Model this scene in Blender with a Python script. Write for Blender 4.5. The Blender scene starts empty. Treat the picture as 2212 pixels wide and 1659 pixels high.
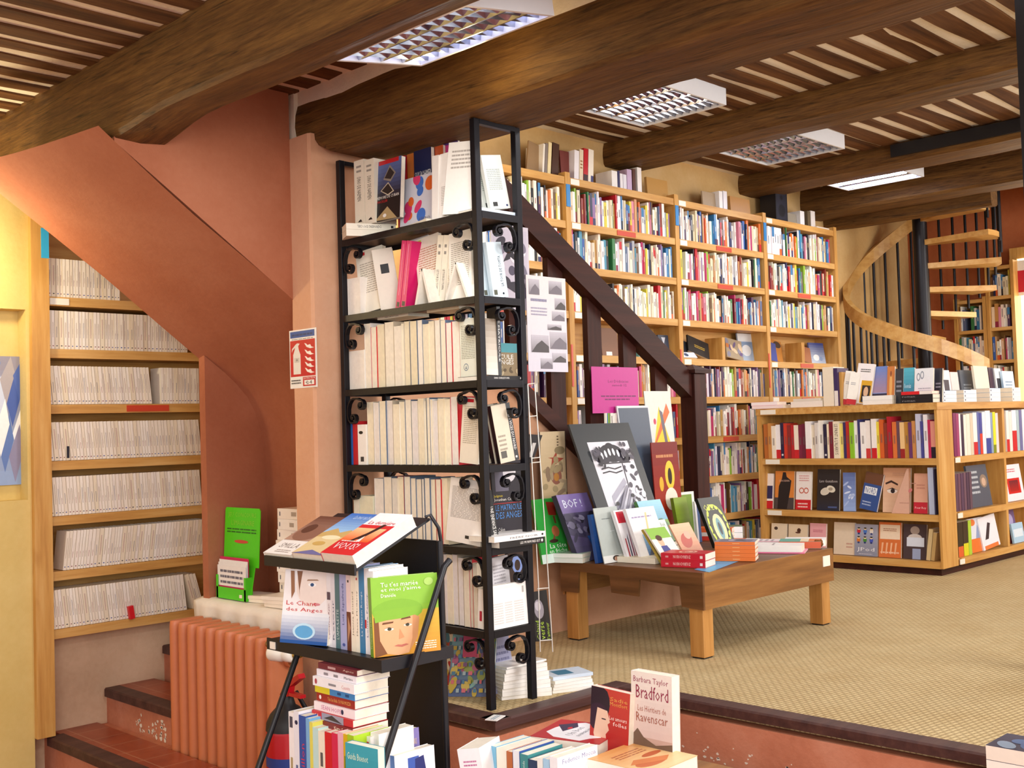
import bpy, math, random
from mathutils import Vector, Matrix
random.seed(7)
scn = bpy.context.scene
COL = scn.collection
PI = math.pi

# ------------------------------------------------------------------ camera (calibrated on the room's three right-angled directions)
FPX, YAW, PITCH, ROLL, EYE = 2432.3, math.radians(44.99), 0.03842, -0.030317, Vector((0, 0, 1.0))
_f = Vector((math.cos(YAW)*math.cos(PITCH), math.sin(YAW)*math.cos(PITCH), math.sin(PITCH)))
_r = Vector((math.sin(YAW), -math.cos(YAW), 0))
_d = _f.cross(_r)
_c, _s = math.cos(ROLL), math.sin(ROLL)
RX = _c*_r - _s*_d
RY = _s*_r + _c*_d
def at(px, py, ax, val):
    """survey helper: the point of the plane x|y|z = val that the photograph shows at a pixel"""
    v = RX*((px-1106)/FPX) + RY*((py-829.5)/FPX) + _f
    i = 'xyz'.index(ax)
    return EYE + v*((val-EYE[i])/v[i])
def atd(px, py, depth):
    return EYE + (RX*((px-1106)/FPX) + RY*((py-829.5)/FPX) + _f)*depth
cam = bpy.data.cameras.new('camera'); camo = bpy.data.objects.new('camera', cam); COL.objects.link(camo)
cam.sensor_fit = 'HORIZONTAL'; cam.sensor_width = 36.0; cam.lens = 36.0*FPX/2212.0
cam.clip_start = 0.05; cam.clip_end = 60
camo.matrix_world = Matrix(((RX.x, -RY.x, -_f.x, EYE.x), (RX.y, -RY.y, -_f.y, EYE.y), (RX.z, -RY.z, -_f.z, EYE.z), (0, 0, 0, 1)))
scn.camera = camo

# ------------------------------------------------------------------ colours and materials
def lin(c):
    return c/12.92 if c <= 0.04045 else ((c+0.055)/1.055)**2.4
def hexc(h):
    h = h.lstrip('#')
    return tuple(lin(int(h[i:i+2], 16)/255) for i in (0, 2, 4))
PAL = dict(white='f1ece6', cream='e6dac2', ivory='efe6d2', paper='d9cdb4', page='e8dfcd', yellow='e6cf3c', gold='b98a36', orange='dd7a35', tan='cfa06a',
    red='c4242c', crimson='b01f3a', wine='6e1d2e', maroon='55202c', pink='e39bb4', magenta='c2327e', fuchsia='d81b6a', purple='5b3a78', lilac='a9a0c8',
    navy='23284e', blue='2f64ad', sky='79b4dd', teal='2c8a94', green='3f8a3d', lime='8cc02f', olive='77803a', brown='6b4428', grey='9b9a9c', silver='c9c9ce',
    black='1b191b', charcoal='3a393e', salmon='d88d75', plum='4a2442', slate='5f6f86', aqua='a7d3da', rust='a8472a', beige='cdbb98', mint='bcdcc4', ice='cfdcea', khaki='a99a6a', rose='d9b3ae')
def C(c):
    if isinstance(c, tuple): return c
    return hexc(PAL.get(c, c))
MATS = {}
def nodes(name):
    m = bpy.data.materials.new(name); m.use_nodes = True
    nt = m.node_tree; b = nt.nodes['Principled BSDF']
    MATS[name] = m
    return m, nt, b
def N(nt, t, **k):
    n = nt.nodes.new(t)
    for a, v in k.items():
        if a.startswith('i_'):
            key = a[2:]
            n.inputs[int(key) if key.isdigit() else key.replace('_', ' ')].default_value = v
        else: setattr(n, a, v)
    return n
def ramp(nt, fac, stops):
    r = N(nt, 'ShaderNodeValToRGB'); e = r.color_ramp.elements
    while len(e) < len(stops): e.new(0.5)
    for k, (p, c) in enumerate(stops):
        e[k].position = p; e[k].color = (*C(c), 1)
    nt.links.new(fac, r.inputs[0]); return r.outputs[0]
def bump(nt, b, h, strength, dist=0.01):
    n = N(nt, 'ShaderNodeBump'); n.inputs['Strength'].default_value = strength; n.inputs['Distance'].default_value = dist
    nt.links.new(h, n.inputs['Height']); nt.links.new(n.outputs[0], b.inputs['Normal'])
def coords(nt, scale=(1, 1, 1), rot=(0, 0, 0), obj=True):
    t = N(nt, 'ShaderNodeTexCoord'); mp = N(nt, 'ShaderNodeMapping')
    if obj: nt.links.new(t.outputs['Object'], mp.inputs[0])
    else:
        g = N(nt, 'ShaderNodeNewGeometry'); nt.links.new(g.outputs['Position'], mp.inputs[0])
    mp.inputs['Scale'].default_value = scale; mp.inputs['Rotation'].default_value = rot
    return mp.outputs[0]
def noise(nt, vec, scale, detail=4, rough=.55):
    n = N(nt, 'ShaderNodeTexNoise'); n.inputs['Scale'].default_value = scale; n.inputs['Detail'].default_value = detail; n.inputs['Roughness'].default_value = rough
    nt.links.new(vec, n.inputs['Vector']); return n.outputs['Fac']
def mixc(nt, fac, a, b, mode='MIX'):
    m = N(nt, 'ShaderNodeMix', data_type='RGBA', blend_type=mode)
    for s, v in ((6, a), (7, b)):
        if isinstance(v, (str, tuple)): m.inputs[s].default_value = (*C(v), 1)
        else: nt.links.new(v, m.inputs[s])
    if isinstance(fac, (int, float)): m.inputs[0].default_value = fac
    else: nt.links.new(fac, m.inputs[0])
    return m.outputs[2]
def setp(b, rough=.6, spec=.4, metal=0):
    b.inputs['Roughness'].default_value = rough; b.inputs['Specular IOR Level'].default_value = spec; b.inputs['Metallic'].default_value = metal
def m_plain(name, c, rough=.6, spec=.4, metal=0, var=.12, scale=30, bmp=0.0):
    m, nt, b = nodes(name); setp(b, rough, spec, metal)
    f = noise(nt, coords(nt), scale, 3)
    c0 = C(c); dk = tuple(x*(1-var) for x in c0); lt = tuple(min(1, x*(1+var)) for x in c0)
    nt.links.new(mixc(nt, f, dk, lt), b.inputs['Base Color'])
    if bmp: bump(nt, b, f, bmp, .004)
    return m
def m_plaster(name, c1, c2, c3, bmp=.25, sc=2.2, rough=.85):
    m, nt, b = nodes(name); setp(b, rough, .2)
    v = coords(nt, obj=False)
    a = noise(nt, v, sc, 6, .6); f = noise(nt, v, 45, 4, .6)
    col = ramp(nt, a, [(.30, c1), (.52, c2), (.74, c3)])
    col = mixc(nt, .12, col, ramp(nt, f, [(.35, c1), (.65, c3)]))
    nt.links.new(col, b.inputs['Base Color'])
    ad = N(nt, 'ShaderNodeMath', operation='ADD'); nt.links.new(a, ad.inputs[0]); nt.links.new(f, ad.inputs[1])
    bump(nt, b, ad.outputs[0], bmp, .012)
    return m
def m_wood(name, c1, c2, c3, axis='x', sc=1.0, rough=.5, bmp=.15, knots=True, spec=.35, world=False, crack=False):
    m, nt, b = nodes(name); setp(b, rough, spec)
    s = {'x': (1.2, 16, 16), 'y': (16, 1.2, 16), 'z': (16, 16, 1.2)}[axis]
    v = coords(nt, tuple(k*sc for k in s), obj=not world)
    a = noise(nt, v, 1.6, 6, .62)
    col = ramp(nt, a, [(.28, c1), (.5, c2), (.74, c3)])
    if knots:
        vk = coords(nt, tuple((3 if k > 5 else 1.2)*sc for k in s), obj=not world)
        k = noise(nt, vk, 3.5, 2, .5)
        col = mixc(nt, ramp(nt, k, [(.66, '000000'), (.74, 'b0b0b0')]), col, c1)
    if crack:
        s2 = {'x': (.35, 9, 9), 'y': (9, .35, 9), 'z': (9, 9, .35)}[axis]; w_ = noise(nt, coords(nt, s2, obj=not world), 1.3, 3, .6)
        lo = N(nt, 'ShaderNodeMath', operation='SUBTRACT'); nt.links.new(w_, lo.inputs[0]); lo.inputs[1].default_value = .5
        ab = N(nt, 'ShaderNodeMath', operation='ABSOLUTE'); nt.links.new(lo.outputs[0], ab.inputs[0])
        col = mixc(nt, ramp(nt, ab.outputs[0], [(.0, 'ffffff'), (.012, '000000')]), col, '1a0d06')
        fine = noise(nt, coords(nt, tuple(k*3.2 for k in s), obj=not world), 2.0, 5, .7); col = mixc(nt, .45, col, ramp(nt, fine, [(.32, c1), (.68, c3)]))
    nt.links.new(col, b.inputs['Base Color'])
    bump(nt, b, a, bmp, .01)
    return m

m_plaster('orange_plaster_shaded', '9a5a3e', 'a8674a', 'b37558', .12, 1.5)  # shade of the soffit and niche is mixed into this darker colour
m_plaster('orange_plaster_lit', 'd09a78', 'd8a684', 'deb294', .12, 1.5)  # same plaster, paler: light on pier and stair side is in the colour
m_plaster('pale_plaster', 'bb9a7c', 'cfae90', 'dbbfa2', .2)
m_plaster('white_plaster', 'dfd3be', 'ebe1ce', 'f1e9da', .3, 3)
m_plaster('yellow_plaster', 'cdb068', 'd8bd78', 'dfc888', .15)
m_plaster('ochre_plaster', 'c09860', 'cda972', 'd8b786', .15)
m_plaster('rust_plaster', 'ac5f3a', 'bb6d46', 'c87c54', .15)
m_plaster('riser_plaster', 'b06a4e', 'c47e60', 'cf9074', .2, 4)
m_wood('pine', 'b27c3c', 'cc9a55', 'dab070', 'x', 1.0, .45, .08)
m_wood('pine_upright', 'b27c3c', 'c9964f', 'd8ac6a', 'z', 1.0, .45, .08)
m_wood('pine_deep', 'b27c3c', 'cc9a55', 'dab070', 'y', 1.0, .45, .08)
m_wood('old_beam', '341f0e', '5e3d1d', '85602f', 'y', .9, .62, .6, True, .25, crack=True)
m_wood('joist_wood', '3c2412', '5e3c20', '7c5530', 'x', .6, .8, .5, True, .2)
m_wood('dark_stain', '27100d', '391913', '48221a', 'x', .8, .5, .12, False, .25)
m_wood('dark_stain_upright', '27100d', '391913', '48221a', 'z', .8, .5, .12, False, .25)
m_wood('nosing_wood', '3a2320', '4b2f2a', '5b3d35', 'x', .8, .5, .2, False, .35)
m_wood('table_wood', '6b4420', '8a5c2e', 'a3743f', 'x', .8, .42, .1, False, .4)
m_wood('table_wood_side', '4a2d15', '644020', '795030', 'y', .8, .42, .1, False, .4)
m_wood('leg_wood', 'a06b30', 'ba8445', 'cb9857', 'z', .8, .45, .08, False, .4)
m_wood('bent_wood', 'b98440', 'd0a05a', 'deb676', 'x', .6, .3, .05, False, .5)
m_plain('black_iron', '15131a', .38, .5, .4, .3, 60, .1)
m_plain('black_metal', '17161c', .42, .5, .2, .2, 60)
m_plain('radiator_paint', 'c8754a', .42, .45, 0, .07, 25, .05)
m_plain('white_plastic', 'efe9dc', .35, .5, 0, .04)
m_plain('white_steel', 'e2e3e8', .4, .5, 0, .03)
m_plain('wire_white', 'd8d2c8', .35, .5, .3, .05)
m_plain('red_enamel', 'b81420', .22, .55, 0, .06)
m_plain('black_rubber', '1a181a', .5, .4)
m_plain('white_cloth', 'efe6da', .85, .2, 0, .05, 40, .15)
m_plain('brass', 'b08a3c', .35, .5, .8)
def m_paint(name, rough, spec, var=.05):
    m, nt, b = nodes(name); setp(b, rough, spec)
    a = N(nt, 'ShaderNodeAttribute'); a.attribute_name = 'Col'
    f = noise(nt, coords(nt), 60, 3)
    h = N(nt, 'ShaderNodeHueSaturation'); nt.links.new(a.outputs['Color'], h.inputs['Color'])
    mr = N(nt, 'ShaderNodeMapRange'); mr.inputs[3].default_value = 1-var; mr.inputs[4].default_value = 1+var
    nt.links.new(f, mr.inputs[0]); nt.links.new(mr.outputs[0], h.inputs['Value'])
    nt.links.new(h.outputs[0], b.inputs['Base Color']); return m
m_paint('printed_cover', .38, .42)
m_paint('page_paper', .8, .2, .12)
m_paint('poster_print', .55, .3)
# woven sisal
def m_sisal():
    m, nt, b = nodes('sisal'); setp(b, .9, .15)
    v = coords(nt, (1, 1, 1), (0, 0, math.radians(8)), obj=False)
    br = N(nt, 'ShaderNodeTexBrick'); nt.links.new(v, br.inputs['Vector'])
    br.offset = .5; br.inputs['Scale'].default_value = 1; br.inputs['Brick Width'].default_value = .034; br.inputs['Row Height'].default_value = .019
    br.inputs['Mortar Size'].default_value = .0055; br.inputs['Mortar Smooth'].default_value = .9
    br.inputs['Color1'].default_value = (*hexc('dcc697'), 1); br.inputs['Color2'].default_value = (*hexc('cdb485'), 1); br.inputs['Mortar'].default_value = (*hexc('8a7048'), 1)
    n2 = noise(nt, v, 3, 4); n3 = noise(nt, v, 260, 2)
    c = mixc(nt, .35, br.outputs['Color'], ramp(nt, n2, [(.3, 'd8c59a'), (.7, 'b89c6c')]), 'MIX')
    c = mixc(nt, .18, c, ramp(nt, n3, [(.35, '846a44'), (.65, 'e0cda2')]))
    nt.links.new(c, b.inputs['Base Color'])
    inv = N(nt, 'ShaderNodeMath', operation='SUBTRACT'); inv.inputs[0].default_value = 1; nt.links.new(br.outputs['Fac'], inv.inputs[1])
    bump(nt, b, inv.outputs[0], .55, .004); return m
m_sisal()
def m_tile(name, w, h, rot=0):
    m, nt, b = nodes(name); setp(b, .35, .45)
    v = coords(nt, (1, 1, 1), (0, 0, rot), obj=False)
    br = N(nt, 'ShaderNodeTexBrick'); nt.links.new(v, br.inputs['Vector'])
    br.offset = 0; br.inputs['Scale'].default_value = 1; br.inputs['Brick Width'].default_value = w; br.inputs['Row Height'].default_value = h; br.inputs['Mortar Size'].default_value = .003
    br.inputs['Color1'].default_value = (*hexc('8c3b24'), 1); br.inputs['Color2'].default_value = (*hexc('a04a2e'), 1); br.inputs['Mortar'].default_value = (*hexc('b98a6c'), 1)
    n2 = noise(nt, v, 7, 5)
    c = mixc(nt, .45, br.outputs['Color'], ramp(nt, n2, [(.3, '702a1b'), (.7, 'ab5a3a')]))
    nt.links.new(c, b.inputs['Base Color']); bump(nt, b, br.outputs['Fac'], -.3, .004); return m
m_tile('terracotta', .16, .16)
def m_emit(name, c, s):
    m, nt, b = nodes(name)
    b.inputs['Base Color'].default_value = (*C(c), 1); b.inputs['Emission Color'].default_value = (*C(c), 1); b.inputs['Emission Strength'].default_value = s
    return m
m_emit('tube_glow', 'd4dcff', 14); m_emit('tube_dim', 'e6ecff', .9); m_emit('pane_glow', 'fff3d8', 4.0)
def m_chrome():
    m, nt, b = nodes('louvre_mirror'); setp(b, .12, .6, 1)
    f = noise(nt, coords(nt), 14, 2)
    nt.links.new(ramp(nt, f, [(.3, '8d93a8'), (.7, 'd5d9e4')]), b.inputs['Base Color']); return m
m_chrome()

# ------------------------------------------------------------------ mesh builder
class MB:
    def __init__(s): s.v = []; s.f = []; s.c = []; s.m = []; s.sm = []
    def add(s, vs, fs, col='white', mi=0, smooth=False):
        o = len(s.v); s.v += [tuple(p) for p in vs]; c = C(col)
        for f in fs: s.f.append([o+i for i in f]); s.c.append(c); s.m.append(mi); s.sm.append(smooth)
    def box(s, x0, x1, y0, y1, z0, z1, col='white', mi=0, bev=0, cols=None, mx=None):
        vs = [(x, y, z) for x in (x0, x1) for y in (y0, y1) for z in (z0, z1)]
        if mx is not None: vs = [mx @ Vector(p) for p in vs]
        F = [(0, 1, 3, 2), (4, 6, 7, 5), (0, 4, 5, 1), (2, 3, 7, 6), (0, 2, 6, 4), (1, 5, 7, 3)]   # -x +x -y +y -z +z
        if cols:
            for f, c in zip(F, cols): s.add([vs[i] for i in f], [(0, 1, 2, 3)], c, mi)
        else: s.add(vs, F, col, mi)
    def quad(s, a, b, c, d, col='white', mi=0): s.add([a, b, c, d], [(0, 1, 2, 3)], col, mi)
    def poly(s, pts, col='white', mi=0): s.add(pts, [tuple(range(len(pts)))], col, mi)
    def prism(s, pts, off, col='white', mi=0, smooth=False):
        """polygon pts extruded by the vector off"""
        n = len(pts); off = Vector(off); top = [Vector(p)+off for p in pts]
        s.add(list(pts)+top, [tuple(range(n-1, -1, -1)), tuple(range(n, 2*n))], col, mi)
        s.add(list(pts)+top, [(i, (i+1) % n, n+(i+1) % n, n+i) for i in range(n)], col, mi, smooth)
    def tube(s, path, r, n=8, col='white', mi=0, cap=True, flat=None, smooth=True):
        path = [Vector(p) for p in path]; rings = []
        up = None
        for i, p in enumerate(path):
            t = (path[min(i+1, len(path)-1)] - path[max(i-1, 0)]).normalized()
            if up is None:
                up = Vector((0, 0, 1)) if abs(t.z) < .9 else Vector((1, 0, 0))
                if flat is not None: up = Vector(flat)
            a = t.cross(up)
            if a.length < 1e-6: a = t.cross(Vector((0, 1, 0)))
            a.normalize(); bvec = a.cross(t).normalized()
            if flat is None: up = bvec
            rr = r[i] if isinstance(r, (list, tuple)) and len(r) == len(path) else r
            if flat is not None:
                w, h = r
                rings.append([p+a*x*h+bvec*y*w for x, y in ((-.5, -.5), (.5, -.5), (.5, .5), (-.5, .5))])
            else: rings.append([p+(a*math.cos(k*2*PI/n)+bvec*math.sin(k*2*PI/n))*rr for k in range(n)])
        n = len(rings[0]); vs = [q for g in rings for q in g]
        fs = [(i*n+k, i*n+(k+1) % n, (i+1)*n+(k+1) % n, (i+1)*n+k) for i in range(len(rings)-1) for k in range(n)]
        s.add(vs, fs, col, mi, smooth and flat is None)
        if cap: s.add(rings[0], [tuple(range(n-1, -1, -1))], col, mi); s.add(rings[-1], [tuple(range(n))], col, mi)
    def lathe(s, prof, n=24, col='white', mi=0, mx=None, smooth=True):
        vs = []
        for r, z in prof:
            for k in range(n): vs.append(Vector((r*math.cos(2*PI*k/n), r*math.sin(2*PI*k/n), z)))
        if mx is not None: vs = [mx @ p for p in vs]
        fs = [(i*n+k, i*n+(k+1) % n, (i+1)*n+(k+1) % n, (i+1)*n+k) for i in range(len(prof)-1) for k in range(n)]
        s.add(vs, fs, col, mi, smooth)
        s.add(vs[:n], [tuple(range(n-1, -1, -1))], col, mi); s.add(vs[-n:], [tuple(range(n))], col, mi)
    def mesh(s, name, mats):
        me = bpy.data.meshes.new(name); me.from_pydata(s.v, [], s.f)
        for mt in ([mats] if isinstance(mats, str) else mats): me.materials.append(MATS[mt])
        ca = me.color_attributes.new('Col', 'FLOAT_COLOR', 'CORNER')
        buf = []
        for p, c in zip(s.f, s.c): buf += [c[0], c[1], c[2], 1.0]*len(p)
        ca.data.foreach_set('color', buf)
        me.polygons.foreach_set('material_index', s.m); me.polygons.foreach_set('use_smooth', s.sm)
        me.update(); return me
    def build(s, name, mats, parent=None, bevel=0, mw=None):
        o = bpy.data.objects.new(name, s.mesh(name, mats)); COL.objects.link(o)
        if parent is not None: o.parent = parent
        if mw is not None: o.matrix_world = mw
        if bevel:
            b = o.modifiers.new('soft edge', 'BEVEL'); b.width = bevel; b.segments = 2; b.limit_method = 'ANGLE'
        return o
def B(x0, x1, y0, y1, z0, z1, col='white'):
    m = MB(); m.box(x0, x1, y0, y1, z0, z1, col); return m
def tag(o, label=None, cat=None, group=None, kind=None):
    for k, v in (('label', label), ('category', cat), ('group', group), ('kind', kind)):
        if v: o[k] = v
    return o
def empty(name, loc, label=None, cat=None, group=None):
    o = bpy.data.objects.new(name, None); COL.objects.link(o); o.location = loc; o.empty_display_size = .05
    return tag(o, label, cat, group)
def struct(name, mb, mats, parent=None, bevel=0):
    o = mb.build(name, mats, parent, bevel)
    if parent is None: o['kind'] = 'structure'
    return o
def local(root, mb):
    """builder made in world coordinates, moved into the frame of an unrotated root"""
    l = Vector(root.location); mb.v = [tuple(Vector(p)-l) for p in mb.v]; return mb
def copy_tree(o):
    c = o.copy(); COL.objects.link(c)
    for ch in list(o.children):
        d = ch.copy(); COL.objects.link(d); d.parent = c
        for g in list(ch.children):
            e = g.copy(); COL.objects.link(e); e.parent = d
    return c
ORD = 'first second third fourth fifth sixth seventh eighth ninth tenth eleventh twelfth thirteenth fourteenth fifteenth sixteenth seventeenth eighteenth nineteenth twentieth'.split()
def ordinal(n):
    if n <= 20: return ORD[n-1]
    t = {2: 'twent', 3: 'thirt', 4: 'fort', 5: 'fift'}[n//10]
    return t+('ieth' if n % 10 == 0 else 'y-'+ORD[n % 10-1])
# ================================================================== THE SETTING
from mathutils import noise as mnoise
zA = lambda x: 1.553-(x-2.64)*.708
zB = lambda x: 1.36-(x-2.64)*.742
struct('floor', B(-2.5, 3.27, -2.6, 5.4, -.56, -.5), 'terracotta')
struct('floor_step', B(2.30, 3.262, -2.6, 2.755, -.499, -.19), 'terracotta')
m = MB(); m.prism([(2.69, 2.84, -.04), (3.33, 2.84, -.04), (3.33, -2.6, -.04), (10.4, -2.6, -.04), (10.4, 4.95, -.04), (2.69, 4.95, -.04)], (0, 0, .04))
struct('floor_carpet', m, 'sisal')
m = MB(); m.prism([(2.66, 2.79, -.5), (3.29, 2.79, -.5), (3.29, -2.6, -.5), (3.45, -2.6, -.5), (3.45, 3.0, -.5), (2.85, 3.0, -.5), (2.85, 3.75, -.5), (2.66, 3.75, -.5)], (0, 0, .455))
# chipped paint flecks on the riser by the step
rng = random.Random(3)
struct('wall_platform_riser', m, 'riser_plaster')
m = MB()
for k in range(70):
    y = rng.uniform(1.3, 2.5); z = -.19+abs(rng.gauss(.012, .03)); s = rng.uniform(.002, .006)
    m.poly([(3.2885, y+s*math.cos(a)*rng.uniform(.6, 1.8), z+s*math.sin(a)*rng.uniform(.5, 1.2)) for a in [j*PI/3.5 for j in range(7)]], 'e9d9c6')
struct('wall_riser_flecks', m, 'poster_print')
def nosing(name, a, b, w=.075, h=.034, z=.012, mat='nosing_wood'):
    a = Vector(a); b = Vector(b); t = (b-a).normalized(); n = Vector((0, 0, 1)).cross(t)
    m = MB(); L = (b-a).length
    prof = [(0, -h), (0, -.006), (.006, 0), (w, 0), (w, -h)]
    m.prism([a+n*u+Vector((0, 0, z+v)) for u, v in prof], b-a)
    return struct(name, m, mat)
# n = z x t : direction away from the edge
nosing('trim_1', (2.647, 3.755, 0), (2.647, 2.775, 0))
nosing('trim_2', (2.647, 2.777, 0), (3.358, 2.765, 0))
nosing('trim_3', (3.283, 2.765, 0), (3.283, -2.6, 0))
# ---- stairs climbing along the wall on the left
for k, (x, z) in enumerate(((2.12, -.34), (2.42, -.185), (2.72, -.03))):
    ya = (3.8, 4.575, 4.68)[k]; xb = (2.395, 2.639, 3.3)[k]
    m = MB(); m.box(x+.025, xb, ya, 5.3, -.5, z-.012)
    if k == 0: m.box(2.395, 2.46, 4.575, 5.3, -.5, z-.012)
    struct('step_riser', m, 'riser_plaster')
    struct('step_tread', B(x+.07, xb+(.05 if k == 1 else 0), ya if k else 4.58, 5.3, z-.0115, z), 'terracotta')
    if k == 0: struct('step_tread', B(x+.07, 2.394, ya, 4.579, z-.0115, z), 'terracotta')
    nosing('step_nosing', (x, 5.22 if k else 5.16, z), (x, ya, z), .075, .04, .006)
m = MB()
for k in range(46):
    y = rng.uniform(4.66, 4.95); z = -.34+abs(rng.gauss(.03, .025)); s = rng.uniform(.003, .010)
    m.poly([(2.4435, y+s*math.cos(a)*rng.uniform(.6, 1.5), z+s*math.sin(a)*rng.uniform(.5, 1.6)) for a in [j*PI/3.5 for j in range(7)]], 'eadfce')
struct('wall_stair_flecks', m, 'poster_print')
struct('wall_stair', B(2.0, 3.4, 5.25, 5.3, -.5, .16), 'pale_plaster')
struct('wall_stair_upper', B(1.9, 3.4, 5.36, 5.42, .1, 2.5), 'pale_plaster')
# ---- yellow wall with a shallow recess
m = MB()
m.box(-2.5, 1.55, 5.15, 5.32, -.5, 2.6); m.box(1.55, 2.046, 5.15, 5.32, 1.60, 2.6); m.box(1.55, 2.046, 5.15, 5.32, -.5, .74)
m.box(2.046, 2.062, 5.15, 5.32, -.5, 2.6); m.box(1.5, 2.06, 5.24, 5.32, .7, 1.65)
struct('wall_left', m, 'yellow_plaster')
# ---- underside of the upper flight, running down into the niche
m = MB(); xs = [1.8, 1.95, 2.05, 2.2, 2.5, 2.64, 2.72, 2.80, 2.86, 2.90, 2.93, 2.948, 2.956, 2.958]
dz = [0, 0, 0, 0, 0, 0, 0, .01, .03, .07, .14, .26, .48, 1.2]
ny = 8; vs = []
for x, d in zip(xs, dz):
    for j in range(ny+1):
        t = j/ny; xx = x-(.2*t-.02)*max(0, 1-(x-1.8)/.4); vs.append((xx, 3.9+.77*t, (1-t)*zA(xx)+t*zB(xx)-d + .012*math.sin(5*x+3*t)*(x < 2.6)))
m.add(vs, [(i*(ny+1)+j, i*(ny+1)+j+1, (i+1)*(ny+1)+j+1, (i+1)*(ny+1)+j) for i in range(len(xs)-1) for j in range(ny)], smooth=True)
struct('ceiling_stair_soffit', m, 'orange_plaster_shaded')
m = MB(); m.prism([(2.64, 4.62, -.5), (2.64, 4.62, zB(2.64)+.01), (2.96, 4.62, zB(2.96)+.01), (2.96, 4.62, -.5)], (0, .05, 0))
struct('wall_niche_left', m, 'orange_plaster_shaded')
struct('wall_niche_back', B(2.955, 3.0, 3.85, 4.66, -.5, 1.1), 'orange_plaster_shaded')
struct('wall_niche_sill', B(2.64, 2.955, 3.9, 4.62, -.5, .25), 'orange_plaster_shaded')
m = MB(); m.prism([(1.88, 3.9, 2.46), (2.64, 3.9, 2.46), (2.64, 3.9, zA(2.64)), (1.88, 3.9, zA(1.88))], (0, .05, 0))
struct('wall_stair_string', m, 'orange_plaster_shaded')
# pier: slightly wavy left arris
m = MB(); pts = []
for k in range(22):
    z = -.5+2.72*k/21
    w = .006*mnoise.noise(Vector((0, 0, z*5)))+.004*mnoise.noise(Vector((3, 1, z*17)))
    pts.append([(2.64, 3.905+w, z), (2.64, 3.775, z), (2.648, 3.76, z), (3.0, 3.76, z), (3.0, 3.93, z), (2.70, 3.93, z)])
vs = [p for r in pts for p in r]; n = 6
m.add(vs, [(i*n+j, i*n+(j+1) % n, (i+1)*n+(j+1) % n, (i+1)*n+j) for i in range(21) for j in range(n)])
m.poly(pts[-1])
struct('wall_pier', m, 'orange_plaster_lit')
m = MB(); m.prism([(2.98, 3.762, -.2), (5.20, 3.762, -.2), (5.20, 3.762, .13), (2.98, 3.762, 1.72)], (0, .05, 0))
struct('wall_stair_side', m, 'orange_plaster_lit')
m = MB(); pr = [(5.15, 3.96, -.1)]
for k in range(9):
    x = 5.10-.265*k; z = .19*(k+1)
    pr += [(x, 3.96, z-.19), (x, 3.96, z-.02)]
pr += [(2.75, 3.96, 1.66), (2.75, 3.96, 1.55), (4.7, 3.96, -.1)]
m.prism(pr, (0, .66, 0)); struct('staircase_flight', m, 'orange_plaster_shaded')
# ---- ceilings
struct('ceiling', B(-2.5, 2.70, -2.6, 5.4, 2.42, 2.47), 'white_plaster')
struct('ceiling_hall', B(2.66, 8.62, -2.6, 4.95, 2.905, 2.95), 'white_plaster'); struct('ceiling_hall_end', B(8.625, 10.4, -2.6, 3.25, 2.905, 2.95), 'white_plaster')
struct('ceiling_upper', B(8.5, 10.45, 3.0, 4.99, 3.9, 3.95), 'ochre_plaster'); struct('wall_upper', B(8.6, 8.62, 3.2, 4.95, 2.951, 3.9), 'ochre_plaster'); struct('wall_upper_side', B(8.6, 10.4, 3.2, 3.22, 2.951, 3.9), 'ochre_plaster')
m = MB(); m.prism([(9.3, 3.0, 2.74), (9.35, 3.0, 2.905), (9.35, 3.30, 2.905), (9.3, 3.28, 2.72)], (.95, 0, .02)); struct('trim_5', m, 'white_plaster')
struct('wall_over_beam', B(2.675, 2.74, -2.6, 3.92, 2.33, 2.96), 'white_plaster'); struct('wall_pier_head', B(2.655, 2.95, 3.885, 3.96, 2.15, 2.96), 'white_plaster')
def wavy(name, x0, x1, y0, y1, z0, z1, mat, along='x', amp=.012, seg=26, seed=0, group=None):
    """squared log with rough arrises"""
    m = MB(); rings = []
    for i in range(seg+1):
        t = i/seg; q = Vector((seed*3.1, t*(8 if along == 'x' else 6), 0))
        o = [mnoise.noise(q+Vector((0, 0, j*7.3)))*amp for j in range(4)]
        if along == 'x':
            x = x0+(x1-x0)*t; rings.append([(x, y0+o[0], z0+o[2]*.4), (x, y1+o[1], z0+o[3]*.4), (x, y1+o[1], z1), (x, y0+o[0], z1)])
        else:
            y = y0+(y1-y0)*t; c = min(.05, (x1-x0)*.16)
            rings.append([(x0+o[0], y, z1), (x0+o[0]*.8, y, z0+c+o[2]), (x0+c*.9+o[1], y, z0+o[2]), (x1-c*.9+o[1], y, z0+o[3]), (x1+o[3]*.8, y, z0+c+o[3]), (x1+o[1], y, z1)])
    n = len(rings[0]); vs = [p for r in rings for p in r]
    m.add(vs, [(i*n+j, i*n+(j+1) % n, (i+1)*n+(j+1) % n, (i+1)*n+j) for i in range(seg) for j in range(n)])
    m.poly(rings[0][::-1]); m.poly(rings[-1])
    return struct(name, m, mat)
rng = random.Random(11)
y = -2.0; k = 0
while y < 5.05:
    w = rng.uniform(.072, .09); wavy('ceiling_joist', .0, 2.66, y, y+w, 2.412, 2.425, 'joist_wood', 'x', .014, 22, k); y += .15; k += 1
y = -1.9
while y < 4.85:
    w = rng.uniform(.085, .12); wavy('ceiling_joist', 3.0, 10.3 if y < 3.05 else 8.6, y, y+w, 2.896, 2.91, 'joist_wood', 'x', .030, 60, k); y += .165; k += 1
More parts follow.
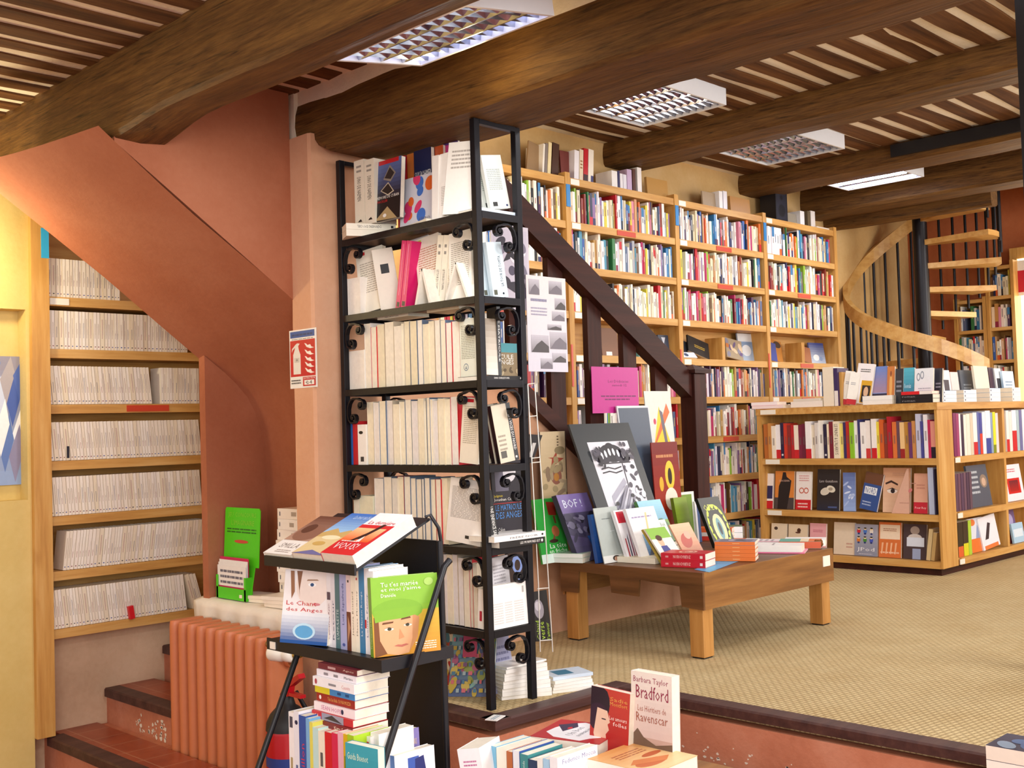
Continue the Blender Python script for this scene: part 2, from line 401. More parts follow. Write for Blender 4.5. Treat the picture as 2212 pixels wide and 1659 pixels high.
# great beams
def beam(x0, x1, z0, z1, y0, y1, amp=.018, seed=1, prof=None, seg=60, mat='old_beam'):
    m = MB(); rings = []
    for i in range(seg+1):
        y = y0+(y1-y0)*i/seg; nz = lambda j, f=1.1: mnoise.noise(Vector((seed*5.7, y*f, j*3.3)))
        lo = z0+amp*nz(0)+.35*amp*nz(4, 4.5); a = x0+amp*.8*nz(1)+.3*amp*nz(5, 5); b = x1+amp*.8*nz(2)
        if prof: lo, a, b = prof(y, lo, a, b)
        c = .024+.010*nz(3); h = z1-lo
        rings.append([(a+.012, y, z1), (a, y, lo+h*.75), (a-.004, y, lo+h*.45), (a+c*.2, y, lo+c*.8), (a+c*.9, y, lo), ((a+b)/2, y, lo-.006), (b-c, y, lo+.004), (b-c*.2, y, lo+c*.8), (b, y, lo+h*.6), (b, y, z1)])
    n = len(rings[0]); vs = [p for r in rings for p in r]
    m.add(vs, [(i*n+j, i*n+(j+1) % n, (i+1)*n+(j+1) % n, (i+1)*n+j) for i in range(seg) for j in range(n)], smooth=False)
    m.poly(rings[0][::-1]); m.poly(rings[-1])
    return struct('ceiling_beam', m, mat)
def p_end(y, lo, a, b):
    t = max(0, min(1, (y-3.62)/.22)); t = t*t*(3-2*t)
    return lo+.085*t, a+.0*t, b
def p_left(y, lo, a, b):
    g = .075*math.exp(-((y-4.02)/.34)**2)+.05*math.exp(-((y-4.75)/.3)**2)
    return lo-g*.55, a, b+g*.5-.03*max(0, 3-y)*.4
beam(1.865, 2.07, 2.135, 2.425, -2.5, 5.2, .014, 1, p_left)
beam(2.665, 3.04, 2.115, 2.36, -2.5, 3.9, .018, 2, p_end)
beam(5.82, 6.17, 2.745, 2.905, -2.5, 4.9, .012, 3)
beam(7.44, 7.80, 2.765, 2.905, -2.5, 4.9, .012, 4)
b5 = at(1915, 438, 'z', 2.68).x
beam(b5, b5+.34, 2.68, 2.905, -2.5, 4.9, .012, 5)
beam(b5+.36, b5+.49, 2.60, 2.905, 3.45, 4.9, .010, 6)
struct('beam_steel_plate', B(7.405, 7.428, .4, at(1925, 318, 'x', 7.42).y, 2.80, 2.885), 'black_metal')
# ---- walls of the hall
struct('wall_back', B(2.9, 10.4, 4.88, 4.95, -.05, 3.9), 'ochre_plaster')
struct('wall_right_far', B(10.3, 10.4, -2.6, 4.88, -.05, 3.9), 'rust_plaster')
# ================================================================== LIGHT
def area(name, loc, target, size, power, color=(1, 1, 1), sy=None):
    l = bpy.data.lights.new(name, 'AREA'); l.energy = power; l.color = color; l.shape = 'RECTANGLE'; l.size = size; l.size_y = sy or size
    o = bpy.data.objects.new(name, l); COL.objects.link(o); o.location = loc
    o.rotation_euler = (Vector(target)-Vector(loc)).to_track_quat('-Z', 'Y').to_euler(); return o
def point(name, loc, power, color, r=.05):
    l = bpy.data.lights.new(name, 'POINT'); l.energy = power; l.color = color; l.shadow_soft_size = r
    o = bpy.data.objects.new(name, l); COL.objects.link(o); o.location = loc; return o
w = bpy.data.worlds.new('world'); scn.world = w; w.use_nodes = True
bg = w.node_tree.nodes['Background']; bg.inputs[0].default_value = (1.0, .96, .93, 1); bg.inputs[1].default_value = 1.0
area('window_daylight', (4.4, -2.4, 1.8), (3.3, 3.0, .4), 2.4, 135, (1, .975, .95), 1.8)
area('camera_side_fill', (-1.6, -1.6, 1.7), (3, 3.2, .9), 2.6, 120, (1, .97, .94), 2.0)  # added fill from the camera side, no shop window stands there
area('far_window_daylight', (9.4, .6, 2.0), (6.6, 4.0, .9), 1.8, 70, (1, .96, .90), 1.6)
area('overhead_fill', (1.2, .7, 2.36), (1.5, 1.8, 0), .6, 42, (.97, .98, 1), .6)  # added overhead fill near the camera, out of view and without a fixture
area('hall_fluorescent', (4.7, 1.6, 2.84), (4.7, 2.2, 0), .6, 22, (.97, .98, 1), .6)
for n_, p_, e_ in (('louvre_lamp', (2.235, 2.49, 2.13), 7), ('louvre_lamp', (4.78, 3.75, 2.76), 8), ('louvre_lamp', (6.4, 3.8, 2.76), 8), ('louvre_lamp', (7.85, 3.9, 2.74), 8)): area(n_, p_, (p_[0], p_[1], 0), .45, e_, (.96, .97, 1))
point('beam_glint_fill', (2.47, 2.60, 2.19), 1.3, (1, .78, .40), .05)  # added point lamp without a fixture, makes the warm patch on the beam
point('alcove_lamp', (1.62, 4.82, 1.80), 16, (1, .84, .52), .06)
point('stairwell_lamp', (4.0, 4.35, 2.3), 18, (1, .88, .66), .1)
scn.view_settings.view_transform = 'Standard'; scn.view_settings.exposure = 0.28
try: scn.view_settings.look = 'None'
except Exception as e_: print('look', e_)
cy = scn.cycles
cy.max_bounces = 7; cy.diffuse_bounces = 4; cy.glossy_bounces = 3; cy.transmission_bounces = 3; cy.caustics_reflective = False; cy.caustics_refractive = False
cy.sample_clamp_indirect = 6
# ================================================================== FURNITURE
# ---- banister of the stair behind the display table
ban = empty('stair_banister', (5.13, 3.70, 0), 'dark brown wooden stair banister with sloping handrail and square newel post behind the display table', 'banister')
def lb(name, mb, mat, root, bevel=0): return local(root, mb).build(name, mat, root, bevel)
m = MB(); m.prism([(3.55, 3.67, 2.235), (5.08, 3.67, 1.265), (5.08, 3.67, 1.125), (3.55, 3.67, 2.095)], (0, .075, 0)); lb('handrail', m, 'dark_stain', ban, .006)
m = MB(); m.prism([(3.4, 3.70, 1.49), (5.07, 3.70, .292), (5.07, 3.70, .212), (3.4, 3.70, 1.41)], (0, .05, 0)); lb('stringer_rail', m, 'dark_stain', ban, .004)
rail_z = lambda x: 2.235-(x-3.55)*.634-.1
str_z = lambda x: 1.45-(x-3.4)*.717
for x in (3.71, 3.985, 4.265, 4.54, 4.80):
    m = MB(); m.prism([(x, 3.715, str_z(x)), (x+.105, 3.715, str_z(x+.105)), (x+.105, 3.715, rail_z(x+.105)), (x, 3.715, rail_z(x))], (0, .034, 0)); lb('baluster', m, 'dark_stain_upright', ban, .003)
nw = lb('newel_post', B(5.065, 5.175, 3.65, 3.75, 0, 1.265), 'dark_stain_upright', ban, .004)
cp = MB(); cp.box(5.045, 5.195, 3.63, 3.77, 1.266, 1.286); cp.add([(5.045, 3.63, 1.286), (5.195, 3.63, 1.286), (5.195, 3.77, 1.286), (5.045, 3.77, 1.286), (5.12, 3.70, 1.318)], [(0, 1, 4), (1, 2, 4), (2, 3, 4), (3, 0, 4)])
lb('newel_cap', cp, 'dark_stain', ban)

# ---- iron rack
X0, X1, Y0, Y1 = 2.735, 2.968, 2.885, 3.714
RZ = [1.775, 1.469, 1.169, .866, .573, .283]
rack = empty('iron_book_rack', (X0, Y0, .012), 'tall open black wrought iron book rack with scroll brackets against the pier', 'rack')
p = .026
for x, y in ((X0, Y0), (X1-p, Y0), (X0, Y1-p), (X1-p, Y1-p)):
    lb('post', B(x, x+p, y, y+p, .012, 2.108), 'black_iron', rack, .002)
for y in (Y0, Y1-p*.8): lb('top_bar', B(X0+p, X1-p, y, y+p*.8, 2.09, 2.108), 'black_iron', rack)
for z in RZ:
    m = MB(); m.box(X0+.004, X1-.004, Y0+.004, Y1-.004, z-.006, z)
    sh = lb('shelf', m, 'black_iron', rack)
    m = MB()
    m.box(X0, X0+.004, Y0+p, Y1-p, z-.024, z+.002); m.box(X1-.004, X1, Y0+p, Y1-p, z-.024, z+.002)
    m.box(X0+p, X1-p, Y0, Y0+.004, z-.024, z+.002); m.box(X0+p, X1-p, Y1-.004, Y1, z-.024, z+.002)
    lb('shelf_edge', m, 'black_iron', rack)
def scroll_pts():
    """S of two curls below a shelf corner; u away from the post, v downwards"""
    pts = []
    c = (.080, -.050)
    for k in range(16):
        a = math.radians(460-30*(15-k)); r = .006+.015*k/15
        pts.append((c[0]+r*math.cos(a), c[1]+r*math.sin(a)))
    pts += [(.060, -.024), (.042, -.023), (.026, -.028), (.013, -.042), (.006, -.062), (.005, -.084), (.011, -.106)]
    c = (.034, -.097)
    for k in range(15):
        a = math.radians(205+k*29); r = .0225-.017*k/14
        pts.append((c[0]+r*math.cos(a), c[1]+r*math.sin(a)))
    return pts
SC = scroll_pts()
def scroll(origin, u, side):
    o = Vector(origin); u = Vector(u); m = MB()
    m.tube([o+u*a*1.12+Vector((0, 0, b*1.06-.010)) for a, b in SC], (.018, .0065), flat=side, mi=0)
    for c in ((.080, -.050), (.034, -.097)):
        q = o+u*c[0]*1.12+Vector((0, 0, c[1]*1.06-.010)); s = Vector(side)
        m.tube([q-s*.009, q+s*.009], .0065, 8)
    return lb('scroll_bracket', m, 'black_iron', rack)
for z in RZ:
    scroll((X0+.013, Y0+p, z), (0, 1, 0), (1, 0, 0)); scroll((X0+.013, Y1-p, z), (0, -1, 0), (1, 0, 0))
    scroll((X1-p, Y0+.013, z), (-1, 0, 0), (0, 1, 0))
for z in RZ[2:4]: scroll((X1-.013, Y1-p, z), (0, -1, 0), (1, 0, 0))

# ---- pine bookcases
def shelf_unit(name, label, x0, x1, yf, depth, zs, thick, ends=(True, True), top=True, z0=0, ztop=None, cat='bookcase', labels=(), red=(), group=None):
    r = empty(name, ((x0+x1)/2, yf+depth/2, z0), label, cat, group)
    zt = ztop or zs[-1]
    if ends[0]: lb('upright', B(x0-.022, x0+.022, yf-.004, yf+depth, z0, zt+.03), 'pine_upright', r)
    if ends[1]: lb('upright', B(x1-.022, x1+.022, yf-.004, yf+depth, z0, zt+.03), 'pine_upright', r)
    lb('back_panel', B(x0+.022, x1-.022, yf+depth-.008, yf+depth, z0+.05, zt), 'pine', r)
    for z in zs: lb('shelf', B(x0+.022, x1-.022, yf, yf+depth-.009, z-thick, z), 'pine', r)
    for z in labels:
        lb('shelf_label', B(x0+.03, x0+.11, yf-.004, yf-.0005, z-.042, z-.006), 'white_plastic', r)
    for z, a in red:
        m = B(x0+(x1-x0)*a, x0+(x1-x0)*a+.19, yf-.004, yf-.0005, z-.040, z-.008, 'c8462e'); lb('shelf_sticker', m, 'printed_cover', r)
    return r
WY = 4.65
WX = [4.07, 5.19, 6.31, 7.42, 8.49]
WZ = [.05, .338, .611, .893, 1.173, 1.440, 1.709, 1.994, 2.270, 2.547]
for k in range(4):
    nm = ('first bay of tall pine wall bookcase, nearest the iron rack above the stair rail', 'second bay of the tall pine wall bookcase, behind the stair handrail', 'third bay of the tall pine wall bookcase, above the newel post', 'end bay of the tall pine wall bookcase, beside the spiral stair')[k]
    r = shelf_unit('wall_bookcase', nm, WX[k]+.001, WX[k+1]-.001 if k < 3 else WX[k+1], WY, .222, WZ, .046, (True, k == 3), z0=.0 if k else 1.05, labels=WZ[2:] if k else (), red=[(WZ[i], .42) for i in ((6, 8), (6, 8), (3, 7, 8), (4, 5, 7))[k]], group=None)
    lb('bay_marker', B(WX[k]-.018, WX[k]+.018, WY-.009, WY-.005, 2.36, 2.50, '2f7fc0'), 'printed_cover', r)
    lb('edge_sticker', B(WX[k]-.020, WX[k]-.004, WY-.009, WY-.005, 1.24, 1.50, 'd0503c'), 'printed_cover', r)
# stair-side paperback bookcase
GX0, GX1, GY = 2.10, 3.02, 5.15
GZ = [.141, .404, .655, .908, 1.168, 1.425, 1.667]
r = empty('stair_bookcase', (2.5, 5.24, -.34), 'pine bookcase of cream paperbacks built in beside the tiled steps under the stair', 'bookcase')
lb('upright', B(2.062, 2.143, 5.12, 5.32, -.328, 2.1), 'pine_upright', r)
lb('upright', B(3.02, 3.05, 5.15, 5.33, .1, 2.1), 'pine_upright', r)
for z in GZ: lb('shelf', B(2.144, 3.02, 5.148, 5.33, z-.042, z), 'pine', r)
lb('back_panel', B(2.144, 3.02, 5.335, 5.345, .1, 2.1), 'pine', r)
m = B(2.108, 2.143, 5.1165, 5.1195, at(100, 558, 'y', 5.12).z, at(100, 517, 'y', 5.12).z+.05, '35a6d8'); lb('bay_marker', m, 'printed_cover', r)
lb('shelf_label', B(2.155, 2.245, 5.144, 5.1475, 1.630, 1.660), 'white_plastic', r)
lb('shelf_sticker', B(2.52, 2.74, 5.144, 5.1475, 1.132, 1.162, 'c8462e'), 'printed_cover', r)

# ---- pine island bookcase
LX, LY, LT = 6.80, 3.085, 1.075
isl = empty('island_bookcase', (LX+.6, LY+.6, 0), 'low pine island bookcase with open shelves on two faces and books piled on top', 'bookcase')
LXE, LYE = 8.5, 4.38
m = MB(); m.prism([(LX-.012, LY-.012, LT-.045), (LXE, LY-.012, LT-.045), (LXE, LY+.56, LT-.045), (LX+.8, LY+.56, LT-.045), (LX+.8, LYE, LT-.045), (LX-.012, LYE, LT-.045)], (0, 0, .045)); lb('top_panel', m, 'pine', isl)
m = MB(); m.prism([(LX+.02, LY+.02, 0), (LXE, LY+.02, 0), (LXE, LY+.54, 0), (LX+.78, LY+.54, 0), (LX+.78, LYE-.02, 0), (LX+.02, LYE-.02, 0)], (0, 0, .045)); lb('plinth', m, 'dark_stain', isl)
LZ = [.085, .376, .728]
lb('core_panel', B(LX+.27, LX+.285, LY+.06, LYE-.01, .045, LT-.045), 'pine_upright', isl)
lb('core_panel', B(LX+.286, LXE, LY+.27, LY+.285, .045, LT-.045), 'pine_upright', isl)
lb('corner_board', B(LX-.004, LX+.215, LY-.004, LY+.012, .045, LT-.045), 'pine_upright', isl)
lb('end_board', B(LX-.004, LX+.27, LYE-.03, LYE, .045, LT-.045), 'pine_upright', isl)
for z in LZ:
    lb('shelf', B(LX, LX+.269, LY+.013, LYE-.031, z-.042, z), 'pine_deep', isl)
    lb('shelf', B(LX+.286, LXE, LY, LY+.269, z-.042, z), 'pine', isl); lb('shelf', B(LX+.270, LX+.285, LY, LY+.055, z-.042, z), 'pine', isl)
for x in (7.835, 8.48): lb('divider', B(x-.018, x+.018, LY+.001, LY+.269, .086, LT-.046), 'pine_upright', isl)
for z in LZ[1:]: lb('shelf_label', B(LX-.004, LX-.0005, LYE-.17, LYE-.06, z-.038, z-.006), 'white_plastic', isl)
for z in LZ: lb('shelf_label', B(LX+.24, LX+.31, LY-.004, LY-.0005, z-.038, z-.006), 'white_plastic', isl)
lb('shelf_label', B(LX-.016, LX-.0125, LYE-.16, LYE-.04, LT-.040, LT-.008), 'white_plastic', isl)

# ---- display table
TX0, TX1, TY0, TY1, TZ = 3.905, 4.985, 2.81, 3.62, .365
tab = empty('display_table', ((TX0+TX1)/2, (TY0+TY1)/2, 0), 'low square wooden table with deep apron and pale stub legs, covered with books', 'table')
lb('table_top', B(TX0+.012, TX1-.012, TY0+.012, TY1-.012, TZ-.03, TZ-.0005), 'table_wood_side', tab)
lb('apron', B(TX0+.012, TX1, TY0, TY0+.012, .209, TZ), 'table_wood', tab)
lb('apron', B(TX0+.012, TX1, TY1-.012, TY1, .209, TZ), 'table_wood', tab)
m = MB(); yy = lambda t: TY0+(TY1-TY0)*t
m.prism([(TX0, yy(0), TZ), (TX0, yy(0), .209), (TX0, yy(.14), .215), (TX0, yy(.15), .30), (TX0, yy(.42), .312), (TX0, yy(.43), .238), (TX0, yy(.62), .243), (TX0, yy(.63), .318), (TX0, yy(.86), .325), (TX0, yy(.87), .225), (TX0, yy(1), .225), (TX0, yy(1), TZ)], (.012, 0, 0))
lb('apron', m, 'table_wood_side', tab)
lb('apron', B(TX1-.012, TX1, TY0+.012, TY1-.012, .209, TZ), 'table_wood_side', tab)
for x, y in ((TX0+.015, TY0+.015), (TX1-.09, TY0+.015), (TX0+.015, TY1-.09), (TX1-.09, TY1-.09)):
    l = lb('leg', B(x, x+.072, y, y+.072, .006, .334), 'leg_wood', tab, .003); lb('foot_pad', B(x+.006, x+.066, y+.006, y+.066, 0, .0058), 'black_rubber', tab)
lb('price_label', B(TX1-.10, TX1-.035, TY0-.003, TY0-.0005, .285, .335), 'white_plastic', tab)

# ---- radiator
RX0, RY0, RY1 = 2.40, 3.74, 4.57
rad = empty('cast_iron_radiator', (RX0+.07, (RY0+RY1)/2, -.5), 'terracotta painted cast iron column radiator in front of the niche', 'radiator')
nsec = 11; pit = (RY1-RY0)/nsec
for k in range(nsec):
    y = RY0+pit*(k+.5); m = MB(); hw = pit*.345
    # one section: long rounded loop in plan, standing columns joined at head and foot
    prof = []
    for (zz, s) in ((-.42, .6), (-.405, .85), (-.38, 1), (.165, 1), (.19, .93), (.203, .75), (.209, .45)): prof.append((zz, s))
    rings = []
    for zz, s in prof:
        ring = []
        for j in range(20):
            a = 2*PI*j/20; cx = math.copysign(abs(math.cos(a))**.55, math.cos(a)); sy = math.copysign(abs(math.sin(a))**.75, math.sin(a))
            ring.append((RX0+.08+.08*cx*(.9+.1*s), y+hw*sy*(.55+.45*s), zz))
        rings.append(ring)
    n = 20; m.add([p_ for r_ in rings for p_ in r_], [(i*n+j, i*n+(j+1) % n, (i+1)*n+(j+1) % n, (i+1)*n+j) for i in range(len(rings)-1) for j in range(n)], smooth=True)
    m.poly(rings[0][::-1]); m.poly(rings[-1])
    lb('radiator_section', m, 'radiator_paint', rad)
m = MB()
for z in (-.36, .12): m.tube([(RX0+.08, RY0-.02, z), (RX0+.08, RY1, z)], .022, 10)
lb('hub_pipe', m, 'radiator_paint', rad)
for y in (RY0+.04, RY1-.04): lb('foot', B(RX0+.02, RX0+.14, y-.015, y+.015, -.5, -.41), 'radiator_paint', rad)
v = empty('radiator_valve', at(612, 1412, 'x', 2.30), None, None)
v.parent = rad; v.location = Vector(v.location)-Vector(rad.location)
vw = at(612, 1412, 'x', 2.30)
mx = Matrix.Translation(vw) @ Vector((0.35, -1, 0.0)).to_track_quat('Z', 'Y').to_matrix().to_4x4()
m = MB(); m.lathe([(.019, -.062), (.026, -.058), (.029, -.05), (.0295, 0), (.026, .006), (.026, .01), (.029, .016), (.029, .040), (.022, .046)], 24, mx=mx)
bpy.data.objects.remove(v)
lb('thermostat_knob', m, 'white_plastic', rad)
m = MB(); m.tube([mx @ Vector((0, 0, .046)), mx @ Vector((0, 0, .075)), Vector((2.37, 3.72, vw.z)), Vector((2.48, 3.70, .12)), Vector((2.48, 3.74, .12))], .012, 8)
lb('valve_pipe', m, 'brass', rad)

# ---- fire extinguisher
fe = atd(622, 1560, 4.12); fe.z = -.5
ext = empty('fire_extinguisher', fe, 'red fire extinguisher with black shoulder standing between radiator and book stand', 'fire extinguisher')
m = MB(); m.lathe([(.07, 0), (.078, .006), (.08, .02), (.08, .415), (.076, .45), (.062, .475), (.055, .482)], 28, 'b81420'); o = m.build('cylinder', 'red_enamel', ext)
m = MB(); m.lathe([(.0805, .425), (.078, .452), (.064, .480), (.045, .50), (.03, .51), (.024, .53), (.02, .545)], 24); o = m.build('shoulder', 'black_rubber', ext)
m = MB(); m.lathe([(.0812, .30), (.0812, .335)], 28, '27408a'); m.lathe([(.0812, .12), (.0812, .27)], 28, 'c9323a')
for k in range(5): m.lathe([(.0818, .14+.025*k), (.0818, .148+.025*k)], 28, 'e8d6cf')
m.build('instruction_band', 'printed_cover', ext)
m = MB(); m.prism([(-.014, -.02, .545), (-.014, .03, .545), (-.014, -.02, .60), (-.014, -.09, .635), (-.014, -.10, .62), (-.014, -.03, .58)], (.028, 0, 0)); m.box(-.012, .012, -.10, .02, .548, .560); m.build('squeeze_handle', 'red_enamel', ext)
m = MB(); m.tube([(.02, .02, .53), (.06, .03, .54), (.09, .02, .48), (.088, .0, .35), (.086, -.01, .2)], .009, 8); m.build('hose', 'black_rubber', ext)

# ---- black book stand
SXc, SYc, SZ = 1.765, 2.255, .424
st = empty('book_stand', (1.85, 2.5, -.5), 'black metal display stand with a tilted top tray and slanted tube legs', 'display stand')
SX1, SY1 = 2.003, 2.77
def tray(z, y0, y1, x0, x1, lip=.028):
    m = MB(); m.box(x0, x1, y0, y1, z-.006, z); m.box(x0-.004, x0, y0-.004, y1, z-.006, z+lip*.0+.004); m.box(x0-.004, x0, y0-.004, y1, z-lip, z-.006); m.box(x0, x1, y0-.004, y0, z-lip, z+.004)
    return lb('tray', m, 'black_metal', st)
tray(SZ, SYc, SY1, SXc, SX1); lb('tray_label', B(SXc-.0075, SXc-.0045, SY1-.045, SY1-.02, SZ-.024, SZ-.004), 'white_plastic', st)
tray(-.02, SYc-.05, SY1+.05, SXc-.12, SX1)
lb('back_panel', B(2.008, 2.016, 2.30, 2.72, -.42, .70), 'black_metal', st)
# tilted top tray
tA, tB = Vector((1.742, 0, .652)), Vector((1.992, 0, .762))
tn = Vector((-(tB-tA).z, 0, (tB-tA).x)).normalized()
m = MB(); y0, y1 = 2.32, 2.735
m.prism([tA+Vector((0, y0, 0)), tB+Vector((0, y0, 0)), tB+Vector((0, y0, 0))-tn*.006, tA+Vector((0, y0, 0))-tn*.006], (0, y1-y0, 0))
m.prism([tA+Vector((-.006, y0, -.016)), tA+Vector((0, y0, -.016)), tA+Vector((0, y0, .012)), tA+Vector((-.006, y0, .012))], (0, y1-y0, 0))
lb('tilted_tray', m, 'black_metal', st)
for y in (2.236, 2.735):
    m = MB(); m.tube([(1.985, y, .655), (1.965, y, .64), (1.62, y, -.09), (1.44, y, -.495)], .009, 10); lb('leg', m, 'black_metal', st)
    yb_ = max(y, 2.305); m = MB(); m.tube([(2.012, yb_, .70), (2.02, yb_, -.495)], .009, 10); lb('leg', m, 'black_metal', st)
m = MB(); m.tube([(2.012, 2.30, .70), (2.005, 2.30, .735), (1.985, 2.31, .772), (1.975, 2.32, .765)], .005, 8); lb('support_hook', m, 'black_metal', st)

# ---- spiral stair at the far end
sp = Vector((9.25, 4.27, 0)); SR = .63
spi = empty('spiral_staircase', (sp.x, sp.y, 0), 'spiral staircase with black centre pole, pale wooden treads and curved wooden handrail', 'staircase')
m = MB(); m.lathe([(.06, 0), (.06, 3.3)], 20, mx=Matrix.Translation(sp)); lb('centre_pole', m, 'black_iron', spi)
nT = 14
for k in range(nT):
    a0 = math.radians(-155+k*28.5)-math.radians(235); z = .19*(k+1)
    m = MB(); pts = [sp+Vector((.055*math.cos(a0-.5), .055*math.sin(a0-.5), z)), sp+Vector((.055*math.cos(a0+.5), .055*math.sin(a0+.5), z))]
    arc = [sp+Vector((SR*math.cos(a0+t), SR*math.sin(a0+t), z)) for t in (.27, .14, 0, -.14, -.27)]
    m.prism(pts[::-1]+arc[::-1], (0, 0, .05)); lb('tread', m, 'bent_wood', spi)
def hrail(a): return None
# spiral stair, continued
fw, rt = Vector((.906, .423, 0)), Vector((.423, -.906, 0))
def polar(phi, r=SR): a = math.radians(phi); return sp+rt*(r*math.cos(a))+fw*(r*math.sin(a))
for o in [o for o in spi.children if o.name.startswith('tread')]: bpy.data.objects.remove(o)
for j in range(-6, 8):
    phi = 115-27*j; z = 1.485+.2*j
    m = MB(); pts = [polar(phi+40, .05), polar(phi-40, .05)]+[polar(phi+t, SR) for t in (-15, -7, 0, 7, 15)]
    m.prism([p_+Vector((0, 0, z-.045)) for p_ in pts], (0, 0, .045)); lb('tread', m, 'bent_wood', spi)
RP = [(-60, 3.95), (60, 3.0), (95, 2.74), (140, 2.38), (180, 2.05), (220, 1.80), (260, 1.62), (290, 1.50), (318, 1.36), (335, 1.30)]
def rail_h(phi):
    for (a, za), (b, zb) in zip(RP, RP[1:]):
        if a <= phi <= b: return za+(zb-za)*(phi-a)/(b-a)
    return RP[-1][1]
m = MB(); path = []
for k in range(70):
    phi = -40+357*k/69; z = (rail_h(max(-60, phi-9))+rail_h(phi)+rail_h(min(335, phi+9)))/3; path.append(polar(phi)+Vector((0, 0, z)))
m = MB(); rings = []
for k, q in enumerate(path):
    n_ = (q-sp); n_.z = 0; n_.normalize(); rings.append([q+n_*.022+Vector((0, 0, -.062)), q+n_*.022+Vector((0, 0, .062)), q-n_*.022+Vector((0, 0, .062)), q-n_*.022+Vector((0, 0, -.062))])
m.add([p_ for r_ in rings for p_ in r_], [(i*4+j, i*4+(j+1) % 4, (i+1)*4+(j+1) % 4, (i+1)*4+j) for i in range(len(rings)-1) for j in range(4)]); m.poly(rings[0]); m.poly(rings[-1])
lb('handrail', m, 'bent_wood', spi)
for k in range(32):
    phi = -35+11*k; q = polar(phi); zt = rail_h(phi); zb = 1.485+.2*(115-phi)/27-.02
    m = MB(); m.tube([q+Vector((0, 0, max(.02, zb))), q+Vector((0, 0, zt-.06))], .0125, 8); lb('baluster', m, 'black_iron', spi)

# ceiling lights
def luminaire(name, label, c, sx, sy, tilt=0, housing=.075, glow='tube_glow', zt=.052):
    r = empty(name, c, label, 'ceiling light', 'square fluorescent ceiling lights'); r.rotation_euler = (0, tilt, 0)
    hx, hy = sx/2, sy/2; t = .012
    m = MB(); m.box(-hx, hx, -hy, -hy+t, 0, housing); m.box(-hx, hx, hy-t, hy, 0, housing); m.box(-hx, -hx+t, -hy+t, hy-t, 0, housing); m.box(hx-t, hx, -hy+t, hy-t, 0, housing); m.box(-hx, hx, -hy, hy, housing, housing+.01)
    m.build('housing', 'white_steel', r)
    for k in range(4):
        x = -hx+sx*(k+.5)/4; tb = MB(); tb.tube([(x, -hy+.03, zt), (x, hy-.03, zt)], .013, 10); tb.build('tube', glow, r)
    lv = MB()
    for k in range(1, 4):
        x = -hx+sx*k/4; lv.add([(x-.018, -hy+t, .045), (x-.003, -hy+t, .004), (x+.003, -hy+t, .004), (x+.018, -hy+t, .045), (x-.018, hy-t, .045), (x-.003, hy-t, .004), (x+.003, hy-t, .004), (x+.018, hy-t, .045)], [(0, 1, 5, 4), (1, 2, 6, 5), (2, 3, 7, 6)])
    for k in range(1, 12):
        y = -hy+sy*k/12; lv.add([(-hx+t, y-.011, .040), (-hx+t, y, .006), (-hx+t, y+.011, .040), (hx-t, y-.011, .040), (hx-t, y, .006), (hx-t, y+.011, .040)], [(0, 1, 4, 3), (1, 2, 5, 4)])
    lv.build('louvre', 'louvre_mirror', r)
    return r
l1 = at(1052, 90, 'z', 2.2)
luminaire('ceiling_light', 'square fluorescent ceiling light with mirror louvre between the two nearest beams', (2.235, 2.49, 2.172), .36, .60, -.16)
for (a, b, c_), lab in ((((1235, 238), (1375, 281), (1578, 237)), 'square louvred ceiling light just behind the great beam over the rack'), (((1535, 333), (1650, 362), (1832, 330)), 'square louvred ceiling light hung between the second and third hall beams'), (((1770, 395), (1825, 412), (2000, 383)), 'square louvred ceiling light farthest off, glowing white over the spiral stair end')):
    pa, pb, pc = at(*a, 'z', 2.78), at(*b, 'z', 2.78), at(*c_, 'z', 2.78)
    x1 = (pb.x+pc.x)/2; y1, y0 = (pa.y+pb.y)/2, pc.y
    luminaire('ceiling_light', lab, (x1-.31, (y0+y1)/2, 2.80 if x1 < 7.5 else 2.78), .62, y1-y0, 0, .1, 'tube_dim' if x1 < 7.5 else 'tube_glow', .052 if x1 < 7.5 else .012)
# far window and shelves on the end wall
wy = at(2196, 680, 'x', 10.2).y
m = MB(); m.box(10.2, 10.21, wy-1.1, wy-.03, 1.0, 2.35); struct('window_1', m, 'pane_glow')
m = MB(); m.box(10.18, 10.3, wy-.03, wy+.03, .0, 2.45); m.box(10.18, 10.3, wy-1.15, wy-.031, 2.351, 2.45); m.box(10.18, 10.3, wy-1.15, wy-.031, .9, .999); struct('trim_4', m, 'pine_upright')
m = MB(); m.box(10.150, 10.160, wy-.5, wy-.015, 2.02, 2.33, 'f3efe8'); m.box(10.147, 10.1495, wy-.45, wy-.03, 2.05, 2.24, 'c8243a')
sg = m.build('window_notice', 'printed_cover'); tag(sg, 'red and white notice hanging at the bright window edge on the far wall', 'sign')
def end_unit(label, p0, p1, tops, xf, ztop):
    y1, y0 = at(p0, 700, 'x', xf).y, at(p1, 700, 'x', xf).y
    r = empty('end_wall_bookcase', (xf+.11, (y0+y1)/2, 0), label, 'bookcase')
    for y in (y0, y1-.03): lb('upright', B(xf, xf+.22, y, y+.03, 0, ztop+.02), 'pine_upright', r)
    for z in tops: lb('shelf', B(xf+.004, xf+.215, y0+.031, y1-.031, z-.03, z), 'pine_deep', r)
    lb('back_panel', B(xf+.216, xf+.224, y0, y1, 0, ztop), 'pine_upright', r)
    return y0, y1
XF = 10.05
ZU = [[at(2095, y, 'x', XF).z for y in (648, 714, 778, 842)], [at(2165, y, 'x', XF).z for y in (573, 638, 706, 777, 842)]]
EU = [end_unit('short pine bookcase on the far wall beneath the spiral stair treads', 2061, 2131, ZU[0], XF, ZU[0][0]), end_unit('taller pine bookcase on the far wall beside the bright window', 2132, 2194, ZU[1], XF, ZU[1][0]+.02)]
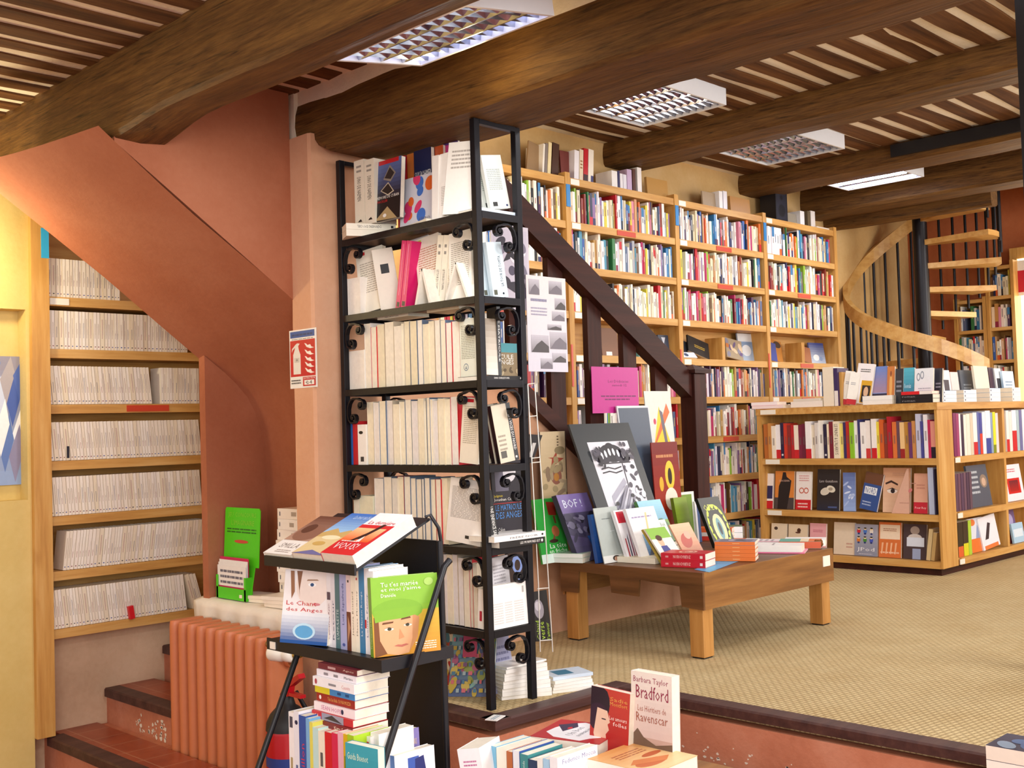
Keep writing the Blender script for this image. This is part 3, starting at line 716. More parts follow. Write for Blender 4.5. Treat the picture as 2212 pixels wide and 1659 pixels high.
struct('column_iron', B(4.5, 4.6, 1.50, 1.653, 0, 2.9), 'black_metal')

# ================================================================== PRINT AND BOOKS
TXT = {}
def text_geo(s):
    if s not in TXT:
        cu = bpy.data.curves.new('t', 'FONT'); cu.body = s; cu.size = 1; cu.resolution_u = 1; cu.fill_mode = 'FRONT'
        o = bpy.data.objects.new('t', cu); me = bpy.data.meshes.new_from_object(o)
        vs = [(v.co.x, v.co.y) for v in me.vertices]; fs = [tuple(p.vertices) for p in me.polygons]
        bpy.data.objects.remove(o); bpy.data.curves.remove(cu); bpy.data.meshes.remove(me)
        if vs:
            a0, a1 = min(v[0] for v in vs), max(v[0] for v in vs); b0, b1 = min(v[1] for v in vs), max(v[1] for v in vs)
        else: a0 = a1 = b0 = b1 = 0
        TXT[s] = (vs, fs, a0, a1, b0, b1)
    return TXT[s]
def lerp(a, b, t): return tuple(x+(y-x)*t for x, y in zip(a, b))
def pattern(u0, v0, u1, v1, n, cols, seed=1, smin=.03, smax=.09):
    """n small blots of the given colours"""
    g = random.Random(seed); out = []
    for k in range(n): out.append(('e', g.uniform(u0, u1), g.uniform(v0, v1), g.uniform(smin, smax), g.uniform(smin, smax), g.choice(cols), g.uniform(0, 180)))
    return out
def paint(mb, o, U, V, W, H, shapes, mi=0, eps=.00035):
    """printed shapes on the face with origin o and unit axes U, V, sized W x H"""
    o, U, V = Vector(o), Vector(U), Vector(V); Nn = U.cross(V); k = 0
    def P(u, v, l): return o+U*(u*W)+V*(v*H)+Nn*(eps*l)
    for s in shapes:
        k += 1; t = s[0]; l = 1+k*.22
        if t == 'r': _, a, b, c, d, col = s; mb.quad(P(a, b, l), P(c, b, l), P(c, d, l), P(a, d, l), col, mi)
        elif t == 'g':
            _, a, b, c, d, c0, c1 = s; n = 9
            for i in range(n):
                y0, y1 = b+(d-b)*i/n, b+(d-b)*(i+1)/n; mb.quad(P(a, y0, l), P(c, y0, l), P(c, y1, l), P(a, y1, l), lerp(C(c0), C(c1), i/(n-1)), mi)
        elif t == 'e':
            _, u, v, ru, rv, col = s[:6]; rot = math.radians(s[6]) if len(s) > 6 else 0
            pts = []
            for i in range(18):
                a = 2*PI*i/18; x, y = ru*W*math.cos(a), rv*H*math.sin(a)
                pts.append(P(min(1, max(0, u+(x*math.cos(rot)-y*math.sin(rot))/W)), min(1, max(0, v+(x*math.sin(rot)+y*math.cos(rot))/H)), l))
            mb.poly(pts, col, mi)
        elif t == 'p': mb.poly([P(min(1, max(0, u)), min(1, max(0, v)), l) for u, v in s[1]], s[2], mi)
        elif t == 'l':     # lines of small print
            _, a, b, c, d, n, col = s; g = random.Random(int(a*97+b*31+n))
            for i in range(n):
                y = b+(d-b)*(i+.2)/n; h = (d-b)/n*.45; x = a
                while x < c-.01:
                    w = min(c-x, g.uniform(.03, .13)*(c-a)*1.6); mb.quad(P(x, y, l), P(x+w*.85, y, l), P(x+w*.85, y+h, l), P(x, y+h, l), col, mi); x += w
        elif t in 'tT':     # t: level text; T: text running up the face; third way: 'D' running down
            _, a, b, c, d, tx, col = s; vs, fs, x0, x1, y0, y1 = text_geo(tx)
            if not vs: continue
            mb.add([P(a+(c-a)*(x-x0)/(x1-x0), b+(d-b)*(y-y0)/max(1e-6, y1-y0), l) if t == 't' else P(c-(c-a)*(y-y0)/max(1e-6, y1-y0), b+(d-b)*(x-x0)/(x1-x0), l) for x, y in vs], fs, col, mi)
        elif t == 'D':
            _, a, b, c, d, tx, col = s; vs, fs, x0, x1, y0, y1 = text_geo(tx)
            if vs: mb.add([P(a+(c-a)*(y-y0)/max(1e-6, y1-y0), d-(d-b)*(x-x0)/(x1-x0), l) for x, y in vs], fs, col, mi)
def rot4(X, Y, Z, o): return Matrix(((X.x, Y.x, Z.x, o.x), (X.y, Y.y, Z.y, o.y), (X.z, Y.z, Z.z, o.z), (0, 0, 0, 1)))
UP = Vector((0, 0, 1))
def dirv(deg): a = math.radians(deg); return Vector((math.cos(a), math.sin(a), 0))
def M_up(pos, face=180, lean=0):
    Y = -dirv(face); X = Y.cross(UP)
    return Matrix.Translation(Vector(pos)) @ rot4(X, Y, UP, Vector()) @ Matrix.Rotation(math.radians(lean), 4, 'Y')
def M_cover(pos, face, lean, t, d, roll=0):
    X = dirv(face); Y = UP.cross(X)
    return Matrix.Translation(Vector(pos)) @ rot4(X, Y, UP, Vector()) @ Matrix.Rotation(math.radians(roll), 4, 'X') @ Matrix.Rotation(math.radians(-lean), 4, 'Y') @ Matrix.Translation((-t/2, -d/2, 0))
def M_flat(pos, face, t, h, flip=False):
    X = -UP if flip else UP; Y = -dirv(face); Z = X.cross(Y)
    return rot4(X, Y, Z, Vector(pos)+UP*(t/2)-Z*(h/2))
USED = {}
def uniq(label):
    n = USED.get(label, 0)+1; USED[label] = n
    if n > 1: print('DUP LABEL', label)
    return label
SHELVED = MB()
def to_mass(mb, mw):
    o = len(SHELVED.v); SHELVED.v += [tuple(mw @ Vector(p_)) for p_ in mb.v]; SHELVED.f += [[i+o for i in f] for f in mb.f]; SHELVED.c += mb.c; SHELVED.m += mb.m; SHELVED.sm += mb.sm
def book(mw, t, h, d, cover='white', spine=None, pages='page', front=(), sp=(), back=(), label='', group=None, cat='book', name='book', full=True, band=None, backc=None, mass=False):
    """bound book; thickness along x, spine on -y, foot at z = 0"""
    spine = spine or cover; m = MB(); e = .0009; a = t/2
    if full:
        m.box(-a, -a+e, 0, d, 0, h, backc or cover); m.box(a-e, a, 0, d, 0, h, cover); m.box(-a+e, a-e, 0, e, 0, h, spine)
        pg = B(-a+e*1.15, a-e*1.15, e*1.3, d-.0012, .0010, h-.0010, pages)
    else: m.box(-a, a, 0, d, 0, h, cols=[backc or cover, cover, spine, pages, pages, pages])
    if band:
        bc, bh = band; m.box(-a-.0003, a+.0003, -.0003, d*.999, .0, h*bh, bc) if False else None
        paint(m, (-a, 0, 0), (1, 0, 0), (0, 0, 1), t, h, [('r', 0, 0, 1, bh, bc)]); paint(m, (a, 0, 0), (0, 1, 0), (0, 0, 1), d, h, [('r', 0, 0, 1, bh, bc)])
    if sp: paint(m, (-a, 0, 0), (1, 0, 0), (0, 0, 1), t, h, sp)
    if front: paint(m, (a, 0, 0), (0, 1, 0), (0, 0, 1), d, h, front)
    if back: paint(m, (-a, d, 0), (0, -1, 0), (0, 0, 1), d, h, back)
    if mass:
        to_mass(m, mw)
        if full: to_mass(pg, mw)
        return None
    o = m.build(name, 'printed_cover'); o.matrix_world = mw
    if full:
        q = pg.build('page_block', 'page_paper', o)
    return tag(o, uniq(label) if label else None, cat, group)
def spine_marks(g, dark=None, logo=True):
    c = dark or g.choice(['3a3436', '7a2a2a', '4a4a60', '5a4632']); a = g.uniform(.35, .5); w = g.uniform(.16, .30)
    out = [('r', .5-w/2, a, .5+w/2*.6, a+g.uniform(.2, .42), c)]
    if logo: out.append(('r', .32, .05, .68, .085, c))
    return out
BACK_TXT = [('l', .12, .45, .88, .86, 12, '8a8078'), ('r', .62, .06, .88, .15, '2a2828')]
# ================================================================== BOOKS: helpers that read positions off the survey
def rowX(xp, zb, specs, d=.112, where='', face=180, noun='book', group=None, start=0, full=True, cat='book'):
    """books standing side by side on the plane x = xp; specs run left to right: (px0, px1, ytop, cover, {options})"""
    n = start
    for s in specs:
        a, b, yt, col = s[:4]; kw = dict(s[4]) if len(s) > 4 else {}; n += 1
        pa, pb = at(a, yt, 'x', xp), at(b, yt, 'x', xp); t = abs(pa.y-pb.y)-.0008; h = (pa.z+pb.z)/2-zb-.0006
        dd = kw.pop('d', d); lean = kw.pop('lean', 0); off = kw.pop('off', 0); fc = kw.pop('face', face); lab = kw.pop('label', None); desc = kw.pop('desc', None)
        y = (pa.y+pb.y)/2; rad_ = math.radians(lean); x = xp+off+(dd if fc == 0 else 0)
        if lean: h = h/math.cos(rad_)-t*abs(math.tan(rad_)); t *= math.cos(rad_)
        lift = t/2*abs(math.sin(rad_))
        if lean: y += (h/2)*math.sin(rad_)*(1 if fc == 180 else -1)
        kw.setdefault('full', full)
        if 'pages' not in kw and fc == 0: kw['pages'] = col
        book(M_up((x, y, zb+.0005+lift), fc, lean), t, h, dd, kw.pop('cover', col), label=lab or f"{desc or (col+' '+noun)}, {ordinal(n)} from the left {where}", group=group, cat=cat, **kw)
    return n
def cov(px0, px1, yt, ax, val, zb, face, t=.02, lean=0, roll=0, label='', h=None, yb=None, **kw):
    """book or card standing cover outwards"""
    ym = yt if h else (yt+(yb or yt+100))/2
    pa, pb = at(px0, ym, ax, val), at(px1, ym, ax, val); w = (pa-pb).length*kw.pop('wk', 1); mid = (pa+pb)/2
    if h is None: h = (at((px0+px1)/2, yt, ax, val).z-zb)/math.cos(math.radians(lean))
    mid.z = zb+.0005+w/2*abs(math.sin(math.radians(roll)))+t*abs(math.sin(math.radians(lean)))
    if roll: mid -= (UP.cross(dirv(face)))*(-h/2*math.sin(math.radians(roll)))*1.0
    return book(M_cover(mid, face, lean, t, w, roll), t, h, w, label=label, **kw)
def stack(cx, cy, z, face, items, label, group=None, **kw0):
    """flat pile; items bottom to top: (t, h, d, cover, {options}); label is a format with the place in the pile"""
    n = len(items)
    for k, it in enumerate(items):
        t, h, d, col = it[:4]; kw = dict(it[4]) if len(it) > 4 else {}
        f = face+kw.pop('turn', 0); du, dv = kw.pop('du', 0), kw.pop('dv', 0); lab = kw.pop('label', None)
        colr = kw.pop('cover', col); kw.setdefault('spine', col)
        n_ = dirv(f); tn_ = Vector((-n_.y, n_.x, 0)); pos = Vector((cx, cy, z))+n_*dv+tn_*du
        pl = 'topmost' if k == n-1 and n > 1 else ('lowest' if k == 0 and n > 1 else (ordinal(n-k)+' from the top' if n > 1 else ''))
        book(M_flat(pos, f, t, h, kw.pop('flip', False)), t, h, d, colr, label=lab or label.format(col=kw.pop('desc', col), pl=pl), group=group, **{**kw0, **kw}); z += t+.0006
    return z

# ------------------------------------------------------------------ iron rack
FX = X0+.024
R1, R2, R3, R4, R5, R6 = [z+.002 for z in RZ]
AS = ('r', .3, .05, .7, .09, '2a2628')
# top deck
c_ = at(785, 478, 'x', X0+.02)
zt = stack(c_.x+.015, c_.y-.03, R1, 243, [(.026, .20, .105, 'ivory', dict(sp=[('t', .5, .0, .5, .0, '', 'black')])), (.024, .20, .105, 'ivory', dict(sp=[('T', .3, .30, .72, .78, 'DERNIERS DU CIEL', 'black'), ('r', .3, .05, .7, .1, 'black')]))], 'thick ivory paperback lying flat on the rack top deck, {pl} of two')
spn = lambda tx: [('D', .3, .38, .68, .74, tx, 'black'), ('l', .25, .80, .75, .94, 2, '9a948c'), ('p', [(.3, .06), (.75, .06), (.6, .10), (.4, .08)], 'black')]
rowX(FX+.012, zt, [(764, 785, 346, 'ivory', dict(sp=spn('DINO DE NAEMEN'), d=.11, label='ivory upright paperback with black spine title, farther of two on the flat pair')), (786, 807, 344, 'ivory', dict(sp=spn('DINO DE NAEMEN'), d=.11, label='ivory upright paperback with black spine title, nearer of two on the flat pair'))])
cov(808, 861, 343, 'x', FX+.02, zt, 180, .022, 4, 0, 'dark blue paperback with photo collage cover on the rack top deck', cover='navy', front=[('r', 0, .0, 1, .42, 'black'), ('g', 0, .4, 1, 1, '2a2a38', '5f6fa8'), ('r', .1, .93, .9, 1, 'red'), ('p', [(.2, .5), (.5, .62), (.75, .45), (.5, .40)], 'c9bca6'), ('p', [(.24, .5), (.5, .6), (.7, .46), (.5, .42)], '2c2624'), ('p', [(.3, .68), (.55, .9), (.8, .75), (.6, .62)], '8d8377'), ('p', [(.35, .70), (.55, .86), (.74, .75), (.6, .66)], '312b29'), ('t', .05, .36, .95, .42, 'MÉMOIRE DE CUBAN', 'white'), ('t', .05, .30, .5, .34, 'VINCKLER', 'red'), ('p', [(.0, .02), (.5, .22), (.9, .0)], 'b39a6e'), ('e', .4, .08, .07, .03, 'white')])
cov(862, 930, 380, 'x', FX+.06, R1, 180, .02, 5, 0, 'pale grey book scattered with coloured blots on the rack top deck', cover='d5d3dc', front=pattern(.08, .2, .95, .95, 10, ['e0672c', '8fc03f', 'd9386b', '3f6fc4'], 4, .07, .15)+[('t', .62, .12, .95, .2, 'KENNO', '5a545c')])
rowX(FX+.135, R1, [(856, 874, 338, 'red', dict(label='red book standing at the back of the rack top deck', d=.07)), (879, 894, 332, 'orange', dict(label='orange book standing at the back of the rack top deck', d=.07))])
cov(895, 932, 322, 'x', FX+.125, R1, 180, .018, 0, 0, 'navy book with white title at the back of the rack top deck', cover='navy', front=[('t', .05, .66, .98, .74, 'SAX ROHMER', 'white')])
cov(932, 958, 316, 'x', FX+.145, R1, 180, .014, 0, 0, 'orange and white patterned book behind the navy one on the rack top deck', cover='c2562c', front=[('e', .4, .8, .2, .06, 'white'), ('e', .7, .7, .15, .05, 'e8d8c8')])
cov(960, 990, 306, 'x', FX+.160, R1, 180, .012, 0, 0, 'purple book half hidden at the back of the rack top deck', cover='purple', front=[('r', .1, .85, .6, .97, 'magenta')])
stack(FX+.01, at(892, 470, 'x', FX).y, R1, 180, [(.014, .19, .10, 'ivory', dict(turn=-14))], 'thin ivory paperback lying askew under the grey blotted book')
rowX(FX+.004, R1+.001, [(931, 945, 336, 'white', dict(back=BACK_TXT, d=.14, label='white paperback leaning on the rack top deck, left of the pair by the post', lean=3))])
cov(946, 966, 330, 'x', FX, R1, 180, .012, 3, 0, 'slim white paperback cover outwards beside the rack front post', cover='f4efe8', front=[('l', .2, .2, .8, .5, 12, 'b9b1ab')])
cov(964, 1012, 306, 'x', FX-.0, R1+.0, 195, .02, 6, -4, 'tall white paperback with grey back text tilted against the rack front post', cover='f6f2ea', front=[('l', .15, .62, .9, .9, 5, 'b5aea6')])
stack(X0+.117, Y0+.012, R1, 270, [(.014, .19, .11, 'ice')], 'pale blue paperback lying flat at the short end of the rack top deck')
for k, (a, b, c) in enumerate(((1034, 1075, 302), (1050, 1092, 306))):
    cov(a, b, c, 'y', Y0+.035+.03*(1-k), R1+.017, 270, .016, 4, 9, ('pale blue and white paperback leaning at the rack end, behind its twin', 'pale blue and white paperback leaning at the rack end, in front of its twin')[k], cover='eef3ee', front=[('l', .12, .35, .8, .75, 12, 'a9b4ae'), ('r', .15, .05, .38, .13, '2a2a2a'), ('e', .85, .06, .05, .02, '2a3a6a')], h=.20)
# second deck
W2 = "on the rack's second deck"
rowX(FX, R2, [(750, 777, 600, 'f3ece2', dict(face=0, label='white paperback with orange dab, first in row '+W2, front=[('r', .4, .25, .6, .45, 'orange')])), ],)
cov(775, 820, 540, 'x', FX+.03, R2, 195, .024, 6, 9, 'cream paperback back cover with red tab '+W2, cover='efe5d3', front=[('r', .1, .92, .34, .97, 'red'), ('l', .12, .3, .85, .8, 14, 'b8ad9c')], sp=[('D', .3, .3, .7, .5, 'DINNER', 'black')])
cov(820, 848, 538, 'x', FX+.05, R2, 225, .024, 4, 8, 'cream paperback with dark logo leaning '+W2, cover='e9dfcd', front=[('r', .3, .6, .7, .75, 'black')])
for k, (a, b) in enumerate(((847, 857), (858, 869))):
    rowX(FX+.02, R2, [(a+12, b+12, 520, 'fuchsia', dict(lean=11, d=.10, sp=[('r', .2, .03, .8, .1, '2a1a20'), ('r', .45, .2, .55, .95, 'f38fbc')], label=('glossy fuchsia book leaning, ' + ('farther', 'nearer')[k] + ' of two '+W2)))])
cov(874, 920, 515, 'x', FX+.09, R2, 180, .02, 5, 4, 'pale grey book with coloured blots '+W2, cover='d5d3dc', front=pattern(.08, .15, .95, .95, 9, ['e0672c', '8fc03f', 'd9386b', '3f6fc4', 'e6c83c'], 9, .07, .14))
cov(900, 945, 512, 'x', FX+.055, R2, 190, .018, 5, 9, 'cream back cover with yellow tab and small text '+W2, cover='f0e6d4', front=[('r', .06, .9, .28, .97, 'yellow'), ('l', .1, .3, .9, .85, 16, 'c9967a')])
for k in range(3): rowX(FX+.045, R2, [(938+13*k, 950+13*k, 508, 'ivory', dict(lean=9, sp=[('D', .3, .2, .7, .5, 'LE TOUR DU TOMPA', '3a3634'), ('l', .3, .7, .7, .9, 2, '8a8480')], label='ivory spine leaning, %s of three alike %s' % (('farthest', 'middle one', 'nearest')[k], W2)))])
cov(966, 1010, 500, 'x', FX+.022, R2, 185, .016, 6, 4, 'cream back cover with red tab beside the front post '+W2, cover='f3ebdc', front=[('r', .3, .93, .55, .98, 'red'), ('l', .1, .2, .92, .85, 22, 'b0a798')])
for k, (a, b) in enumerate(((897, 932), (962, 1014))):
    q0, q1 = at(a, 650, 'x', FX-.0), at(b, 642, 'x', FX-.0); r = None
    m = MB(); yA, yB = q0.y, q1.y; ym = (yA+yB)/2; hh = .135
    for s_, ye in ((1, yA), (-1, yB)): m.prism([(-.0, ye-ym, 0), (.0, ye-ym-s_*.012, 0), (.0, -s_*.004, hh), (.0, s_*.006, hh)], (.12, 0, 0), 'f1e9da')
    o = m.build('open_book', 'page_paper'); o.location = (FX-.004, ym, R2+.0005); tag(o, ('cream paperback propped open like a tent, farther of two ', 'cream paperback propped open like a tent, nearer the post ')[k]+W2, 'book')
for k, (a, b, c) in enumerate(((1037, 1066, 507), (1058, 1090, 505))):
    cov(a, b, c, 'y', Y0+.04+.026*(1-k), R2, 270, .018, 3, 6, 'pale blue book with black spine title leaning, '+('rear', 'front')[k]+' of two at end of second deck', cover='d4e3ea', front=[('T', .62, .2, .8, .75, 'LA TOUR DE TOMTA', '23364a'), ('e', .7, .07, .06, .02, '1c2030'), ('r', .08, .05, .3, .14, '5a5a4a')], h=.205)
# third deck
W3 = "on the rack's third deck"
rowX(FX, R3, [(751, 786, 757, 'f1e9dc', dict(face=0, label='small white paperback with yellow dab at the far end '+W3))])
g = random.Random(21)
def pagesrow(zb, edges, ytop0, ytop1, W, pale, st=1, dd=.13):
    n = st; L = len(edges)-1
    for k in range(L):
        yt = ytop0+(ytop1-ytop0)*k/L+g.uniform(-5, 5); col = lerp(C(g.choice(pale)), C('f4ead2'), g.uniform(0, .6))
        rowX(FX+g.uniform(0, .008), zb, [(edges[k]+.3, edges[k+1]-.3, yt, col, dict(face=0, cover=g.choice(['ivory', 'white', 'cream', 'c9b8a0', 'red', 'slate', 'e8d8b8']), pages=col, d=dd, label=f"paperback showing its {['cream', 'pale', 'yellowed', 'ivory'][k%4]} page edges, {ordinal(n)} from left {W}"))]); n += 1
pagesrow(R3, [786, 800, 813, 830, 850, 866, 872, 884, 900, 912, 925, 938, 950, 962, 975, 992], 702, 690, W3, ['eee2c2', 'f3ead8', 'e9d9b0', 'efe6d6'])
cov(993, 1029, 688, 'x', FX, R3+.001, 180, .02, 0, 0, 'pale back cover with round ship emblem by the post '+W3, cover='dfe0cc', front=[('l', .1, .35, .9, .9, 20, '9fa08c'), ('e', .35, .22, .14, .06, '6a7a8a'), ('e', .35, .22, .11, .047, 'dfe0cc'), ('p', [(.3, .19), (.4, .19), (.36, .25)], '6a7a8a')])
stack(FX+.02, at(850, 690, 'x', FX).y+.03, at(850, 692, 'x', FX).z+.013, 180, [(.013, .19, .108, 'ivory', dict(sp=[('D', .3, .3, .7, .75, 'MÉMOIRE DU CIVIL', '33302e')]))], 'ivory paperback lying along the top of the third deck books, dark spine title')
stack(FX+.02, at(940, 680, 'x', FX).y-.02, at(850, 692, 'x', FX).z+.013, 180, [(.012, .18, .108, 'e8d6b4')], 'yellowed paperback lying along the top of the third deck books, by the post')
stack(X0+.117, Y0+.010, R3, 270, [(.016, .205, .13, 'black', dict(sp=[('D', .3, .35, .7, .72, 'DANS CHARLESTOWN', 'white'), ('e', .5, .06, .25, .02, 'white')]))], 'black paperback with white spine lettering lying flat at the third deck end')
cov(1046, 1072, 660, 'y', Y0+.035, R3+.018, 262, .016, 2, -2, 'white backed paperback with black lettered spine at the third deck end', cover='b9ab98', spine='black', front=[('g', 0, 0, 1, 1, 'd9cfc0', '8f7f6c')], h=.205)
rowX(X0+.12, R3+.018, [(1073, 1079, 662, 'black', dict(face=250, d=.09, label='thin black paperback on edge behind the third deck end', sp=[('D', .3, .2, .7, .85, 'LE MATRICULE', 'white')]))])
cov(1076, 1125, 742, 'y', Y0+.12, R3+.02, 270, .014, 2, 0, 'magazine with teal band and bold white title lying behind the third deck end', cover='8d7a5c', name='magazine', cat='magazine', front=[('r', 0, .72, 1, 1, '4f9aa6'), ('t', .05, .52, .7, .66, 'ICULE', 'white'), ('t', .15, .36, .7, .50, 'NGES', 'white')]+pattern(.1, .05, .95, .3, 8, ['5a4a34', 'b9a684'], 3))
# fourth deck
W4 = "on the rack's fourth deck"
rowX(FX, R4, [(751, 755, 912, 'ice', dict(label='thin pale blue spine first in row '+W4)), (755.5, 761, 914, 'blue', dict(label='thin dark blue spine '+W4)), (761.5, 771, 910, 'red', dict(label='red spined paperback '+W4)), (772, 790, 917, 'f3eee6', dict(label='white paperback with barcode beside the red spine '+W4, sp=[('e', .4, .8, .25, .04, 'black'), ('r', .3, .08, .7, .2, '3a3a3a')]))])
pagesrow(R4, [792, 806, 818, 833, 848, 862, 874, 888, 902, 915, 920, 928, 934, 945, 958, 972, 988], 872, 858, W4, ['efe6d2', 'e9dcbc', 'e4dcd6', 'efe4c4', 'd9d4dc'])
cov(994, 1034, 862, 'x', FX, R4+.001, 180, .016, 2, -5, 'cream back cover tilted by the front post '+W4, cover='e8dcc6', front=[('r', .2, .93, .6, .98, 'red'), ('l', .12, .3, .85, .88, 20, 'b3a68e')])
for k, (a, b) in enumerate(((1052, 1076), (1066, 1090), (1078, 1102))):
    cov(a, b, 855+3*k, 'y', Y0+.03+.034*(2-k), R4, 262, .022, 2, 9, 'black spined paperback with pale back cover leaning, %s of three at fourth deck end' % ('rear', 'middle', 'front')[k], cover='d5c6ae', spine='black', backc='1b191b', front=[('l', .1, .2, .5, .5, 4, '9a8d7a'), ('r', .1, .08, .4, .2, '4a443c'), ('r', .78, 0, 1, 1, 'black'), ('D', .82, .18, .95, .8, 'LES VICES DU NORD', 'white'), ('e', .88, .06, .05, .02, 'white')], h=.212, wk=1.5)
cov(820, 960, 835, 'x', X0+.205, R4+.02, 180, .008, 0, 0, 'lilac magazine with pale title standing at the back of the fourth deck', cover='7a5a9a', name='magazine', cat='magazine', front=[('g', 0, 0, 1, 1, 'b48cb8', '6a4a92'), ('t', .12, .78, .9, .88, 'le provençal', 'e0cfe6')], h=.235)
# fifth deck
W5 = "on the rack's fifth deck"
rowX(FX, R5, [(764, 776, 1077, 'e8e2cc', dict(face=0, label='low cream paperback first in row '+W5)), (776.5, 805, 1071, 'ddd8bc', dict(face=0, label='low pale green paperback second in row '+W5))])
pagesrow(R5, [808, 828, 846, 858, 872, 886, 898, 910, 916, 928, 940, 952, 966], 1034, 1030, W5, ['e3d8c4', 'd9d2c6', 'e9dcbc', 'd5d0d0'], 3)
cov(968, 1038, 1042, 'x', FX-.001, R5+.001, 184, .016, 3, -6, 'white back cover dense with text by the post '+W5, cover='ece4da', front=[('r', .3, .92, .55, .98, 'red'), ('l', .08, .38, .92, .88, 26, 'a59c94'), ('r', .55, .08, .66, .13, '2a2626'), ('e', .74, .09, .02, .01, '2a2626')])
cov(1056, 1070, 1050, 'y', Y0+.03, R5, 268, .03, 2, 8, 'black spined paperback with white lettering leaning at the fifth deck end', cover='black', front=[('D', .3, .1, .8, .7, 'UNE ENFANCE SARDE', 'white'), ('e', .5, .05, .15, .02, 'white')], h=.20)
mg = cov(1072, 1130, 1010, 'y', Y0+.135, R5, 270, .01, 3, 0, 'dark magazine with blue title standing behind the fifth deck end', cover='2a2630', name='magazine', cat='magazine', front=[('r', .1, .62, .5, 1, '6a6678'), ('e', .55, .85, .2, .12, 'e9e6ee'), ('t', .03, .54, .3, .58, 'Judgman', 'yellow'), ('t', .03, .49, .62, .535, 'Jonathan Coe', 'white'), ('r', 0, .465, 1, .472, 'red'), ('t', .06, .38, .86, .45, 'LE MATRICULE', '4f8ad0'), ('t', .06, .28, .86, .36, 'DES ANGES', '4f8ad0'), ('t', .1, .12, .3, .17, 'Calon', 'white')], h=.30, wk=1.2)
zt = stack(X0+.15, Y0-.03, R5+.0, 270, [(.022, .23, .12, 'black', dict(sp=[('D', .3, .1, .7, .55, 'LES MURMURES EST', 'white'), ('e', .5, .06, .25, .02, 'white')])), (.020, .26, .13, 'f1ede8', dict(du=-.01, sp=[('D', .3, .15, .7, .7, 'FRÈRE NOIR', '55505a'), ('e', .5, .06, .2, .02, 'black')]))], '{col} paperback lying flat on the rack fifth deck end, jutting out')
# sixth deck
W6 = "on the rack's lowest deck"
pagesrow(R6, [950, 964, 976, 988, 1000, 1012, 1020, 1030], 1196, 1216, W6, ['cfcbd6', 'c6c3d0', 'd8cdb8', 'cfc4b0'])
rowX(FX-.0, R6, [(1031, 1044, 1272, 'f1ebe2', dict(lean=3, label='white paperback with red tab leaning by the post '+W6, sp=[('r', .3, .2, .7, .45, 'crimson')])), (1045, 1058, 1270, 'f4efe6', dict(label='plain white paperback against the post '+W6))])
cov(1060, 1140, 1262, 'y', Y0+.008, R6, 270, .02, 3, 0, 'wide white book with columns of faint text across the lowest deck end', cover='f3efea', front=[('l', .1, .1, .35, .6, 9, 'd5d0cc'), ('l', .4, .1, .6, .6, 9, 'd5d0cc'), ('l', .65, .1, .9, .6, 9, 'd5d0cc'), ('r', .88, .75, .93, .9, 'b5b0ac')])
cov(1062, 1105, 1205, 'y', Y0+.07, R6, 270, .016, 2, 4, 'grey white paperback standing behind the wide white book '+W6, cover='dcd8dc', front=[('l', .2, .5, .8, .9, 8, 'b0acb2')])
cov(1100, 1138, 1180, 'y', Y0+.11, R6, 270, .016, 2, 0, 'dark comic with blue question mark behind the lowest deck end', cover='3a2620', front=[('e', .5, .78, .3, .14, '8aa2e0'), ('e', .5, .76, .16, .08, '3a2620'), ('r', .45, .55, .62, .68, '8aa2e0')]+pattern(.05, .05, .95, .5, 9, ['a5702c', '6e3a22', 'd0a050'], 5), h=.26)
# floor under the rack
W7 = 'on the carpet under the iron rack'
cc = [('g', 0, 0, 1, 1, '4b5f8a', '6fa0a6')]+pattern(.03, .03, .97, .97, 46, ['b9a24a', '8a9a5a', '3f5a8a', '7fb0b0', 'a0567a', 'c4b060'], 8, .03, .10)
cov(962, 1048, 1400, 'x', X0+.05, .0125, 186, .006, 17, 7, 'colourful toy town comic with pink square '+W7, cover='5b7f98', front=cc+[('r', .06+.13*(k%7), .05+.11*(k//7), .06+.13*(k%7)+.05+.02*(k%3), .05+.11*(k//7)+.05, ['b9a24a','c86a7a','4a7a9a','9ab0b8','7a5a8a'][(k*3)%5]) for k in range(49)]+[('p', [(.3, .5), (.62, .5), (.6, .85), (.28, .85)], 'b8406e')], h=.28, name='comic_album')
cov(950, 1000, 1392, 'x', X0+.16, .0125, 180, .006, 8, 0, 'bright album half hidden behind the toy town comic '+W7, cover='8a4a34', front=pattern(.03, .03, .97, .97, 26, ['d8b848', 'c23a34', '3f7a8a', 'e8dcc0'], 18, .05, .12), h=.27, name='comic_album')
cov(1060, 1112, 1380, 'y', Y0+.16, .0125, 270, .006, 10, 0, 'lilac grey album with thin line drawing standing '+W7, cover='9a9ab8', front=[('l', .1, .1, .9, .8, 7, '6a6a8c')], h=.22, name='comic_album')
p_ = at(1160, 1508, 'z', 0)
zt = stack(2.985, 2.955, .0005, 250, [(.014, .195, .13, 'white', dict(turn=k*3-8, dv=.004*(k % 2))) for k in range(8)], 'white booklet, {pl} in the pile on the carpet beside the rack foot', name='booklet', cat='booklet')
stack(3.0, 2.965, zt, 255, [(.006, .2, .135, 'f4f0ea', dict(turn=12, front=[('l', .3, .5, .6, .6, 2, '8a8a94')]))], 'loose white booklet with small print crowning the pile beside the rack foot', name='booklet', cat='booklet')
stack(3.165, 2.885, .0005, 250, [(.012, .17, .12, 'white', dict(turn=k*5-6)) for k in range(4)]+[(.012, .17, .12, 'ice', dict(front=[('r', .2, .4, .8, .8, '3a7a9a')]))], '{col} booklet, {pl} in the lower pile at the step corner', name='booklet', cat='booklet')
tg = B(-.035, .035, -.022, .022, 0, .003, 'f4f2ee'); paint(tg, (-.035, -.022, .003), (1, 0, 0), (0, 1, 0), .07, .044, [('l', .1, .3, .9, .7, 2, '6a90a8')])
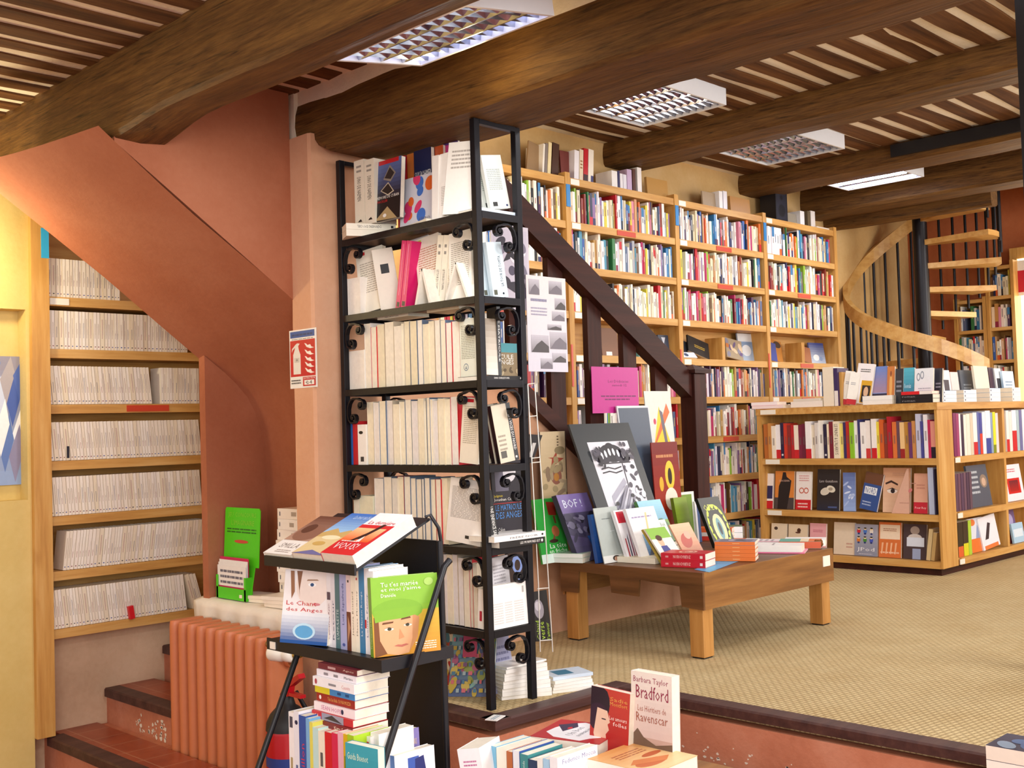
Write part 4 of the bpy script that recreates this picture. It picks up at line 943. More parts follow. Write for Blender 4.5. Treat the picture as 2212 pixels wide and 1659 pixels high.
o = tg.build('shelf_tag', 'printed_cover'); o.location = (2.672, 2.80, .0135); o.rotation_euler = (0, 0, .35); tag(o, 'small white printed tag lying on the wooden nosing at the rack foot', 'tag')
# ------------------------------------------------------------------ black book stand
TX = SXc+.006
WS = 'on the middle tray of the black stand'
FACE = lambda u, v, s: [('e', u, v, .30*s, .36*s, 'd8a583'), ('e', u-.11*s, v+.06*s, .06*s, .025*s, 'f3ece4'), ('e', u+.12*s, v+.06*s, .06*s, .025*s, 'f3ece4'), ('e', u-.11*s, v+.06*s, .028*s, .023*s, '3a4a5a'), ('e', u+.12*s, v+.06*s, .028*s, .023*s, '3a4a5a'), ('p', [(u-.19*s, v+.11*s), (u-.04*s, v+.115*s), (u-.04*s, v+.13*s), (u-.18*s, v+.135*s)], '6a4630'), ('p', [(u+.05*s, v+.115*s), (u+.2*s, v+.11*s), (u+.19*s, v+.135*s), (u+.05*s, v+.13*s)], '6a4630'), ('p', [(u-.01*s, v+.05*s), (u-.04*s, v-.07*s), (u+.04*s, v-.07*s)], 'c78f6c'), ('e', u, v-.15*s, .09*s, .028*s, 'b8584e')]
cov(616, 690, 1238, 'x', TX-.006, SZ+.0, 196, .026, 9, 0, 'white and blue paperback with a pale face and red title, first on the stand', cover='f4f1f2', spine='f2eef0',
    front=[('g', 0, 0, 1, .42, '0d4f9a', 'e9eff6'), ('e', .62, .80, .36, .30, 'f3e4dc'), ('e', .60, .80, .085, .026, 'ffffff'), ('e', .60, .80, .04, .024, '2a4a7a'), ('p', [(.48, .85), (.74, .86), (.7, .875), (.5, .87)], 'a0785c'), ('p', [(.12, .98), (.2, .98), (.24, .70), (.18, .6)], '9a6a4a'), ('p', [(.26, .98), (.38, .98), (.34, .72), (.36, .62)], '8a5c40'), ('e', .72, .54, .08, .018, 'd88a92'), ('t', .08, .515, .72, .575, 'Le Chant', 'c8242c'), ('t', .08, .42, .86, .485, 'des Anges', 'c8242c'), ('e', .5, .17, .24, .11, 'bfe0f2'), ('e', .5, .165, .19, .085, '5aa2d4')], h=None)
sx = [(704.0, 713.4, 1228, 'f0ecf0', dict(sp=[('T', .3, .1, .7, .55, 'Catherine Ryan', '8a5a70'), ('r', .1, .6, .9, .7, '5a4a5a')])), (713.4, 721.9, 1229, 'e3dfe6', dict(sp=[('T', .3, .1, .7, .6, 'Retour', '55607a')])), (721.9, 732.0, 1232, '54767e', dict(desc='grey teal paperback', sp=[('T', .25, .12, .75, .5, "L'AMULETTE", 'c9dada')])), (732.0, 746.5, 1224, 'a9acd6', dict(desc='lilac blue paperback', sp=[('T', .3, .3, .7, .8, 'Luis Sepulveda', '3a4a8a'), ('e', .5, .06, .22, .02, '4a5aa0')])), (746.5, 755.9, 1238, 'ead2d0', dict(desc='pink and brown pictured paperback', sp=[('r', 0, 0, 1, .5, '6a3a2a'), ('p', [(.2, .1), (.9, .3), (.3, .45)], 'b98a6a'), ('r', .35, .88, .65, .91, 'black')])), (755.9, 765.2, 1236, 'f0e4d0', dict(sp=[('T', .3, .2, .7, .75, 'Jeannie Boissard', '6a5a4a')], desc='cream paperback')), (765.2, 773.7, 1232, 'f3ead8', dict(sp=[('T', .3, .2, .7, .75, 'Maeve McGarry', '6a5a4a'), ('r', .35, .88, .65, .91, 'red')], desc='ivory paperback')), (773.7, 784.8, 1226, '3f7fae', dict(desc='bright blue paperback', sp=[('T', .3, .2, .7, .72, 'La Maison Rouge', 'd9e6f0')])), (785.6, 796.6, 1228, 'f2f0f4', dict(desc='white paperback with red foot', sp=[('r', 0, .3, .3, .4, 'red'), ('T', .35, .2, .7, .7, 'Louise Penny', '5a6a9a')])), (796.6, 806.0, 1234, 'f4f2f2', dict(desc='white paperback with red lettering and red foot', sp=[('r', 0, .0, 1, .3, 'c8283a'), ('r', 0, .3, 1, .5, '9cc8e6'), ('T', .25, .55, .8, .88, 'ANGELINE', 'c8283a')]))]
rowX(TX+.028, SZ, sx, .115, WS, start=1)
cov(806, 946, 1246, 'y', SYc+.012, SZ, 250, .026, 4, 0, 'green and orange paperback with a girl in a green hat, facing outwards on the stand', cover='8ab83a', spine='7aa832',
    front=[('g', 0, 0, 1, .55, 'c98a2c', 'c9a83a'), ('r', 0, .62, 1, 1, '86b83a'), ('e', .38, .56, .38, .15, '7cae34'), ('p', [(.06, .46), (.08, .2), (.2, .03), (.36, .0), (.52, .02), (.66, .2), (.70, .46), (.5, .52), (.2, .52)], 'dca478'), ('p', [(.52, .02), (.66, .2), (.70, .46), (.6, .5), (.58, .2)], 'c48a5c'), ('p', [(.02, .5), (.09, .48), (.1, .2), (.2, .03), (.02, .0)], '7a4a28'), ('p', [(.02, .58), (.74, .6), (.70, .50), (.45, .46), (.2, .45), (.04, .43)], '7fb034'), ('e', .24, .335, .07, .018, 'f0e0cc'), ('e', .245, .337, .032, .02, '3a3a2a'), ('p', [(.16, .345), (.24, .362), (.32, .34), (.24, .355)], '4a2c1c'), ('e', .52, .37, .062, .017, 'f0e0cc'), ('e', .515, .372, .03, .019, '3a3a2a'), ('p', [(.45, .375), (.52, .395), (.59, .378), (.52, .388)], '4a2c1c'), ('p', [(.14, .40), (.3, .41), (.31, .43), (.15, .425)], '6a4226'), ('p', [(.42, .44), (.57, .455), (.56, .475), (.43, .46)], '6a4226'), ('p', [(.40, .33), (.46, .22), (.38, .2)], 'c88c60'), ('p', [(.30, .12), (.36, .135), (.41, .128), (.48, .138), (.52, .125), (.42, .1)], 'b86656'), ('t', .14, .87, .70, .93, "Tu t'es mariée", 'f4f6e8'), ('t', .14, .80, .74, .86, "et moi j'aime", 'f4f6e8'), ('t', .14, .74, .36, .785, 'Danièle', 'f4f6e8'), ('l', .62, .04, .94, .15, 4, 'f3ead0'), ('e', .86, .9, .07, .05, 'a4c864')], wk=.84, sp=[('T', .3, .1, .7, .5, "Tu t'es mariée et moi", 'e6f0d0')])
cov(676, 690, 1222, 'x', TX+.085, SZ, 184, .02, 0, 0, 'tall teal blue paperback at the back of the middle tray of the black stand', cover='2a6a92', wk=4, h=.215, front=[('r', .3, .6, .5, .9, 'a0c4a0')])
cov(765, 800, 1220, 'x', TX+.123, SZ, 180, .02, 0, 0, 'tall blue green album standing behind the spines of the black stand', cover='4a8aa4', wk=2.2, h=.208)
# leaning books on the tilted tray
slope = (tB-tA).normalized(); Yd = slope.cross(tn)
def tilt(yc, up, t, h, d, ang=0, lift=0, **kw):
    o = tA+slope*up+tn*(t/2+.0008+lift); o.y = yc
    mw = rot4(tn, Yd, slope, o) @ Matrix.Rotation(math.radians(ang), 4, 'X') @ Matrix.Translation((0, -d/2, 0))
    return book(mw, t, h, d, **kw)
tilt(2.675, .004, .018, .215, .135, 0, label='paperback with sleeping brown animal on white cover, first on the tilted tray', cover='e9e2da', front=[('g', 0, .35, 1, 1, 'b08a76', '6a4436'), ('e', .5, .55, .45, .2, '8a6250'), ('e', .3, .66, .2, .12, '5a3a2e'), ('r', 0, 0, 1, .34, 'ece6de'), ('t', .2, .16, .85, .27, 'SMILLA', '6a5a52'), ('l', .3, .04, .8, .12, 2, '9a8a80')])
tilt(2.532, .006, .026, .225, .135, 0, label='paperback with sandy beach and blue sky cover, middle of the tilted tray', cover='d9c8ac', spine='d8b8a4', front=[('g', 0, .5, 1, 1, '9cc4e4', '2f6fc0'), ('r', 0, 0, 1, .5, 'dcc490'), ('p', [(0, .5), (.3, .62), (.55, .52), (.8, .6), (1, .5), (1, .42), (0, .40)], 'c9a868'), ('p', [(0, .0), (.5, .1), (1, .02), (1, 0)], '6a6a9a'), ('e', .5, .40, .3, .05, 'efe0b8'), ('e', .4, .25, .2, .05, 'c9a45c'), ('t', .3, .86, .95, .95, 'La mer au bout', 'cfe2f4')])
tilt(2.390, .004, .036, .220, .138, 0, label='thick white and red paperback with running figure, nearest on the tilted tray', cover='f3efee', spine='c8283a', front=[('r', 0, .0, 1, .70, 'd0262c'), ('g', .0, .30, .9, .62, 'e8622c', 'f6c08a'), ('p', [(.42, .35), (.62, .72), (.74, .72), (.56, .36)], '2a1418'), ('p', [(.3, .3), (.5, .5), (.56, .46), (.40, .28)], '2a1418'), ('p', [(.5, .30), (.64, .30), (.58, .44)], 'f1ece8'), ('t', .12, .72, .92, .80, 'La dernière', 'c8283a'), ('t', .1, .12, .8, .26, 'VOUS!', 'f4eeec'), ('l', .1, .28, .6, .33, 1, 'f0d8d0')])
# pile on the bottom tray
ps = at(740, 1600, 'x', 1.765).y
zs0 = .2325
SG = lambda tx, c: [('D', .28, .12, .72, .80, tx, c)]
items = [(0.0221, .185, .115, '7a2024', dict(desc='dark red', sp=[('D', .25, .06, .75, .42, 'Kitty Sewell', 'f0dcc8')], du=.0)),
  (0.0187, .178, .110, 'c22a32', dict(desc='red and photo spined', sp=[('r', 0, .22, 1, .75, '9a96a8'), ('p', [(.1, .25), (.9, .5), (.3, .7)], '3a3038'), ('T', .2, .84, .7, .9, 'H', 'white')], du=.0, dv=-.004)),
  (0.0221, .178, .110, 'f2e4e8', dict(desc='white pink', sp=[('D', .25, .28, .75, .82, 'SEAN HOPES', 'd078a0'), ('e', .5, .3, .3, .03, 'navy')], du=.002, dv=-.010)),
  (0.0221, .165, .11, '9a2a24', dict(desc='brick red', sp=[('D', .3, .1, .7, .7, 'Tula San Bella / DONA MOZZA', 'e8b060'), ('e', .5, .9, .25, .03, 'white')], dv=-.016)),
  (0.0170, .172, .11, '3f86c4', dict(desc='blue and yellow', sp=[('r', 0, .62, 1, 1, 'd8cc30'), ('l', .3, .1, .7, .5, 2, '1f4a80')], dv=-.014)),
  (0.0238, .18, .11, 'f0eef2', dict(desc='white', sp=[('D', .3, .1, .7, .3, 'Cauvin', 'd89a9a'), ('l', .35, .35, .6, .75, 1, '8a8a92'), ('e', .5, .92, .3, .03, 'b04a5a')], dv=-.010)),
  (0.0170, .172, .11, 'e6e0e8', dict(desc='pale lilac', sp=[('D', .3, .08, .7, .3, 'Martine', '55505a'), ('l', .3, .4, .7, .9, 2, '8a828a')], dv=-.02)),
  (0.0153, .168, .108, '6a2432', dict(desc='plum', sp=[('D', .3, .08, .7, .35, 'Agnès', 'e0c0b0'), ('l', .3, .45, .7, .9, 1, 'c8a0a0')], dv=-.024))]
stack(1.722, ps-.010, zs0, 180, items, '{col} spined paperback, {pl} of the flat pile in the middle of the black stand')
WB = 'on the bottom tray of the black stand'
bx = 1.69
rowX(bx, -.0195, [(623, 634, 1538, 'f0ecec', dict(sp=[('r', .2, .86, .8, .96, '4a4a5a'), ('l', .3, .2, .7, .8, 1, 'b09a6a')])), (634, 645, 1536, 'e6e6ee', dict(desc='pale paperback', sp=[('e', .5, .9, .3, .02, 'navy'), ('l', .3, .2, .7, .7, 1, '5a6a9a')])), (645, 660, 1546, '2f52a0', dict(desc='royal blue paperback', sp=[('T', .25, .2, .75, .75, 'Cendrillon', 'c83a5a')])), (660, 668, 1552, '7ab0dc', dict(desc='sky blue paperback')), (668, 675, 1560, 'e0d860', dict(desc='yellow paperback', sp=[('r', .2, .3, .8, .5, '6a4a2a')])), (675, 687, 1572, 'bfe0dc', dict(desc='pale aqua paperback', sp=[('T', .3, .2, .75, .6, 'Maman', '3a5a9a')])), (687, 701, 1580, 'efe6d0', dict(desc='cream paperback', sp=[('T', .25, .2, .8, .5, 'd.p.', 'c8283a'), ('l', .3, .6, .7, .9, 1, '5a5a5a')])), (701, 716, 1582, 'cc2028', dict(desc='bright red paperback', sp=[('l', .4, .2, .6, .8, 1, 'f0c0a0')])), (716, 729, 1584, 'd02a50', dict(desc='raspberry paperback', sp=[('l', .4, .2, .6, .8, 1, 'f4d0d8')])), (729, 741, 1582, 'e8b0c0', dict(desc='pink paperback')), (741, 750, 1586, 'd8b020', dict(desc='amber paperback', sp=[('r', .2, .5, .8, .8, '7a8a20')])), (750, 764, 1588, 'a8cc28', dict(desc='lime paperback'))], .11, WB)
cov(752, 812, 1612, 'x', 1.655, -.0195, 186, .024, 0, 0, 'teal paperback with red figure propped facing outwards at the foot of the stand', cover='2a90a4', front=[('g', 0, 0, 1, 1, '1f7a92', '3aa0b0'), ('t', .05, .86, .7, .92, 'Guida Buenot', 'd8e8c8'), ('e', .65, .70, .16, .10, 'b03a3a'), ('p', [(.45, .2), (.9, .2), (.85, .6), (.5, .62)], 'a83a3c'), ('e', .3, .3, .1, .05, 'f0e8e0')])
for k, (a, b, c) in enumerate(((770, 782, 1590), (784, 800, 1590), (800, 818, 1584))):
    rowX(1.72+.01*k, -.0195, [(a, b, c, 'white', dict(label=('white paperback with blue mark', 'white paperback with red corner', 'plain white paperback')[k]+' behind the teal book at the foot of the stand', sp=[('r', .2, .86, .8, .95, ('2f4a8a', 'c8283a', 'e8e4e0')[k])]))])
cov(836, 912, 1584, 'y', 2.262, -.0195, 270, .022, 3, 0, 'violet paperback with gold author name and white script at the foot of the stand', cover='6a5a9c', front=[('g', 0, 0, 1, 1, '54487e', '8074b0'), ('t', .05, .84, .92, .90, 'VLADIMIR FEDOROVSKI', 'd8b878'), ('t', .22, .68, .9, .80, 'Roman de', 'f0ecf4'), ('t', .22, .52, .9, .64, 'Russie', 'f0ecf4')])
cov(860, 944, 1624, 'y', 2.215, -.0195, 270, .026, 3, 0, 'white paperback with blue and green map shape at the foot of the stand', cover='f1f0f4', spine='6a90cc', front=[('r', .32, .3, .6, .93, '3f5aa8'), ('p', [(.5, .9), (.72, .92), (.8, .6), (.62, .4), (.48, .6)], '2a2f6a'), ('p', [(.3, .35), (.7, .62), (.86, .6), (.8, .35)], '9ac82c')])

# ------------------------------------------------------------------ piles on the low table at the very front
FZ = .085
ft = empty('front_table', (2.3, 1.75, -.19), 'low dark table holding paperbacks in front of the step', 'table')
lb('table_top', B(1.86, 2.52, 1.50, 2.10, FZ-.03, FZ), 'table_wood', ft)
for x, y in ((1.88, 1.52), (2.44, 1.52), (2.44, 2.02)): lb('leg', B(x, x+.06, y, y+.06, -.499 if x < 2.2 else -.189, FZ-.031), 'leg_wood', ft)
brX = atd(1447, 1625, 2.88).x
cov(1361, 1447, 1458, 'x', brX, FZ, 180, .034, 2, 0, 'tall pale paperback with large wine red author name and sepia landscape, standing at the step', cover='dccdc6', spine='e9e4de', front=[('g', 0, .0, 1, .36, '5a4438', 'b89a90'), ('g', 0, .36, 1, 1, 'cbb4ae', 'e0d2c8'), ('p', [(0, .36), (.15, .44), (.3, .36), (.6, .30), (1, .34), (1, .0), (0, .0)], '6a5344'), ('p', [(0, .22), (.5, .26), (1, .16), (1, .0), (0, .0)], '4a3a30'), ('e', .60, .18, .10, .05, 'e9e0d4'), ('e', .82, .2, .12, .06, 'e4dace'), ('p', [(.6, .02), (.95, .02), (.85, .18), (.68, .16)], 'efe8dc'), ('t', .06, .88, .92, .955, 'Barbara Taylor', '9a4a5c'), ('t', .12, .74, .92, .87, 'Bradford', '8a2440'), ('t', .16, .615, .86, .675, 'Les Héritiers de', 'a86a5a'), ('t', .12, .51, .9, .60, 'Ravenscar', '9a5a48')])
cov(1271, 1349, 1466, 'x', brX-.03, FZ+.0, 183, .026, 3, -3, 'red paperback with dark haired woman in profile, leaning beside the tall pale one', cover='b0202a', spine='ece4e0', front=[('g', 0, 0, 1, 1, 'a8161f', 'b83a2a'), ('e', .16, .80, .34, .26, '2a1620'), ('e', .2, .62, .28, .18, '33182a'), ('p', [(.18, .74), (.44, .72), (.52, .58), (.46, .55), (.5, .48), (.42, .42), (.44, .34), (.2, .22), (.1, .4)], 'e0b9a0'), ('p', [(.3, .60), (.42, .60), (.40, .615), (.3, .615)], '2a1620'), ('t', .5, .86, .95, .91, 'Sadie', 'd89a4a'), ('t', .5, .80, .95, .85, 'Montfort', 'd89a4a'), ('t', .5, .62, .95, .67, 'Les amours', 'efd8d0'), ('t', .6, .55, .95, .60, 'folles', 'efd8d0')], h=.205)
pz = atd(1290, 1655, 2.80)
z_ = stack(pz.x+.02, pz.y-.055, FZ, 182, [(.036, .2, .185, 'efe6d8', dict(label='thick cream paperback underneath the orange desert one on the front table')), (.036, .205, .19, 'f1e9dc', dict(label='thick paperback with orange desert cover lying in front of the tall pale one', cover='e8c890', spine='f0e8dc', front=[('g', 0, 0, 1, 1, 'e8cc98', 'd89a5a'), ('e', .4, .3, .3, .12, 'c4683a'), ('e', .7, .5, .2, .06, 'b85a30'), ('l', .2, .62, .8, .8, 3, 'b06a4a'), ('p', [(.1, .4), (.6, .2), (.8, .3), (.3, .5)], 'cf7a44')]))], '')
pw = atd(1222, 1618, 2.98)
stack(pw.x+.005, pw.y+.01, FZ, 196, [(.05, .21, .19, 'f1ece4', dict(label='thick white paperback under the red splash one on the front table')), (.030, .205, .188, 'ede6de', dict(label='paperback with white splash and script on red cover, lying on a thick white one', cover='b8242c', spine='ede4d8', front=[('r', 0, 0, 1, 1, 'b3202a'), ('p', [(.05, .3), (.2, .22), (.3, .1), (.5, .2), (.75, .1), (.85, .35), (.95, .6), (.8, .8), (.55, .88), (.3, .9), (.1, .7)], 'f0eef2'), ('p', [(.4, .7), (.7, .9), (.9, .7), (.7, .6)], '3a2a4a'), ('t', .25, .5, .7, .6, 'Un bon', '5a5a6a'), ('t', .25, .36, .75, .46, 'nouveau jour', '5a5a6a'), ('e', .6, .68, .06, .03, 'c8283a')]))], '')
WF = 'in the upright row on the front table'
fx = atd(1100, 1650, 2.9).x
rowX(fx-.02, FZ, [(1056, 1070, 1612, '7ab4d0', dict(desc='sky blue spined paperback', d=.13)), (1071, 1090, 1616, 'f0e6d4', dict(desc='cream paperback', d=.13)), (1091, 1104, 1622, 'b8622c', dict(desc='rust orange paperback', d=.12)), (1105, 1120, 1622, 'eceaf0', dict(desc='white and blue paperback', d=.12, sp=[('l', .3, .2, .7, .8, 1, '6a8ac0')])), ], .12, WF, off=0) if False else None
y_ = at(1056, 1615, 'x', fx).y
def upr(px0, px1, yt, x, col, lab, d=.13, fc=180, **kw):
    kw.pop('pages', None)
    a, b = at(px0, yt, 'x', x), at(px1, yt, 'x', x); book(M_up((x, (a.y+b.y)/2, FZ+.0005), fc, kw.pop('lean', 0)), abs(a.y-b.y)-.0006, (a.z+b.z)/2-FZ, d, kw.pop('cover', col), spine=col, label=lab, **kw)
upr(1056, 1071, 1612, fx, '7ab4d0', 'sky blue spined paperback, farthest in the upright row on the front table', pages='efe6d0')
upr(1072, 1093, 1618, fx, 'efe8d8', 'cream spined paperback between blue and rust ones on the front table')
upr(1094, 1106, 1624, fx, 'b8622c', 'rust orange spined paperback in the upright row on the front table')
upr(1107, 1122, 1622, fx, 'e9e8ee', 'white spined paperback with navy cover edge in the upright row on the front table', cover='2f4f9a')
upr(1123, 1140, 1630, fx, '3f8a8c', 'teal paperback with yellow author name in the upright row on the front table', front=[('t', .12, .72, .95, .88, 'Doris Richard', 'd8d878')], sp=[('T', .3, .1, .7, .8, 'Le grand vide', 'd0e6e0')])
upr(1141, 1159, 1642, fx-.004, '2a3a5c', 'dark navy paperback half hidden in the upright row on the front table')
upr(1160, 1172, 1638, fx-.006, 'eeeae6', 'thin white paperback in the upright row on the front table', front=[('r', 0, 0, 1, .6, 'e8e4e4')])
upr(1173, 1186, 1640, fx-.008, 'a8cce8', 'pale blue paperback in the upright row on the front table')
upr(1187, 1204, 1636, fx-.010, 'f0edf2', 'white paperback with grey author name, nearest in the upright row on the front table', d=.15, front=[('t', .12, .80, .95, .92, 'Federico Moccia', '8a8ab0')])
m_ = at(1030, 1640, 'x', fx-.05)
upr(1003, 1040, 1618, fx-.07, 'f4f0f2', 'white paperback with pink title leaning at the end of the front table', lean=-9, d=.12, fc=200, sp=[('l', .2, .5, .8, .7, 2, 'c878a0')], cover='efeaea')
# ------------------------------------------------------------------ wall sign, ledge, alcove
def card(name, pts, label, cat, front=(), col='white', th=.003, mat='printed_cover', group=None):
    """flat sheet with corners p0 (low left) p1 (low right) p2 (top right) p3 (top left) as one sees it"""
    p0, p1, p2, p3 = [Vector(p_) for p_ in pts]; U = (p1-p0); V = (p3-p0); n = U.cross(V).normalized()
    o = (p0+p1)/2; m = MB(); m.prism([q-o-n*th for q in (p0, p1, p2, p3)], n*th, col)
    W, H = U.length, V.length; U.normalize(); V.normalize()
    if front: paint(m, p0-o, U, V, W, H, front)
    ob = m.build(name, mat); ob.location = o; return tag(ob, label, cat, group)
SXP = 2.6385
def wq(ax, v, x0, x1, y0, y1):
    a, b = at((x0+x1)/2, y1, ax, v), at((x0+x1)/2, y0, ax, v); l, r = at(x0, (y0+y1)/2, ax, v), at(x1, (y0+y1)/2, ax, v)
    if ax == 'x': return [(v, l.y, a.z), (v, r.y, a.z), (v, r.y, b.z), (v, l.y, b.z)]
    return [(l.x, v, a.z), (r.x, v, a.z), (r.x, v, b.z), (l.x, v, b.z)]
flame = lambda v: ('p', [(.58, v+.10), (.66, v+.03), (.80, v), (.94, v+.01), (.84, v+.03), (.80, v+.07), (.70, v+.06), (.64, v+.09)], 'f4efe8')
card('extinguisher_sign', wq('x', SXP, 626, 683, 711, 838), 'red and white fire extinguisher sign with blue strip on the orange pier', 'sign', [('r', .04, .865, .96, .975, '2450a0'), ('l', .1, .88, .9, .955, 1, '17356e'), ('l', .1, .828, .92, .85, 1, '6a6a6a'), ('r', .03, .20, .97, .82, 'c4161f'), ('r', .14, .24, .42, .58, 'e8e4dc'), ('p', [(.14, .57), (.42, .57), (.36, .66), (.34, .72), (.40, .76), (.30, .77), (.24, .75), (.10, .68), (.09, .62), (.13, .66), (.22, .70), (.20, .66)], 'e8e4dc'), ('r', .18, .44, .38, .52, 'cfc9c0'), ('t', .25, .455, .32, .51, '+', '4a4a4a'), flame(.24), flame(.34), flame(.44), flame(.55), flame(.66), ('r', .5, .03, .97, .185, 'c4161f'), ('t', .53, .145, .95, .178, 'EXTINCTEUR', 'f0e8e0'), ('r', .55, .05, .92, .13, 'f2efe9'), ('t', .6, .06, .72, .12, 'e', '4a4040'), ('t', .74, .06, .84, .12, '4', '4a4040'), ('l', .06, .07, .42, .16, 2, '5a5656')], col='f1eee8', th=.004)
card('abstract_poster', wq('y', 5.225, -170, 57, 768, 1052), 'shiny blue and silver abstract poster in the recess of the yellow wall', 'poster', [('g', 0, 0, 1, 1, '8fa6d0', '8d8a9c')]+[('p', [(u, v), (u+.09, v+.25), (u+.05, v+.45), (u-.06, v+.2)], c) for u, v, c in ((.62, .05, 'e4ecf4'), (.78, .1, '5a78b8'), (.7, .4, 'c8d4ea'), (.86, .45, '3f5aa8'), (.92, .2, 'e9eef8'), (.8, .62, 'a9a2a8'), (.93, .65, '4a64b0'), (.66, .7, '6f86c0'), (.88, .02, '8a86a8'), (.74, .22, 'f3f6fa'))], col='b4b6c8')
# white cloth on the sill
SLZ = .2505; m = MB(); nx, nyc = 10, 26; vs = []; rng = random.Random(5)
for i in range(nx+1):
    for j in range(nyc+1):
        y = 3.93+.77*j/nyc; u = i/nx
        if u <= .55: x = 2.90-.27*u/.55; z = SLZ+.012+.004*mnoise.noise(Vector((x*14, y*14, 0)))
        else:
            t = (u-.55)/.45; x = 2.63-.018-.012*math.sin(y*40)*t; z = SLZ+.012-.085*t+.010*math.sin(y*17)*t-.03*t*(4.7-y)
        if j > nyc-3: z -= .0 if u < .5 else 0
        vs.append((x, y, z))
m.add(vs, [(i*(nyc+1)+j, i*(nyc+1)+j+1, (i+1)*(nyc+1)+j+1, (i+1)*(nyc+1)+j) for i in range(nx) for j in range(nyc)], smooth=True)
o = m.build('sill_cloth', 'white_cloth'); s_ = o.modifiers.new('thick', 'SOLIDIFY'); s_.thickness = .008; s_.offset = 1; tag(o, 'white cloth spread over the niche sill above the radiator', 'cloth')
CZ = SLZ+.022
# green game card display
gd = [at(468, 1258, 'x', 2.66), at(534, 1258, 'x', 2.66)]
yA, yB = gd[0].y, gd[1].y; gz0 = CZ; gz1 = at(505, 1097, 'x', 2.70).z
root = empty('counter_display', (2.68, (yA+yB)/2, gz0), 'lime green cardboard counter display with a pocket of pink cards on the sill', 'display')
m = MB(); W_ = yA-yB; H_ = gz1-gz0
m.prism([Vector((2.70, yA+.004, gz0+H_*.36)), Vector((2.70, yB-.028, gz0+H_*.36)), Vector((2.715, yB-.028, gz1-.01)), Vector((2.715, yB-.018, gz1)), Vector((2.715, yA-.006, gz1)), Vector((2.715, yA+.004, gz1-.01))], (.004, 0, 0), '52cc1e')
m.prism([Vector((2.672, yA, gz0)), Vector((2.672, yB, gz0)), Vector((2.70, yB, gz0+H_*.37)), Vector((2.70, yA, gz0+H_*.37))], (.004, 0, 0), '52cc1e')
Vd = Vector((.015, 0, gz1-gz0-H_*.36)).normalized()
paint(m, Vector((2.6995, yA+.004, gz0+H_*.36)), Vector((0, -1, 0)), Vd, W_+.032, H_*.64, [('t', .1, .82, .9, .92, 'JEU CONCOURS', '8ad23c'), ('t', .2, .70, .85, .79, "L'IMAGINAIRE", '8ad23c'), ('l', .08, .56, .92, .66, 2, '2a6a1e'), ('e', .5, .42, .2, .03, 'c8483a')])
lb('backboard', m, 'printed_cover', root)
m = MB(); x_ = 2.655; m.box(x_, x_+.002, yB+.006, yA-.006, gz0+.002, gz0+H_*.13, '52cc1e'); m.box(x_, x_+.002, yB+.006, yB+.02, gz0+.002, gz0+H_*.26, '52cc1e'); m.box(x_, x_+.002, yA-.02, yA-.006, gz0+.002, gz0+H_*.26, '52cc1e'); m.box(x_, 2.69, yB+.004, yB+.006, gz0+.002, gz0+H_*.26, '46b81a'); m.box(x_, 2.69, yA-.006, yA-.004, gz0+.002, gz0+H_*.26, '46b81a')
lb('pocket', m, 'printed_cover', root)
for k in range(4):
    m = MB(); x_ = 2.660+.005*k; m.box(x_, x_+.001, yB+.01, yA-.01, gz0+.012, gz0+H_*(.46-.03*(3-k)), 'c8285a' if k == 3 else 'f0ecec')
    if k == 0: paint(m, (x_, yA-.01, gz0+.012), (0, -1, 0), (0, 0, 1), W_-.02, H_*.33, [('r', 0, 0, 1, .35, 'b8285a'), ('l', .1, .4, .9, .95, 3, '6a6a7a')])
    if k == 3: paint(m, (x_, yA-.01, gz0+.012), (0, -1, 0), (0, 0, 1), W_-.02, H_*.44, [('t', .12, .78, .88, .86, 'JEU CONCOURS', 'f0c8d0'), ('t', .2, .66, .8, .74, 'IMAGINAIRE', 'f0c8d0')])
    lb('game_card', m, 'printed_cover', root)
q = at(602, 1240, 'x', 2.70)
n = 9; zt0 = CZ; zt1 = at(602, 1100, 'x', 2.70).z; th = (zt1-zt0)/n-.0006
stack(2.735, q.y-.035, zt0, 180, [(th, .178, .11, g.choice(['f0e8e0', 'ece2d6', 'f4eee8']), dict(desc='cream', du=g.uniform(-.008, .008), dv=g.uniform(-.01, .01), turn=g.uniform(-4, 4), sp=[('l', .3, .15, .7, .6, 1, 'a89888'), ('r', .3, .88, .7, .92, '5a5a6a')])) for k in range(n)], '{col} paperback, {pl} in the tall pile in the niche beside the pier')
q = at(585, 1290, 'x', 2.66); q2 = at(545, 1250, 'x', 2.69)
stack(2.675, q2.y-.04, CZ, 190, [(.014, .178, .11, 'efe4d4', dict(desc='cream', pages='d0b898')), (.014, .178, .11, 'eadccc', dict(desc='cream', turn=6, pages='d0b898'))], '{col} paperback, {pl} of two lying on the cloth behind the green display')
stack(2.645, q.y-.07, CZ, 184, [(.015, .178, .11, 'f0e6d8', dict(desc='cream', pages='d4bea0', turn=k*5)) for k in range(3)], '{col} paperback, {pl} in the low pile on the cloth edge')

